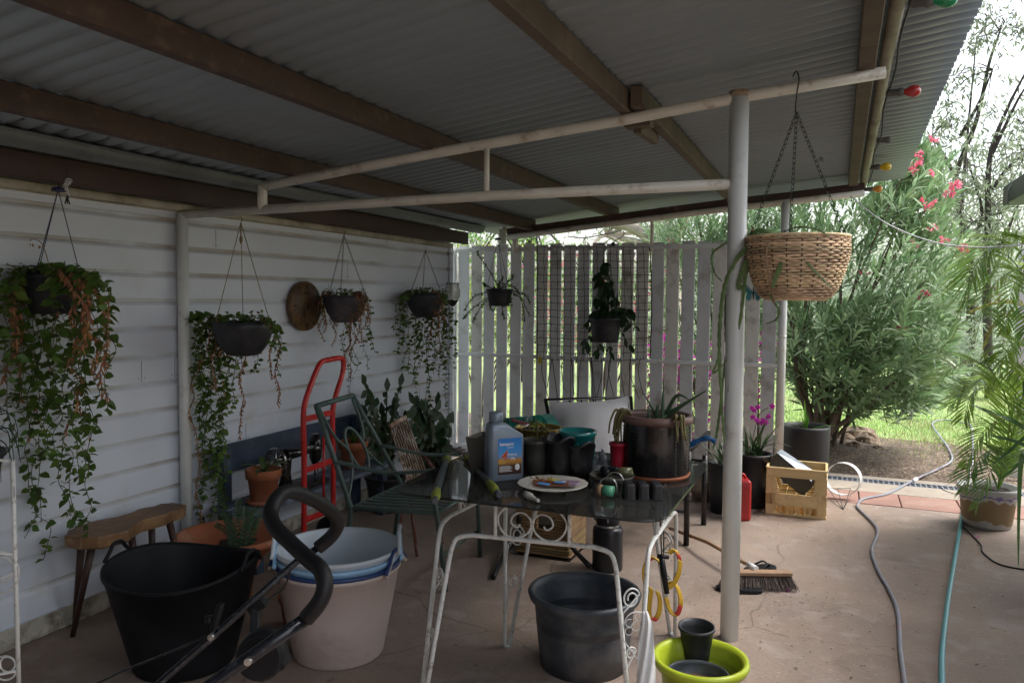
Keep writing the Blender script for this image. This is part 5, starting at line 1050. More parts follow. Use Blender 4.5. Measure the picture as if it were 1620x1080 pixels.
cs = [V((-1.72, 5.10, .45)), V((-.87, 5.08, .45)), V((-.84, 5.60, .45)), V((-1.68, 5.62, .45))]
g = M(); g.tube(cs, .018, 8, closed=True)
for k in range(1, 12): g.tube([cs[0].lerp(cs[1], k/12), cs[3].lerp(cs[2], k/12)], .008, 6)
g.build('seat', m_cane, t)
for q in cs: g = M(); g.tube([V((q.x, q.y, .62 if q.y < 5.3 else .5)), V((q.x, q.y, 0))], .019, 12); g.tube([V((q.x, q.y, .30)), V((q.x, q.y, .315))], .024, 10); g.build('leg', m_cane, t)
for zz_ in (.30, .22):
    g = M(); P = [cs[0].lerp(cs[1], k/10) for k in range(11)]; g.tube([V((p_.x, p_.y-.005, zz_+(.07 if zz_ > .25 else 0)*math.sin(PI*k/10))) for k, p_ in enumerate(P)], .010, 8); g.build('stretcher', m_cane, t)
g = M(); g.tube([V((cs[1].x, 5.08, .62)), V((cs[2].x+.02, 5.6, .66))], .018, 8); g.build('armrest', m_cane, t); g = M(); g.tube([V((cs[0].x, 5.10, .62)), V((cs[3].x, 5.6, .66))], .018, 8); g.build('armrest', m_cane, t)
# cushion
t = thing('cushion', 'plump white square cushion leaning on the black cane chair', 'cushion', at(935, 740, 1, 5.3)); g = M()
TL, TR, BR_, BL_ = at(868, 634, 1, 5.62), at(994, 627, 1, 5.62), at(1008, 760, 1, 5.12), at(884, 762, 1, 5.12); nn = (TR-TL).cross(BL_-TL).normalized(); n = 16
nn = nn if nn.y < 0 else -nn
for sd_ in (1, -1):
    vs = []
    for j in range(n+1):
        for i in range(n+1):
            u, v = i/n, j/n; pin = 1-.035*(math.sin(PI*v))**.5*0; p_ = TL.lerp(TR, u).lerp(BL_.lerp(BR_, u), v); puff = (max(0, math.sin(PI*u)*math.sin(PI*v)))**.75*.13
            cin = .055*math.sin(PI*u)*(1 if v < .5 else -1)*abs(2*v-1)**3; p_ = p_+(BL_-TL).normalized()*cin*.6+(TR-TL).normalized()*(.02*math.sin(PI*v)*(1 if u < .5 else -1)*abs(2*u-1)**3)
            wr = .003*math.sin(u*23+v*5)*(v*(1-v)*3)+.004*math.sin(v*31+u*9)*max(0, abs(2*u-1)-.5); vs.append(p_+nn*sd_*(puff+wr))
    q_ = [(j*(n+1)+i, j*(n+1)+i+1, (j+1)*(n+1)+i+1, (j+1)*(n+1)+i) for j in range(n) for i in range(n)]; g.add(vs, q_ if sd_ > 0 else [f[::-1] for f in q_], True)
g.build('cover', mat('white_cotton', (.90, .88, .89), .85, var=.04, bump=.15, bs=200), t)
g = M(); g.tube([TL, TR, BR_, BL_], .004, 6, closed=True); g.build('piping', mat('white_cotton_piping', (.8, .78, .8), .8), t)
# green tarp bag
t = thing('green_bag', 'crumpled green plastic bag heaped behind the gold planter', 'bag', at(825, 760, 1, 5.0)); g = M(); A0 = at(828, 700, 1, 5.0); w_ = 66*pj(A0)[2]/F_PX
top = [(772, 668), (778, 661), (795, 662), (815, 661), (835, 657), (850, 658), (868, 666), (876, 682), (880, 720)]
vs = []; rows_ = 9
for j in range(rows_):
    for i in range(28):
        u = i/27; k = u*(len(top)-1); k0 = int(min(k, len(top)-2)); px_ = top[k0][0]+(top[k0+1][0]-top[k0][0])*(k-k0); py_ = top[k0][1]+(top[k0+1][1]-top[k0][1])*(k-k0); s_ = j/(rows_-1)
        p_ = at(px_, py_+s_*90, 1, 5.15-.16*math.sin(PI*min(1, s_*1.3+.05))); vs.append(p_+V((0, .018*math.sin(u*31+s_*7)+.014*math.sin(u*13-s_*11), .008*math.sin(u*22+s_*16))))
g.add(vs, [(j*28+i, j*28+i+1, (j+1)*28+i+1, (j+1)*28+i) for j in range(rows_-1) for i in range(27)], False)
vs2 = [V(v)+V((0, .22, -.02)) for v in vs]; g.add(vs2, [(j*28+i, (j+1)*28+i, (j+1)*28+i+1, j*28+i+1) for j in range(rows_-1) for i in range(27)], False); nvv = len(vs)
g.f += [(i, nvv+i, nvv+i+1, i+1) for i in range(27)]; g.s += [False]*27
g.build('plastic', mat('crinkled_green_plastic', (.012, .16, .12), .3, var=.3, scale=5, bump=.6, bs=18), t)
# cane basket + black stand
c = V((-1.56, 4.62, .20)); a_ = at(817, 872, 1, 4.5); b_ = at(900, 874, 1, 4.5); t = thing('storage_basket', 'square woven seagrass basket with handle slot on a black stand under the table', 'basket', c)
x0_, x1_ = a_.x, b_.x; z0_, z1_ = a_.z, at(850, 806, 1, 4.5).z; m_sea = mat('golden_seagrass', (.34, .225, .11), .75, var=.2, scale=14, island=.25, bump=.3, bs=120)
def weave(name, p0, p1, zlo, zhi, hole=None):
    g = M(); d = (V(p1)-V(p0)); L = d.length; dn = d.normalized(); nn = V((dn.y, -dn.x, 0)); rows_ = 15; cols = 22
    for j in range(rows_):
        z = zlo+(zhi-zlo)*(j+.5)/rows_; segs = [[]]
        for i in range(cols*2+1):
            u = i/(cols*2)
            if hole and hole[0] < u < hole[1] and hole[2] < (j+.5)/rows_ < hole[3]:
                if segs[-1]: segs.append([])
                continue
            segs[-1].append(V((p0[0], p0[1], z))+dn*L*u+nn*(.004*(1 if (i//1+j) % 2 else -1)))
        for sg_ in segs:
            if len(sg_) > 1: g.tube(sg_, (zhi-zlo)/rows_*.50, 6)
    return g.build(name, m_sea, t)
weave('front_panel', (x0_, 4.5, 0), (x1_, 4.5, 0), z0_, z1_, (.42, .72, .62, .85)); weave('side_panel', (x0_, 4.82, 0), (x0_, 4.5, 0), z0_, z1_); weave('side_panel', (x1_, 4.5, 0), (x1_, 4.82, 0), z0_, z1_); weave('back_panel', (x1_, 4.82, 0), (x0_, 4.82, 0), z0_, z1_)
g = M(); g.box(x0_+.012, x1_-.012, 4.512, 4.81, z0_+.004, z1_-.09); g.build('contents', mat('dark_basket_inside', (.03, .02, .012), .9), t)
t = thing('black_stand', 'low black curved leg stand carrying the seagrass basket', 'stand', (c.x, c.y, 0)); g = M(); g.box(x0_-.03, x1_+.02, 4.46, 4.86, z0_-.022, z0_-.003); g.build('shelf', m_blackm, t)
for (P) in ([at(899, 813, 1, 4.45), at(900, 845, 1, 4.44), at(906, 866, 1, 4.42), at(934, 908, 1, 4.40)], [at(822, 815, 1, 4.45), at(818, 845, 1, 4.43), at(800, 872, 1, 4.3), fl(780, 917)], [V((x1_, 4.88, .50)), V((x1_+.02, 4.92, .2)), V((x1_+.16, 5.0, 0))], [V((x0_, 4.88, .50)), V((x0_-.02, 4.92, .2)), V((x0_-.16, 5.0, 0))]):
    g = M(); P[-1].z = 0.012; g.tube(spline(P, 5), .015, 10); g.build('leg', m_blackm, t)
# flask
c = fl(957, 903)+V((0, .05, 0)); s = pj(c)[2]/F_PX; t = thing('drink_flask', 'black steel drink flask with carry loop standing under the table', 'flask', c); g = M(); r_ = 24*s
g.lathe([(.001, 0), (r_*.97, 0), (r_, .006), (r_, 62*s), (r_*.93, 67*s), (r_*.72, 69*s)], c, 36); g.build('body', mat('matte_black_steel', (.014, .015, .02), .35, .2), t)
g = M(); g.lathe([(r_*.74, 68*s), (r_*.76, 70*s), (r_*.74, 72*s)], c, 30); g.build('ring', m_silver, t); g = M(); g.lathe([(r_*.72, 71*s), (r_*.76, 73*s), (r_*.76, 84*s), (r_*.6, 88*s), (.001, 89*s)], c, 30); g.lathe([(.001, 86*s), (r_*.25, 86*s), (r_*.25, 94*s), (.001, 95*s)], c, 16); g.build('lid', m_black, t)
g = M(); g.tube(spline([c+V((-.02, -r_*.5, 85*s)), c+V((-.01, -r_*.6, 100*s)), c+V((.012, -r_*.6, 98*s)), c+V((.018, -r_*.75, 78*s))], 6), .0035, 6); g.build('carry_loop', m_silver, t)

# ---------------------------------------------------------------- pots in front
c = V((-.99, 3.20, 0)); c = fl(916, 1082)+V((-.04, .19, 0)); s = pj(c+V((0, 0, .4)))[2]/F_PX
t = thing('nursery_pot', 'large empty scuffed black nursery pot in front of the table', 'pot', c); rr = 84*s; m_scuff = mat('scuffed_black_plastic', (.045, .055, .070), .5, var=.3, scale=5, bump=.15, bs=20, dirt=(.12, .12, .125), da=.42, ds=5)
zt_ = at(915, 930, 1, c.y).z; H = zt_
g = M(); g.lathe([(.001, .02), (rr*.80, .0), (rr*.86, H*.3), (rr*.93, H*.80), (rr*.95, H*.86), (rr*1.03, H*.90), (rr*1.06, H*.965), (rr*1.03, H), (rr*.97, H*.995), (rr*.93, H*.90), (rr*.90, H*.55), (rr*.82, H*.53), (rr*.80, H*.2), (.001, .05)], c, 64, wob=lambda p, a, i: p*(1+.006*math.sin(a*2+1))); g.build('body', m_scuff, t)
c = fl(1108, 1050)+V((0, .05, 0)); lime = thing('lime_planter', 'shallow wide lime green planter bowl at the foot of the thick white post', 'planter', c)
zt_ = .27; cr_ = at(1108, 1050, 2, zt_-.03); c = V((cr_.x, cr_.y, 0)); lime.location = c; s = pj(c+V((0, 0, zt_)))[2]/F_PX; rr = 74*s; m_limep = mat('lime_green_plastic', (.36, .44, .025), .35, var=.08, dirt=(.30, .33, .08), da=.34, ds=9)
g = M(); g.lathe([(.001, 0), (rr*.62, 0), (rr*.70, .10), (rr*.86, zt_-.04), (rr*.97, zt_-.035), (rr*1.02, zt_-.015), (rr*1.0, zt_), (rr*.92, zt_), (rr*.86, zt_-.02), (rr*.76, .12), (rr*.74, .10), (.001, .09)], c, 64); g.build('bowl', m_limep, lime)
bt = thing('pot_base', 'grey plastic pot of brown dirt sitting inside the lime planter', 'pot', c+V((0, 0, .1))); r2 = rr*.66; g = M(); cc = c+V((-.005, -.02, 0)); g.lathe([(.001, .10), (r2*.9, .10), (r2*.98, .20), (r2, .212), (r2*.96, .214), (r2*.93, .20), (r2*.9, .16), (.001, .15)], cc, 48); g.build('body', m_scuff, bt)
g = M(); g.lathe([(.001, .166), (r2*.92, .162)], cc, 40, wob=lambda p, a, i: p+V((0, 0, rnd(-.002, .004)))); g.build('dirt', mat('reddish_dry_dirt', (.10, .055, .038), .9, var=.3, scale=15, bump=.5, bs=80), bt)
q = fl(1100, 1052, .168)+V((.0, .02, 0)); s = pj(q)[2]/F_PX; sp_ = thing('small_pot', 'small black nursery pot standing in the lime planter', 'pot', q); g = M(); g.lathe([(.001, .0), (20*s, 0), (22*s, 25*s), (26.5*s, 56*s), (28.5*s, 57*s), (28.5*s, 62*s), (26*s, 62*s), (24*s, 50*s), (20*s, 12*s), (.001, 10*s)], q, 36, ax=Matrix.Rotation(.05, 3, 'X')); g.build('body', m_pot, sp_)
# white lace cloth and wire on table's front leg
d2 = 2.62; t = thing('white_mesh_bag', 'white plastic bag with lacy scroll hanging on the right front table leg', 'bag', dep(1010, 1120, d2)); m_cloth = mat('white_frosted_plastic', (.78, .79, .80), .5, var=.1, bump=.4, bs=30, trans=.2)
g = M(); n = 10; vs = []
edge_l = [(1014, 968), (1013, 985), (1011, 1010), (1009, 1040), (1007, 1070), (1004, 1110)]; edge_r = [(1024, 966), (1031, 985), (1034, 1010), (1036, 1040), (1037, 1070), (1037, 1110)]
el, er = spline([V((*e, 0)) for e in edge_l], 4), spline([V((*e, 0)) for e in edge_r], 4)
for sd_ in (0, 1):
    for j in range(len(el)):
        for i in range(n+1): u = i/n; p_ = el[j].lerp(er[j], u); vs.append(dep(p_.x, p_.y+1.5*math.sin(i), d2+(.018 if sd_ else -.012)*math.sin(PI*u)+.008*math.sin(u*13+j*.5)))
nn_ = len(el)*(n+1)
g.add(vs, [(sd_*nn_+j*(n+1)+i, sd_*nn_+j*(n+1)+i+1, sd_*nn_+(j+1)*(n+1)+i+1, sd_*nn_+(j+1)*(n+1)+i) for sd_ in (0, 1) for j in range(len(el)-1) for i in range(n)], True); g.build('sheet', m_cloth, t)
g = M(); arc = [(1016, 968), (1003, 968), (992, 975), (986, 990), (986, 1008), (992, 1020), (1000, 1030), (1008, 1042)]
g.tube(spline([dep(a, b, d2-.01) for a, b in arc], 5), .0022, 5); g.tube(spline([dep(a, b, d2+.01) for a, b in arc], 5), .0016, 5)
for cx0, cy0, r0 in ((1006, 990, 7), (996, 985, 6), (1010, 976, 5), (995, 998, 6)): g.tube([dep(cx0+r0*math.cos(a), cy0+r0*math.sin(a), d2-.01) for a in [j*PI/9 for j in range(16)]], .0015, 4)
g.build('lace_edge', m_white, t)
# yellow and red looped cord + black tool
d3 = 3.45; t = thing('looped_cords', 'yellow and red striped rubber cords looped through the right side of the table', 'cord', dep(1048, 980, d3)); m_yel = mat('yellow_rubber', (.58, .36, .03), .5, var=.1); m_rr = mat('red_rubber', (.5, .04, .03), .5)
loops = [[(1052, 905), (1045, 890), (1034, 882), (1024, 888), (1019, 905), (1021, 925)], [(1058, 875), (1068, 870), (1075, 885), (1074, 905), (1066, 922), (1056, 930)], [(1040, 935), (1044, 950), (1042, 970), (1034, 980), (1027, 970), (1028, 950), (1030, 932), (1022, 928)], [(1056, 925), (1064, 921), (1072, 930), (1077, 950), (1073, 968), (1065, 972), (1058, 960), (1054, 945)]]
for li, lp in enumerate(loops):
    for k in (-1, 0, 1):
        c_ = spline([dep(a+k*2.2, b+k*1.2, d3+k*.006+li*.01) for a, b in lp], 6); n_ = len(c_); i0, i1 = int(n_*(.42, .30, .36, .48)[li]), int(n_*(.62, .42, .52, .66)[li])
        for mt_, a0, a1, nm in ((m_yel, 0, i0+1, 'yellow_strand'), (m_rr, i0, i1, 'red_strand'), (m_yel, i1-1, n_, 'yellow_strand')):
            if li in (0,) and nm != 'red_strand' and a0: pass
            g = M(); g.tube(c_[a0:a1], .0045, 6); g.build(nm, mt_, t)
t = thing('hand_tool', 'black handled tool hanging from the right side of the table among the cords', 'tool', dep(1052, 940, d3)); g = M(); g.tube([dep(1047, 882, d3-.03), dep(1050, 905, d3-.03), dep(1055, 938, d3-.03)], [.012, .014, .011], 12); g.tube([dep(1040, 879, d3-.03), dep(1058, 881, d3-.03)], .009, 10); g.build('handle', m_black, t)
g = M(); g.tube([dep(1044, 810, d3-.05), dep(1047, 880, d3-.03)], .003, 6); g.tube([dep(1050, 812, d3-.05), dep(1050, 880, d3-.03)], .003, 6); g.build('shaft', m_wire, t)

# ================================================================ right side of the patio
# broom
t = thing('broom', 'wide bristle broom with wooden handle lying on the concrete behind the white post', 'broom', fl(1210, 930)); m_wood = mat('pale_worn_wood', (.36, .22, .13), .6, var=.2, scale=12, bump=.2)
bA, bB = fl(1152, 905, .085), fl(1243, 906, .085); bd = (bB-bA).normalized(); bn = V((-bd.y, bd.x, 0))
g = M(); g.obox((bA+bB)/2, ((bB-bA).length+.06, .055, .022), bd, bn); g.build('head', m_wood, t)
g = M(); L = (bB-bA).length+.05; m0 = (bA+bB)/2
for k in range(750):
    u = rnd(-.5, .5); v = rnd(-.5, .5); q = m0+bd*u*L+bn*v*.042; q.z = .076; e = q+bd*(u*.06+rnd(-.012, .012))+bn*(v*.06-.028+rnd(-.01, .01)); e.z = rnd(.004, .014)
    g.tube([q, q.lerp(e, .5)+rv(.003), e], [.0016, .0014, .0009], 3, caps=False)
b_ = g.build('bristles', mat('brown_grey_bristles', (.085, .062, .052), .8, island=.5, var=.2), t); b_['kind'] = 'stuff'
g = M(); j_ = m0+V((-.02, .01, .03)); h0 = j_; h1 = fl(1015, 828); h1.z = .04; h1 = fl(1060, 835, .03)
g.tube([j_+V((.01, 0, -.01)), j_.lerp(h1, .5)+V((0, 0, .02)), h1], .0125, 12); g.build('handle', m_wood, t)
g = M(); g.tube([j_+V((.015, -.0, -.012)), j_.lerp(h1, .055)], [.017, .0145], 12); g.build('ferrule', m_lw, t)
# sandals
def sandal(a, b, label, w=.05):
    a, b = V(a), V(b); t = thing('rubber_sandal', label, 'sandal', (a+b)/2, 'pair of black rubber sandals by the broom'); d = (b-a); L = d.length; dn = d.normalized(); nn = V((-dn.y, dn.x, 0)); n = 28; ring = []
    for i in range(n):
        al = 2*PI*i/n; u = .5+.5*math.cos(al); ww = w*(.78+.28*u-.30*(u*(1-u)))*abs(math.sin(al))**.75*math.copysign(1, math.sin(al)); ring.append(a+dn*L*u+nn*ww)
    g = M(); vs = [q+V((0, 0, z))+(q-(a+b)/2)*s_ for z, s_ in ((.001, -.03), (.006, 0), (.018, 0), (.022, -.04)) for q in ring]
    g.add(vs, [(r_*n+i, r_*n+(i+1) % n, (r_+1)*n+(i+1) % n, (r_+1)*n+i) for r_ in range(3) for i in range(n)]+[tuple(3*n+i for i in range(n))], False); g.build('sole', m_black, t)
    g = M(); q = a+dn*L*.68
    for sg in (-1, 1): g.tube(spline([a+dn*L*.80+V((0, 0, .02)), q+nn*sg*w*.5+V((0, 0, .045)), a+dn*L*.42+nn*sg*w*.85+V((0, 0, .02))], 5), .006, 6)
    g.build('strap', m_black, t)
sandal(fl(1206, 938), fl(1132, 932), 'black rubber sandal lying flat in front of the broom bristles')
sandal(fl(1178, 905), fl(1226, 899), 'black rubber sandal half hidden behind the broom head')
def petal(q, label, cl, n=4, s=.03):
    g = M(); q = V(q)
    for k in range(n): g.leaf(q+V((0, 0, .006)), V((math.cos(k*1.7), math.sin(k*1.7), .35)), V((0, 0, 1)), s, s*.8, .2, .3, 2)
    return one(g, 'fallen_flower', cl, label, 'flower', 'pink flowers dropped on the ground')
m_mag = leafm('magenta_petal', (.55, .05, .42), .25, .35, .5); m_pinkf = leafm('coral_pink_petal', (.80, .22, .32), .25, .35, .5)
petal(fl(1246, 935), 'crumpled pink flower lying by the broom bristles', m_mag, 6, .022); petal(fl(1547, 850), 'magenta bloom dropped in front of the painted pot', m_mag, 4, .02)
# jerry can
c = fl(1166, 824)+V((0, .08, 0)); s = pj(c)[2]/F_PX; t = thing('jerry_can', 'small red fuel can standing behind the white post', 'fuel can', c); g = M(); dX = V((.95, .3, 0)).normalized(); dY = V((-.3, .95, 0))
hw, hd, hz = 17*s, .07, 64*s; vs = []; 
for w, d, z in ((.9, .9, 0), (1, 1, .012), (1, 1, hz*.85), (.96, .96, hz*.95), (.8, .85, hz)): vs += [c+dX*hw*w*a+dY*hd*d*b+V((0, 0, z)) for a, b in ((-.8, -1), (.8, -1), (1, -.7), (1, .7), (.8, 1), (-.8, 1), (-1, .7), (-1, -.7))]
g.add(vs, [(8*r_+i, 8*r_+(i+1) % 8, 8*r_+8+(i+1) % 8, 8*r_+8+i) for r_ in range(4) for i in range(8)]+[tuple(32+i for i in range(8))]); g.build('body', mat('red_fuel_plastic', (.42, .02, .02), .4), t)
g = M(); g.tube(spline([c+dX*-.03+V((0, 0, hz)), c+dX*-.02+V((0, 0, hz+.03)), c+dX*.03+V((0, 0, hz+.03)), c+dX*.045+V((0, 0, hz))], 5), .009, 8); g.build('handle', m_red, t)
# aluminium cooking pot
c = fl(1114, 796)+V((0, .14, 0)); s = pj(c)[2]/F_PX; t = thing('aluminium_pot', 'round bellied old aluminium pot filled with brown water', 'pot', c); r_ = 30*s; m_alu = mat('dull_aluminium', (.42, .38, .33), .4, .75, var=.2, scale=10, dirt=(.22, .14, .09), da=.4, ds=9)
g = M(); g.lathe([(.001, 0), (r_*.72, .005), (r_*.98, 18*s), (r_*1.03, 34*s), (r_*.95, 48*s), (r_*.93, 52*s), (r_*1.05, 54*s), (r_*1.06, 56*s), (r_*.93, 56*s), (r_*.90, 48*s), (.001, 44*s)], c, 44); g.build('body', m_alu, t)
g = M(); g.lathe([(.001, 50*s), (r_*.92, 50*s)], c, 30); g.build('water', mat('brown_water', (.09, .05, .025), .1), t)
# orchid pots
def orchid(px, py, w, h, label, mt, nb_=26, spread=.33, nf=0, group='potted orchids along the fence'):
    c = fl(px, py)+V((0, .12, 0)); s = pj(c)[2]/F_PX; t = thing('potted_orchid', label, 'potted plant', c, group); g = M(); g.lathe(potprof(w*s/2, w*s*.39, h*s), c, 32); g.build('pot', mt, t)
    g = M(); g.lathe([(.001, h*s*.92), (w*s*.46, h*s*.9)], c, 20, wob=lambda p, a, i: p+V((0, 0, rnd(-.005, .01)))); g.build('soil', m_potsoil, t)
    g = M(); tp = c+V((0, 0, h*s*.9))
    for k in range(nb_): a = rnd(0, 6.28); strap(g, tp+V((rnd(-.05, .05), rnd(-.05, .05), 0)), (math.cos(a)*rnd(.2, .8), math.sin(a)*rnd(.2, .8), 1), rnd(.22, .5), rnd(.014, .024), rnd(.1, .75), 8)
    g.build('leaves', leafm('orchid_leaf', (.045, .085, .025), .3, .15), t); return t, tp, s
t, tp, s = orchid(1140, 815, 50, 80, 'black pot of strappy orchid leaves just left of the thick white post', m_pot, 22)
t, tp, s = orchid(1186, 805, 58, 84, 'black pot of strappy orchid with magenta flower sprays just right of the thick white post', m_pot, 34)
def spray(t, pts, blooms, mt, y, sz=.020, npet=5):
    g = M(); P = [at(a, b, 1, y) for a, b in pts]; g.tube(spline(P, 6), .003, 5); g.build('flower_stem', m_stem, t); g = M()
    for (a, b) in blooms:
        q = at(a, b, 1, y+rnd(-.06, .04)); f0 = rnd(0, 3)
        for k in range(npet): an = f0+2*PI*k/npet; g.leaf(q, V((math.cos(an), -.4, math.sin(an))), V((0, -1, 0)), sz*rnd(.8, 1.2), sz*.9, .1, .2, 2)
        g.leaf(q, V((0, -1, -.3)), V((1, 0, 0)), sz*.6, sz*.5, 0, .3, 2)
    b_ = g.build('blooms', mt, t)
spray(t, [(1186, 740), (1192, 690), (1202, 655), (1215, 645)], [(1190, 645), (1199, 643), (1191, 659), (1198, 664), (1207, 664), (1212, 667), (1216, 658), (1222, 642), (1204, 668), (1193, 648)], m_mag, tp.y, .026)
spray(t, [(1180, 740), (1160, 690), (1150, 662)], [(1149, 655), (1150, 668), (1148, 645)], m_mag, tp.y+.05, .026)
# tall black planter
c = fl(1271, 772)+V((0, .17, 0)); s = pj(c)[2]/F_PX; rr = 36*s; H = at(1271, 672, 1, c.y).z; t = thing('tall_planter', 'tall matte black cylinder planter with young green blades beside the crate', 'planter', c); g = M()
g.lathe([(.001, 0), (rr*.88, 0), (rr*.93, .02), (rr, H*.8), (rr*1.01, H-.02), (rr, H), (rr*.93, H), (rr*.92, H-.05), (rr*.9, H*.6), (.001, H*.6)], c, 56); g.build('pot', mat('matte_black_ceramic', (.016, .017, .019), .55, var=.15), t)
g = M(); g.lathe([(.001, H-.06), (rr*.92, H-.065)], c, 20, wob=lambda p, a, i: p+V((0, 0, rnd(-.005, .01)))); g.build('soil', m_potsoil, t); g = M()
for (dx, dz, L, dr_) in ((-.55, .9, .20, .2), (-.25, 1, .17, .1), (-.05, 1, .26, 0), (.1, 1, .16, .1), (.9, .55, .26, .25), (.2, 1, .12, 0), (-.8, .7, .16, .2)): strap(g, c+V((0, 0, H-.06)), (dx, -.2, dz), L*1.15, .022, dr_, 8)
g.build('leaves', leafm('bright_blade', (.09, .25, .03), .2), t)
# dropped bougainvillea behind the planter
# crate
A, B_ = fl(1211, 812), fl(1305, 824); B_ = fl(1306, 822); X = (B_-A).normalized(); Y = V((-X.y, X.x, 0)); Wc = (B_-A).length; Dc = .32; Hc = at(1211, 737, 1, A.y).z; O_ = A
t = thing('milk_crate', 'faded yellow orange plastic crate with cut out handle on the concrete', 'crate', A+X*Wc/2+Y*Dc/2); m_cr = mat('sun_faded_yellow_plastic', (.72, .54, .27), .5, var=.08, scale=8, dirt=(.50, .34, .16), da=.33, ds=9); th = .012
def cb_(g, x0, x1, y0, y1, z0, z1): c_ = O_+X*(x0+x1)/2+Y*(y0+y1)/2+V((0, 0, (z0+z1)/2)); g.obox(c_, (x1-x0, y1-y0, z1-z0), X, Y)
def crate_side(nm, ax_):
    g = M()
    def bx(u0, u1, z0, z1, p=0):
        if ax_ == 0: cb_(g, u0, u1, -p, th, z0, z1)
        elif ax_ == 1: cb_(g, u0, u1, Dc-th, Dc+p, z0, z1)
        elif ax_ == 2: cb_(g, -p, th, u0, u1, z0, z1)
        else: cb_(g, Wc-th, Wc+p, u0, u1, z0, z1)
    L = Wc if ax_ < 2 else Dc; a0, a1 = (0, L) if ax_ < 2 else (th, L-th)
    bx(a0, a1, Hc-.018, Hc, .006); bx(a0, a1, Hc*.82, Hc-.018); bx(a0, a1, Hc*.80, Hc*.82, .005); bx(a0, a1, Hc*.22, Hc*.46); bx(a0, a1, Hc*.44, Hc*.46, .005); bx(a0, a1, 0, Hc*.05, .004); bx(a0, a1, Hc*.20, Hc*.22, .004)
    e = .15*L; bx(a0, e, Hc*.05, Hc*.80); bx(L-e, a1, Hc*.05, Hc*.80); bx(e*.8-.004, e*.8+.004, Hc*.05, Hc*.8, .005); bx(L-e*.8-.004, L-e*.8+.004, Hc*.05, Hc*.8, .005)
    n = 7
    for k in range(1, n): u = e+(L-2*e)*k/n; bx(u-.005, u+.005, Hc*.05, Hc*.20)
    for sg in (0, 1):  # slanted ends of the handle opening
        for k in range(6): z0 = Hc*(.46+.34*k/6); w = .055*(1-k/6)*L*1.2; bx(e if sg == 0 else L-e-w, e+w if sg == 0 else L-e, z0, z0+Hc*.34/6)
    return g.build(nm, m_cr, t)
crate_side('front_side', 0); crate_side('back_side', 1); crate_side('left_side', 2); crate_side('right_side', 3)
g = M(); cb_(g, th, Wc-th, th, Dc-th, .004, .014)
for k in range(1, 6): cb_(g, Wc*k/6-.003, Wc*k/6+.003, th, Dc-th, .014, Hc*.42)
for k in range(1, 4): cb_(g, th, Wc-th, Dc*k/4-.003, Dc*k/4+.003, .014, Hc*.41)
g.build('dividers', m_cr, t)
text('PL   - - ---', 0, 0, .022, mat('faded_blue_ink', (.30, .27, .30), .6), 'faded_stamp', t, origin=O_+X*Wc*.33+V((0, 0, Hc*.36))-Y*.0012, XX=X, sx=.9)
# folded panel in the crate
t = thing('metal_offcut', 'bent dark grey metal panel with pale blue grey side standing in the crate', 'metal panel', O_+X*Wc*.5+Y*.15+V((0, 0, .02))); ym = A.y+.16
p_ = [at(a, b, 1, ym) for a, b in ((1216, 734), (1228, 716), (1290, 756), (1272, 784))]; dn_ = V((.0, .1, 0))
P1_, P2_, P3_, P4_ = at(1212, 736, 1, ym-.05), at(1228, 714, 1, ym), at(1284, 757, 1, ym), at(1271, 786, 1, ym-.05)
g = M(); nrm = (P2_-P1_).cross(P3_-P1_).normalized()*.003
v1 = [at(1210, 735, 1, ym), at(1229, 716, 1, ym), at(1284, 762, 1, ym), at(1285, 770, 1, ym), at(1270, 785, 1, ym), at(1245, 765, 1, ym)]
g.add([q+V((0, s_, 0)) for s_ in (-.002, .002) for q in v1], [tuple(range(6)), tuple(range(11, 5, -1))]+[(i, i+6, (i+1) % 6+6, (i+1) % 6) for i in range(6)]); g.build('dark_face', mat('charcoal_sheet', (.035, .038, .042), .5), t)
v2 = [at(1229, 716, 1, ym), at(1236, 711, 1, ym+.12), at(1286, 744, 1, ym+.12), at(1284, 762, 1, ym)]
g = M(); g.add([q+V((0, 0, s_)) for s_ in (0, .004) for q in v2], [(0, 3, 2, 1), (4, 5, 6, 7)]+[(i, (i+1) % 4, (i+1) % 4+4, i+4) for i in range(4)]); g.build('pale_flange', mat('pale_zinc_sheet', (.30, .34, .40), .35, .3), t)
# ring plant stand
c = fl(1330, 790); cR = at(1334, 757, 1, c.y+.02); r_ = 26*pj(cR)[2]/F_PX; t = thing('ring_stand', 'white painted metal ring standing on edge on thin wire legs beside the crate', 'ring stand', c); g = M()
vs = []; n = 36
for j in range(n):
    a = 2*PI*j/n
    for dy, dr_ in ((-.025, 0), (.025, 0), (.025, -.004), (-.025, -.004)): vs.append(cR+V(((r_+dr_)*math.cos(a)+dy*.4, dy, (r_+dr_)*math.sin(a))))
g.add(vs, [(4*j+k, 4*((j+1) % n)+k, 4*((j+1) % n)+(k+1) % 4, 4*j+(k+1) % 4) for j in range(n) for k in range(4)]); g.build('ring', m_rustw, t)
g = M(); 
for q in ((1333, 802), (1318, 778), (1346, 778)): g.tube([fl(1334, 806), at(q[0]-8 if q[0] < 1334 else q[0], 772, 1, c.y), cR+V((.0, 0, -r_*.6))], .0025, 5)
g.tube([fl(1312, 790), fl(1334, 806), fl(1350, 775)], .003, 5); g.build('wire_legs', m_chain, t)
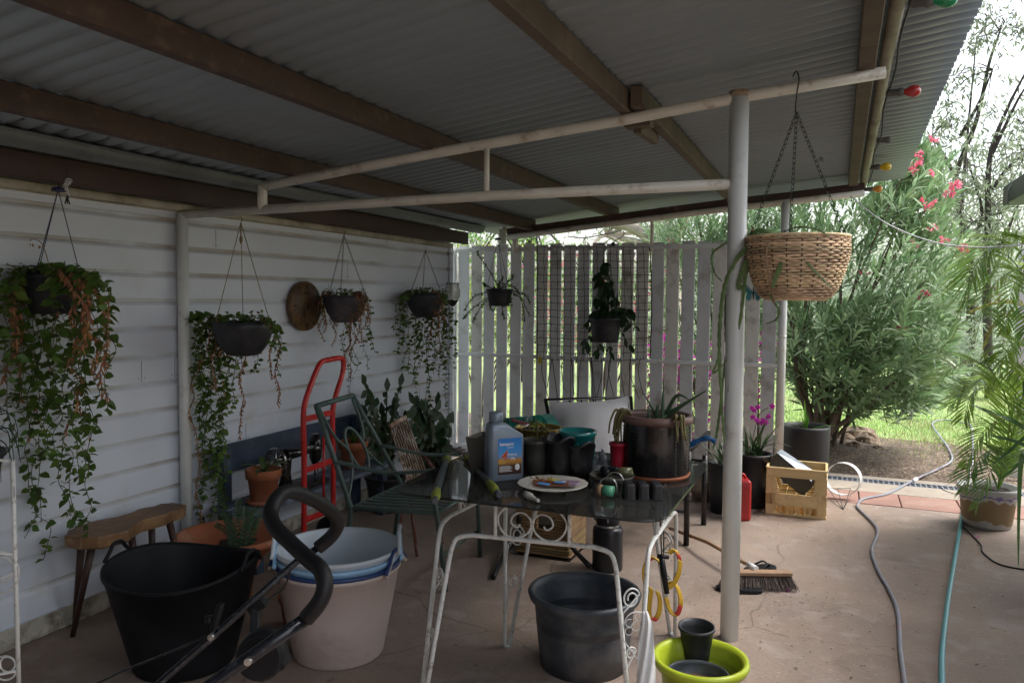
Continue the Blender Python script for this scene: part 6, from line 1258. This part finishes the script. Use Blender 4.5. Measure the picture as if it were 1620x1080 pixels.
# hoses
m_hgrey = mat('grey_lilac_hose', (.20, .21, .25), .45, var=.2, dirt=(.40, .22, .22), da=.35, ds=7)
def hose(pts, r, mt, name, label, zf=0): g = M(); g.tube(spline([fl(a, b, r+zf) if b > 800 else fl(a, b, r*1.2+zf) for a, b in pts], 7), r, 10); return one(g, name, mt, label, 'hose' if 'hose' in name else 'cable')
hose([(1436, 1140), (1431, 1080), (1424, 1025), (1420, 968), (1405, 930), (1390, 904), (1379, 870), (1388, 844), (1382, 828), (1359, 805), (1357, 798), (1366, 789), (1403, 781), (1431, 767), (1452, 756), (1487, 740), (1506, 727), (1500, 708), (1489, 693), (1476, 674), (1478, 667), (1494, 664), (1514, 667), (1530, 670), (1537, 676), (1539, 700), (1539, 727), (1530, 765)], .0105, m_hgrey, 'garden_hose', 'grey garden hose snaking from the lawn across the drain onto the concrete')
g = M(); q = fl(1450, 757, .013); q2 = fl(1444, 761, .013); g.tube([q2, q], .016, 12); one(g, 'hose_joiner', m_lw, 'white joiner on the grey hose where it crosses the drain', 'hose joiner')
hose([(1488, 1150), (1490, 1080), (1491, 1023), (1501, 940), (1514, 862), (1525, 800), (1529, 770)], .0125, mat('teal_hose', (.10, .33, .36), .4, var=.12), 'garden_hose', 'thicker teal garden hose running straight toward the viewer')
hose([(1518, 826), (1527, 836), (1551, 860), (1555, 873), (1579, 891), (1620, 900), (1680, 905)], .005, m_wire, 'black_cable', 'thin black cable curving out from under the painted pot')
hose([(1485, 770), (1500, 778), (1525, 784)], .004, m_wire, 'black_cable', 'short thin black cable by the drain left of the painted pot')
# painted pot + palm
c = fl(1566, 838)+V((0, .13, 0)); s = pj(c)[2]/F_PX; rr = 42*s; H = at(1566, 768, 1, c.y).z
pp = thing('painted_pot', 'big pot with peeling lilac and ochre paint under the palm fronds', 'pot', c); g = M(); g.lathe([(.001, 0), (rr*.78, 0), (rr*.82, .02), (rr*.96, H*.86), (rr*1.03, H*.9), (rr*1.05, H), (rr*.96, H), (rr*.92, H*.8), (.001, H*.78)], c, 48)
mt = bpy.data.materials.new('peeling_painted_pot'); N, L, B = nod(mt); tc = N.new('ShaderNodeTexCoord'); sp = N.new('ShaderNodeSeparateXYZ'); L.new(tc.outputs['Object'], sp.inputs[0]); no = N.new('ShaderNodeTexNoise'); no.inputs['Scale'].default_value = 11; no.inputs['Detail'].default_value = 6; L.new(tc.outputs['Object'], no.inputs['Vector'])
ad = N.new('ShaderNodeMath'); ad.operation = 'MULTIPLY_ADD'; ad.inputs[1].default_value = .14; L.new(no.outputs['Fac'], ad.inputs[0]); L.new(sp.outputs['Z'], ad.inputs[2]); rp_ = N.new('ShaderNodeValToRGB'); cr = rp_.color_ramp; cr.interpolation = 'CONSTANT'
cr.elements[0].color = (.42, .40, .38, 1); cr.elements[0].position = 0
for p__, c__ in ((.12, (.26, .185, .10)), (.26, (.50, .49, .48)), (.285, (.20, .17, .38)), (.30, (.46, .46, .46)), (.42, (.42, .32, .26)), (.46, (.36, .15, .09))):
    e_ = cr.elements.new(p__); e_.color = (*c__, 1)
cr.elements[-1].color = (.36, .15, .09, 1); cr.elements[-1].position = .47
L.new(ad.outputs[0], rp_.inputs['Fac']); L.new(rp_.outputs[0], B.inputs['Base Color']); B.inputs['Roughness'].default_value = .7
g.build('pot', mt, pp); g = M(); g.lathe([(.001, H*.9), (rr*.93, H*.88)], c, 24, wob=lambda p, a, i: p+V((0, 0, rnd(-.01, .01)))); g.build('soil', m_potsoil, pp)
m_palm = leafm('palm_green', (.32, .48, .10), .3, .4, .35); m_palmy = leafm('yellowing_palm', (.34, .30, .04), .25, .4, .5); m_palmd = leafm('deep_palm_green', (.16, .30, .07), .3, .35, .35)
def frond(gl, gs, pts, ll, n=26, w=.016, dz=.28):
    c_ = spline(pts, 8); N_ = len(c_); gs.tube(c_, [.006*(1-.8*i/N_) for i in range(N_)], 5)
    for i in range(n):
        s_ = .12+.88*i/(n-1); k = s_*(N_-1); k0 = int(min(k, N_-2)); p_ = c_[k0].lerp(c_[k0+1], k-k0); tn = (c_[k0+1]-c_[k0]).normalized(); sd_ = tn.cross(V((0, 0, 1))).normalized(); up_ = sd_.cross(tn)
        L_ = ll*(math.sin(PI*min(1, .15+s_*.80)))**.6*rnd(.85, 1.1)
        for sg in (-1, 1): gl.leaf(p_, sd_*sg*(.75)+tn*(.65+.3*s_)+up_*.25+rv(.1), up_, L_, w, dz*rnd(.6, 1.3), .3, 4)
t = thing('palm', 'feathery green palm growing in the painted pot at the right edge', 'palm', c+V((0, 0, H*.9))); gs = M(); gl, gl2, gl3 = M(), M(), M(); b0 = c+V((.06, 0, H*.9)); by = c.y
def wp(a, b, dy=0): return at(a, b, 1, by+dy)
FR = [([b0, wp(1610, 650, .0), wp(1590, 610, -.1), wp(1550, 600, -.2), wp(1505, 640, -.3)], .32, gl), ([b0, wp(1600, 690, -.1), wp(1580, 665, -.2), wp(1550, 690, -.3), wp(1530, 735, -.35)], .24, gl), ([b0, wp(1620, 620, -.1), wp(1635, 590, -.2), wp(1660, 600, -.2)], .3, gl), ([b0, wp(1598, 660, .0), wp(1570, 590, -.15), wp(1530, 572, -.3), wp(1480, 600, -.4)], .34, gl), ([b0, wp(1600, 640, .1), wp(1575, 615, .0), wp(1540, 620, -.1), wp(1525, 660, -.15)], .28, gl), ([b0, wp(1585, 720, -.1), wp(1560, 715, -.2), wp(1535, 745, -.3), wp(1526, 775, -.3)], .22, gl3),
      ([b0, wp(1610, 600, .1), wp(1600, 540, .1), wp(1590, 500, .0), wp(1550, 505, -.1)], .3, gl3), ([b0, wp(1625, 680, 0), wp(1650, 640, -.2), wp(1660, 620, -.3)], .3, gl3), ([b0, wp(1605, 700, .1), wp(1620, 670, .2), wp(1660, 680, .3)], .28, gl), ([b0, wp(1590, 640, .3), wp(1580, 600, .4), wp(1545, 600, .5)], .3, gl), ([b0, wp(1600, 720, -.2), wp(1570, 740, -.45), wp(1545, 800, -.5)], .22, gl3)]
for pts, ll, gg in FR: frond(gg, gs, pts, ll*.95, 30, .015, .18)
gs.build('stalks', m_palm, t); gl.build('light_fronds', m_palm, t); gl3.build('deep_fronds', m_palmd, t)
# second tall palm leaning in from the right
c2 = V((1.75, 6.4, 0)); t = thing('palm', 'taller palm leaning in from beyond the right edge with yellowing fronds', 'palm', c2); gs = M(); gl, gl2 = M(), M(); b0 = c2+V((0, 0, 1.0)); gs.tube([c2, c2+V((.02, 0, .5)), b0], .05, 10)
for pts, ll, gg in (([b0, wp(1645, 460, .1), wp(1610, 395, .1), wp(1570, 380, .0), wp(1545, 420, -.1), wp(1530, 480, -.1)], .42, gl), ([b0, wp(1650, 500, .1), wp(1625, 440, 0), wp(1600, 430, -.1), wp(1565, 460, -.2), wp(1545, 530, -.2)], .36, gl), ([b0, wp(1660, 480, .3), wp(1635, 430, .3), wp(1605, 450, .2), wp(1590, 520, .1)], .3, gl), ([b0, wp(1640, 470, .2), wp(1600, 410, .1), wp(1560, 400, .0), wp(1535, 440, -.1), wp(1515, 520, -.1)], .42, gl), ([b0, wp(1640, 500, .3), wp(1600, 480, .3), wp(1570, 482, .3), wp(1545, 490, .3)], .22, gl2), ([b0, wp(1640, 520, .3), wp(1600, 500, .2), wp(1575, 515, .2), wp(1560, 545, .2)], .2, gl2), ([b0, wp(1650, 420, 0), wp(1630, 380, -.1), wp(1600, 385, -.2), wp(1575, 430, -.2)], .36, gl), ([b0, wp(1640, 560, -.1), wp(1610, 540, -.2), wp(1590, 560, -.3), wp(1570, 610, -.3)], .3, gl)):
    frond(gg, gs, pts, ll*.8, 32, .017, .3)
gs.build('stalks', m_palm, t); gl.build('green_fronds', m_palm, t); gl2.build('yellow_fronds', m_palmy, t)
# broad blade plant bottom right
c3 = V((1.18, 5.2, 0)); t = thing('blade_plant', 'plant with very long narrow blades arching in at the lower right edge', 'plant', c3); g = M()
for (P, w) in (([(1640, 690), (1600, 665), (1560, 650), (1535, 640)], .03), ([(1650, 720), (1610, 700), (1570, 690), (1550, 683)], .025), ([(1640, 740), (1618, 720), (1612, 800), (1611, 900)], .035), ([(1660, 760), (1625, 730), (1600, 745), (1580, 760)], .03), ([(1640, 1060), (1600, 1058), (1590, 1065), (1583, 1075)], .02), ([(1650, 700), (1625, 640), (1618, 600)], .03), ([(1650, 730), (1630, 690), (1590, 720), (1570, 735)], .028)):
    pp_ = spline([at(a, b, 1, 4.9+rnd(-.2, .1)) for a, b in P], 6)
    n = len(pp_); vs = []
    for i, q in enumerate(pp_):
        tn = (pp_[min(n-1, i+1)]-pp_[max(0, i-1)]).normalized(); sd_ = tn.cross(V((.2, -1, .4))).normalized(); e = w/2*(1-i/(n-1))**.6; vs += [q+sd_*e+V((0, 0, .003)), q, q-sd_*e+V((0, 0, .003))]
    g.add(vs, [f for i in range(n-1) for f in ((3*i, 3*i+3, 3*i+4, 3*i+1), (3*i+1, 3*i+4, 3*i+5, 3*i+2))], True)
g.build('blades', leafm('blue_green_blade', (.09, .20, .06), .25, .3), t); g = M(); g.lathe(potprof(.17, .13, .25), c3+V((.15, -.1, 0)), 28); g.build('pot', m_pot, t)

# ================================================================ garden
m_rock = mat('brown_sandstone', (.20, .145, .10), .9, var=.3, scale=6, bump=.8, bs=14, dirt=(.34, .27, .20), da=.4, ds=6)
def rock(c, sx, sy, sz_, seed, label):
    rr_ = random.Random(seed); g = M(); ph = [rr_.uniform(0, 6) for _ in range(6)]
    def wob(p, a, i): k = 1+.16*math.sin(a*2+ph[0]+i)+.10*math.sin(a*5+ph[1]-i*2)+.05*math.sin(a*9+ph[2]+i*3); return V((p.x*k*sx, p.y*k*sy, max(-.3, p.z)*sz_*(1+.15*math.sin(a*3+ph[3]))))
    g.lathe([(.001, -.5), (.8, -.45), (1.05, -.1), (1.0, .25), (.82, .55), (.5, .72), (.001, .78)], c, 18, wob=wob); g.s = [False]*len(g.f); return one(g, 'rock', m_rock, label, 'rock', 'rocks around the foot of the oleander')
for i, (px, py, sx, sy, sz_, lb) in enumerate(((1352, 712, .13, .12, .13, 'brown rock at the front of the heap beneath the oleander'), (1372, 700, .15, .12, .16, 'largest brown rock of the heap beneath the oleander'), (1335, 698, .12, .12, .14, 'brown rock left of the heap beneath the oleander'), (1388, 712, .09, .09, .08, 'low brown rock at the right end of the heap'), (1356, 690, .22, .15, .16, 'flat brown rock at the back of the heap'))):
    rock(fl(px, py)+V((0, .0, -.02)), sx, sy, sz_, i+3, lb)
# leaf litter and small debris (uncountable)
g = M()
for k in range(3600):
    x = rnd(-1.2, 3.2); y = 7.85+abs(R.gauss(0, .9)); z = -.012+bumps(x, y)+.012; a = rnd(0, 6.28); g.leaf(V((x, y, z+max(0, .09*math.exp(-((x+.1)**2+(y-9.1)**2)/.8)))), V((math.cos(a), math.sin(a), rnd(-.1, .5))), V((rnd(-.3, .3), rnd(-.3, .3), 1)), rnd(.02, .055), rnd(.006, .018), .2, .2, 1)
struct(g, 'leaf_litter', leafm('dry_litter', (.26, .19, .13), .7, .05, .8), 'stuff')
g = M()
for k in range(330):
    x = rnd(-1.2, 1.9); y = rnd(2.4, 6.6); a = rnd(0, 6.28); g.leaf(V((x, y, .004)), V((math.cos(a), math.sin(a), .15)), V((0, 0, 1)), rnd(.006, .028), rnd(.004, .012), .1, .2, 1)
for k in range(420):
    cx0, cy0 = R.choice([(-.25, 5.8), (-.6, 5.7), (-.4, 4.2), (.9, 6.1), (-.43, 3.9), (.1, 6.5), (-1.6, 5.0)]); x = cx0+R.gauss(0, .28); y = min(6.65, cy0+R.gauss(0, .28)); a = rnd(0, 6.28)
    g.leaf(V((x, y, .004)), V((math.cos(a), math.sin(a), .15)), V((0, 0, 1)), rnd(.005, .022), rnd(.003, .009), .1, .2, 1)
struct(g, 'patio_debris', leafm('dark_debris', (.07, .045, .03), .7, 0, .8), 'stuff')
# grass blades
g = M(); gy = M()
for k in range(42000):
    y = 8.75+abs(R.gauss(0, 1))*4.2 if k % 3 else rnd(8.6, 12); x = rnd(-4.5, 5.5)+ (y-9)*.12
    if y < 9.3 and R.random() < (9.4-y)*1.0: continue
    z = -.03+.004*(y-9); a = rnd(0, 6.28); L_ = rnd(.03, .065)*(1+(y-9)*.05); w = .004*(1+(y-9)*.16); d = V((math.cos(a)*.5, math.sin(a)*.5, 1)); p_ = V((x, y, z)); s_ = V((-math.sin(a), math.cos(a), 0))*w
    gg = gy if (R.random() < (.5 if y < 10.5 else .12)) else g; gg.add([p_-s_, p_+s_, p_+d*L_], [(0, 1, 2)])
struct(g, 'grass', leafm('grass_green', (.30, .44, .13), .35, .3, .6), 'stuff'); struct(gy, 'dry_grass', leafm('grass_straw', (.42, .38, .20), .35, .2, .7), 'stuff')

# shrubs ---------------------------------------------------------
m_ole = leafm('oleander_leaf', (.20, .31, .145), .35, .3, .33); m_ole2 = leafm('oleander_pale_leaf', (.32, .44, .25), .3, .3, .33)
m_bark = mat('grey_brown_bark', (.14, .10, .075), .85, var=.3, scale=8, bump=.5, bs=30)
def bush(name, label, base, tips, L=.12, w=.020, nper=16, mt=m_ole, flowers=0, fm=None, group=None, cat='shrub', nst=9, stemr=.022, mt2=None, stems_to=None):
    base = V(base); t = thing(name, label, cat, base, group); ml, ml2, ms, mf = M(), M(), M(), M()
    for k in range(nst):
        e = V(R.choice(tips)); b_ = base+V((rnd(-.25, .25), rnd(-.2, .2), 0)); ms.tube(spline([b_, b_.lerp(e, .4)+V((rnd(-.1, .1), rnd(-.1, .1), .25)), e], 6), [stemr*(1-.75*i/12) for i in range(13)], 6)
    for tp_ in tips:
        tp_ = V(tp_); out = (tp_-base-V((0, 0, .3))); out.z *= .8; out = (out.normalized()+rv(.5)+V((0, 0, .35))).normalized(); n = int(nper*rnd(.7, 1.3)); gl_ = ml2 if (mt2 and R.random() < .42) else ml
        for i in range(n):
            p_ = tp_-out*L*.22*i*.5; az = i*2.3; sd_ = out.orthogonal().normalized(); s2 = out.cross(sd_); dv = sd_*math.cos(az)+s2*math.sin(az); sp_ = .35+.09*i*.5
            gl_.leaf(p_, (out*(1.1-min(.9, .05*i))+dv*(sp_)), out, L*rnd(.75, 1.2), w*rnd(.8, 1.2), .18, .25, 2)
        if i and flowers and R.random() < flowers:
            for q_ in range(R.randint(3, 8)):
                c_ = tp_+out*.03+rv(.045)
                for j in range(4): mf.leaf(c_, rv(), rv(), .026, .024, .1, .3, 1)
    ms.build('stems', m_bark, t); ml.build('leaves', mt, t)
    if ml2.v: ml2.build('new_leaves', mt2, t)
    if mf.v: mf.build('blossoms', fm, t)
    return t
def volume(n, cpx, cpy, rx, ry, y0, y1, shell=.35):
    T = []
    while len(T) < n:
        a, b = rnd(-1, 1), rnd(-1, 1)
        if a*a+b*b > 1: continue
        T.append(at(cpx+rx*a*(1+.12*math.sin(b*9)), cpy+ry*b, 1, rnd(y0, y1)))
    return [q for q in T if q.z > .15]
B1 = fl(1300, 700)
tips = volume(560, 1335, 420, 165, 225, 8.0, 10.2)+volume(260, 1405, 560, 120, 95, 8.0, 9.6)+volume(90, 1290, 330, 125, 75, 8.4, 10)+volume(150, 1450, 300, 60, 75, 8.6, 9.8)+volume(90, 1310, 560, 80, 80, 8.6, 9.8)+volume(60, 1490, 430, 60, 80, 8.6, 9.6)+[at(1452+rnd(-10, 10), 232+rnd(0, 40), 1, 8.9) for _ in range(10)]
tips = [q for q in tips if not (pj(q)[0] < 1290 and pj(q)[1] > 600 and R.random() < .5)]
bush('oleander', 'large oleander bush with narrow grey green leaves and pink flowers beside the patio', (B1.x, 9.0, -.02), tips, .17, .031, 13, m_ole, 0, m_pinkf, 'oleander bushes', nst=20, mt2=m_ole2)
t_ = COL.objects['oleander'] if 'oleander' in COL.objects else None
g = M()
for (a, b) in ((1478, 218), (1452, 246), (1444, 268), (1440, 262), (1510, 292), (1506, 302), (1513, 290), (1468, 325), (1475, 322), (1462, 318), (1476, 358), (1494, 377), (1520, 392), (1527, 395), (1470, 466), (1460, 466), (1425, 518), (1430, 517), (1367, 430), (1240, 310), (1445, 385), (1455, 260), (1475, 275), (1500, 307)):
    for q_ in range(5):
        c_ = at(a, b, 1, 8.5)+rv(.035)
        for j in range(5): g.leaf(c_, rv(), rv(), .03, .028, .1, .3, 1)
g.build('blossoms', m_pinkf, t_)
ms = M()
for (P) in ([(1308, 690), (1300, 640), (1322, 560), (1330, 470), (1325, 380)], [(1296, 690), (1270, 620), (1272, 520), (1280, 420)], [(1310, 690), (1345, 610), (1400, 540)], [(1300, 690), (1360, 650), (1420, 600), (1450, 570)], [(1290, 690), (1262, 600), (1256, 500)], [(1285, 690), (1300, 600), (1310, 500)]):
    ms.tube(spline([at(a, b, 1, 8.6+.1*i) for i, (a, b) in enumerate(P)], 5), [.028*(1-.03*i) for i in range(5*(len(P)-1)+1)], 8)
ms.build('main_stems', m_bark, t_)
tips = volume(260, 1130, 350, 110, 70, 8.7, 9.9)+volume(160, 1140, 470, 90, 110, 8.7, 9.9)
bush('oleander', 'oleander bush showing its pale leaf whorls above the right end of the fence', (-1.0, 9.4, -.02), tips, .14, .026, 17, m_ole2, .03, m_pinkf, 'oleander bushes', nst=12, mt2=m_ole)
# bougainvillea behind the fence
def clump(name, label, pts, n, y0, y1, lm, fm, fr, base, L=.05, group='flowering shrubs behind the slat fence', fs=.035):
    tips = [at(R.choice(pts)[0]+rnd(-28, 28), R.choice(pts)[1]+rnd(-45, 45), 1, rnd(y0, y1)) for _ in range(n)]; tips = [q for q in tips if q.z > .05]
    t = thing(name, label, 'shrub', base, group); ml, mf, ms = M(), M(), M(); b_ = V(base)
    for q in tips[:10]: ms.tube(spline([b_, b_.lerp(q, .5)+V((0, 0, .3)), q], 4), .012, 5)
    for q in tips:
        for k in range(12): ml.leaf(q+rv(.13), rv()+V((0, 0, .2)), V((0, 0, 1))+rv(.6), L*rnd(.7, 1.3), L*.6, .2, .2, 1)
        if R.random() < fr:
            for k in range(14): mf.leaf(q+rv(.07), rv(), rv(), fs, fs, .1, .3, 1)
    ms.build('stems', m_bark, t); ml.build('leaves', lm, t); mf.build('blossoms', fm, t); return t
m_garden = leafm('garden_green_leaf', (.16, .28, .08), .45, .35)
clump('bougainvillea', 'magenta flowering shrub glimpsed low between the slats near the posts', [(1070, 600), (1100, 580), (1050, 640), (1100, 650), (1150, 640), (1060, 570), (1200, 580), (1030, 610)], 190, 7.7, 8.5, m_garden, m_mag, .55, (-1.2, 8.1, 0), fs=.04)
clump('red_flower_shrub', 'shrub with coral flowers glimpsed through the slats behind the net', [(890, 480), (920, 440), (1000, 440), (1005, 500), (980, 540), (890, 520), (1035, 440), (850, 480)], 170, 8.2, 9.5, m_garden, m_pinkf, .3, (-2.6, 8.9, 0), .06)
clump('garden_shrub', 'yellow green shrub glimpsed through the slats on the left of the fence', [(760, 480), (790, 520), (830, 500), (735, 440), (800, 430), (845, 540)], 150, 8.6, 10, leafm('lime_leaf', (.20, .30, .04), .4, .4), m_palmy, .15, (-4.3, 9.3, 0), .06)
# trees ----------------------------------------------------------
m_gum = leafm('gum_leaf', (.20, .24, .15), .4, .35, .5); m_gum2 = leafm('pale_gum_leaf', (.26, .31, .21), .35, .35, .5); m_dark = mat('dark_gum_bark', (.045, .035, .03), .9, var=.4, bump=.4); m_gumbark = mat('smooth_pale_bark', (.36, .31, .26), .8, var=.2, scale=3)
def tree(name, label, base, limbs, clumps, r0=.16, lm=m_gum, L=.13, w=.03, per=120, bark=m_dark, cr=.6, group='trees beyond the garden', droop=1.0):
    base = V(base); t = thing(name, label, 'tree', base, group); g = M()
    for li, pts in enumerate(limbs):
        P = spline(pts, 6); n = len(P); g.tube(P, [(r0 if li == 0 else r0*.5)*(1-.82*i/(n-1)) for i in range(n)], 8)
    g.build('trunk', bark, t); g = M(); gb = M()
    for (c, r_, k_) in clumps:
        c = V(c); n = int(per*k_)
        anch = [l_[-1] for l_ in limbs]; an = min(anch, key=lambda q: (V(q)-c).length); gb.tube(spline([V(an), V(an).lerp(c, .5)+V((0, 0, .1)), c], 4), [.014*r0/.08*(1-.09*i) for i in range(9)], 4)
        sub = [c+V((R.gauss(0, .5), R.gauss(0, .5), R.gauss(0, .42)))*r_ for _ in range(max(3, int(n/14)))]
        for s_ in sub:
            gb.tube([c, s_], .006, 3, caps=False)
            for k in range(14): g.leaf(s_+V((R.gauss(0, 1), R.gauss(0, 1), R.gauss(0, .8)))*r_*.20, V((rnd(-1, 1), rnd(-1, 1), -rnd(0, droop*1.4))), rv(), L*rnd(.6, 1.3), w, .1, .2, 1)
    g.build('crown', lm, t); gb.build('twigs', bark, t); return t
def P_(a, b, y): return at(a, b, 1, y)
Y1 = 17
tree('gum_tree', 'tall sparse gum tree with dark forked trunk against the white sky', (P_(1540, 480, Y1).x, Y1, 0), [[(P_(1540, 480, Y1).x, Y1, 0), P_(1535, 420, Y1), P_(1520, 340, Y1), P_(1512, 280, Y1), P_(1545, 190, Y1), P_(1565, 100, Y1), P_(1582, 50, Y1)], [P_(1512, 280, Y1), P_(1490, 240, Y1), P_(1475, 215, Y1)], [P_(1520, 340, Y1), P_(1530, 220, Y1+.3), P_(1545, 60, Y1+.5)], [P_(1520, 215, Y1), P_(1550, 160, Y1), P_(1570, 110, Y1-.3)]],
     [(P_(a, b, Y1+rnd(-1, 1)), r_, k) for a, b, r_, k in ((1590, 35, .5, 1.6), (1560, 40, .4, .8), (1500, 150, .45, 1), (1505, 200, .5, 1.4), (1470, 250, .6, 1.6), (1525, 110, .35, .5), (1580, 110, .4, .8), (1615, 60, .4, 1), (1540, 240, .5, 1.0), (1490, 290, .7, 2), (1450, 290, .5, 1.2), (1560, 180, .4, .6), (1505, 120, .3, .5), (1600, 20, .4, .8), (1480, 190, .35, .6), (1550, 70, .35, .6), (1500, 330, .7, 1.6), (1545, 20, .3, .4))], .085, m_gum, .15, .036, 95)
Y2 = 15
tree('gum_tree', 'leaning gum tree with several dark limbs spreading up at the far right', (P_(1572, 480, Y2).x, Y2, 0), [[(P_(1572, 480, Y2).x, Y2, 0), P_(1560, 420, Y2), P_(1563, 350, Y2), P_(1566, 250, Y2), P_(1590, 180, Y2), P_(1625, 110, Y2)], [P_(1566, 250, Y2), P_(1590, 200, Y2), P_(1615, 150, Y2), P_(1650, 100, Y2)], [P_(1580, 400, Y2), P_(1600, 350, Y2), P_(1620, 300, Y2)], [P_(1545, 380, Y2), P_(1553, 330, Y2), P_(1545, 300, Y2), P_(1530, 250, Y2)], [P_(1570, 300, Y2), P_(1600, 260, Y2), P_(1640, 230, Y2)]],
     [(P_(a, b, Y2+rnd(-1, 1)), r_, k) for a, b, r_, k in ((1610, 190, .5, 1.2), (1590, 230, .5, 1.6), (1570, 270, .6, 1.6), (1550, 310, .6, 2), (1600, 290, .6, 1.8), (1580, 330, .7, 2.2), (1540, 350, .6, 2), (1620, 240, .5, 1.6), (1625, 130, .4, .8), (1530, 300, .5, 1.4), (1600, 370, .7, 2), (1560, 390, .6, 1.8), (1520, 370, .6, 1.8), (1640, 330, .7, 1.5))], .075, m_gum2, .14, .034, 115)
# behind the fence
Y3 = 16
tree('gum_tree', 'smooth pale trunked gum tree forking just above the middle of the fence', (P_(1058, 480, Y3).x, Y3, 0), [[(P_(1058, 480, Y3).x, Y3, 0), P_(1058, 400, Y3), P_(1050, 350, Y3), P_(1035, 300, Y3), P_(1020, 200, Y3)], [P_(1058, 400, Y3), P_(1080, 350, Y3), P_(1105, 300, Y3), P_(1130, 200, Y3)], [P_(1056, 395, Y3), P_(1000, 360, Y3), P_(950, 350, Y3), P_(900, 300, Y3)], [P_(1056, 410, Y3), P_(1010, 385, Y3), P_(960, 372, Y3)]],
     [(P_(a, b, Y3+rnd(-1, 1.5)), r_, k) for a, b, r_, k in ((1000, 330, .9, 2.5), (1060, 300, .9, 2), (1120, 330, .9, 3), (950, 330, .8, 1.2), (1030, 360, .6, 1.2), (1100, 380, .6, 1.5), (900, 300, .8, 1), (1010, 420, .6, 1.5), (985, 250, 1.2, 2), (1080, 220, 1.2, 2), (930, 400, .5, .6))], .30, m_gum, .13, .035, 120, m_gumbark)
tree('garden_tree', 'bushy green tree filling the gap above the left end of the fence', (P_(830, 480, 14).x, 14, 0), [[(P_(830, 480, 14).x, 14, 0), P_(835, 420, 14), P_(840, 340, 14)], [P_(835, 420, 14), P_(790, 360, 14)]],
     [(P_(a, b, 14+rnd(-.8, .8)), r_, k) for a, b, r_, k in ((850, 390, .6, 1.6), (820, 400, .7, 2.5), (760, 400, .7, 2.5), (740, 450, .7, 2), (800, 450, .7, 2), (860, 440, .5, 1.2), (930, 450, .6, 1.5), (720, 380, .6, 1.5), (960, 480, .6, 1.2), (890, 500, .5, 1))], .14, m_garden, .11, .05, 110)
# distant scrub: background bushes
spots = [(1450, 500, 20, 1.5), (1500, 520, 18, 1.1), (1560, 540, 22, 1.3), (1610, 520, 19, 1.4), (1400, 480, 22, 1.8), (1480, 430, 26, 2.6), (1560, 430, 27, 2.8), (1630, 440, 24, 2.4), (1330, 460, 24, 2.2), (1525, 545, 15, .55), (1250, 470, 25, 2.4), (1140, 480, 24, 2.2), (1040, 490, 24, 1.6), (940, 500, 24, 1.4), (850, 510, 26, 1.5), (760, 500, 24, 1.6), (700, 480, 23, 2.0), (1690, 460, 22, 2.5), (1590, 380, 33, 4.0), (1500, 380, 35, 4.2), (1400, 390, 36, 4.2), (1670, 400, 30, 4.0), (1200, 400, 36, 4), (1080, 430, 38, 3.2), (900, 450, 38, 2.8), (640, 420, 30, 3.5)]
m_far = leafm('hazed_scrub_leaf', (.36, .43, .32), .35, .3, .6)  # distant haze put into the leaf colour as extra paleness
labs_ = ['grey green scrub bush %s' % s for s in ('behind the right side of the oleander', 'in the lawn gap below the palm fronds', 'behind the painted pot palm', 'at the far right edge of the lawn', 'behind the middle of the oleander', 'under the forked gum tree', 'under the leaning gum tree', 'right of the leaning gum tree', 'behind the wicker basket', 'low at the end of the visible lawn', 'behind the far post', 'behind the thick white post', 'behind the fence right of the net', 'behind the netting', 'behind the fence left of the net', 'behind the small hanging succulent', 'behind the wall corner', 'beyond the neighbouring carport', 'large at the skyline right of the gums', 'large at the skyline between the gums', 'large at the skyline over the oleander', 'large at the skyline by the right edge', 'large behind the far post', 'large behind the pale gum', 'large behind the left of the fence', 'large beyond the house corner')]
for (a, b, y, r_), lb in zip(spots, labs_):
    c_ = at(a, b, 1, y); t = thing('scrub_bush', lb, 'bush', (c_.x, y, -.02), 'scrub beyond the lawn'); g = M(); gs = M(); zc = max(r_*.55, c_.z-.2); n = int(1100*min(2.2, max(1, r_**.5)))
    for k in range(5): gs.tube([V((c_.x, y, 0)), V((c_.x+rnd(-.5, .5)*r_, y+rnd(-.3, .3), zc))], .04, 5)
    cl = [V((c_.x+R.gauss(0, .50)*r_, y+R.gauss(0, .35)*r_, abs(R.gauss(zc*.55, zc*.5)))) for _ in range(int(24+10*r_))]
    for k in range(n*2):
        q = R.choice(cl); g.leaf(q+V((R.gauss(0, 1), R.gauss(0, 1), R.gauss(0, .8)))*r_*.17, rv()+V((0, 0, .1)), rv(), rnd(.09, .2)*(y/22), .045*(y/22), .1, .2, 1)
    gs.build('stems', m_bark, t); g.build('leaves', m_far, t)
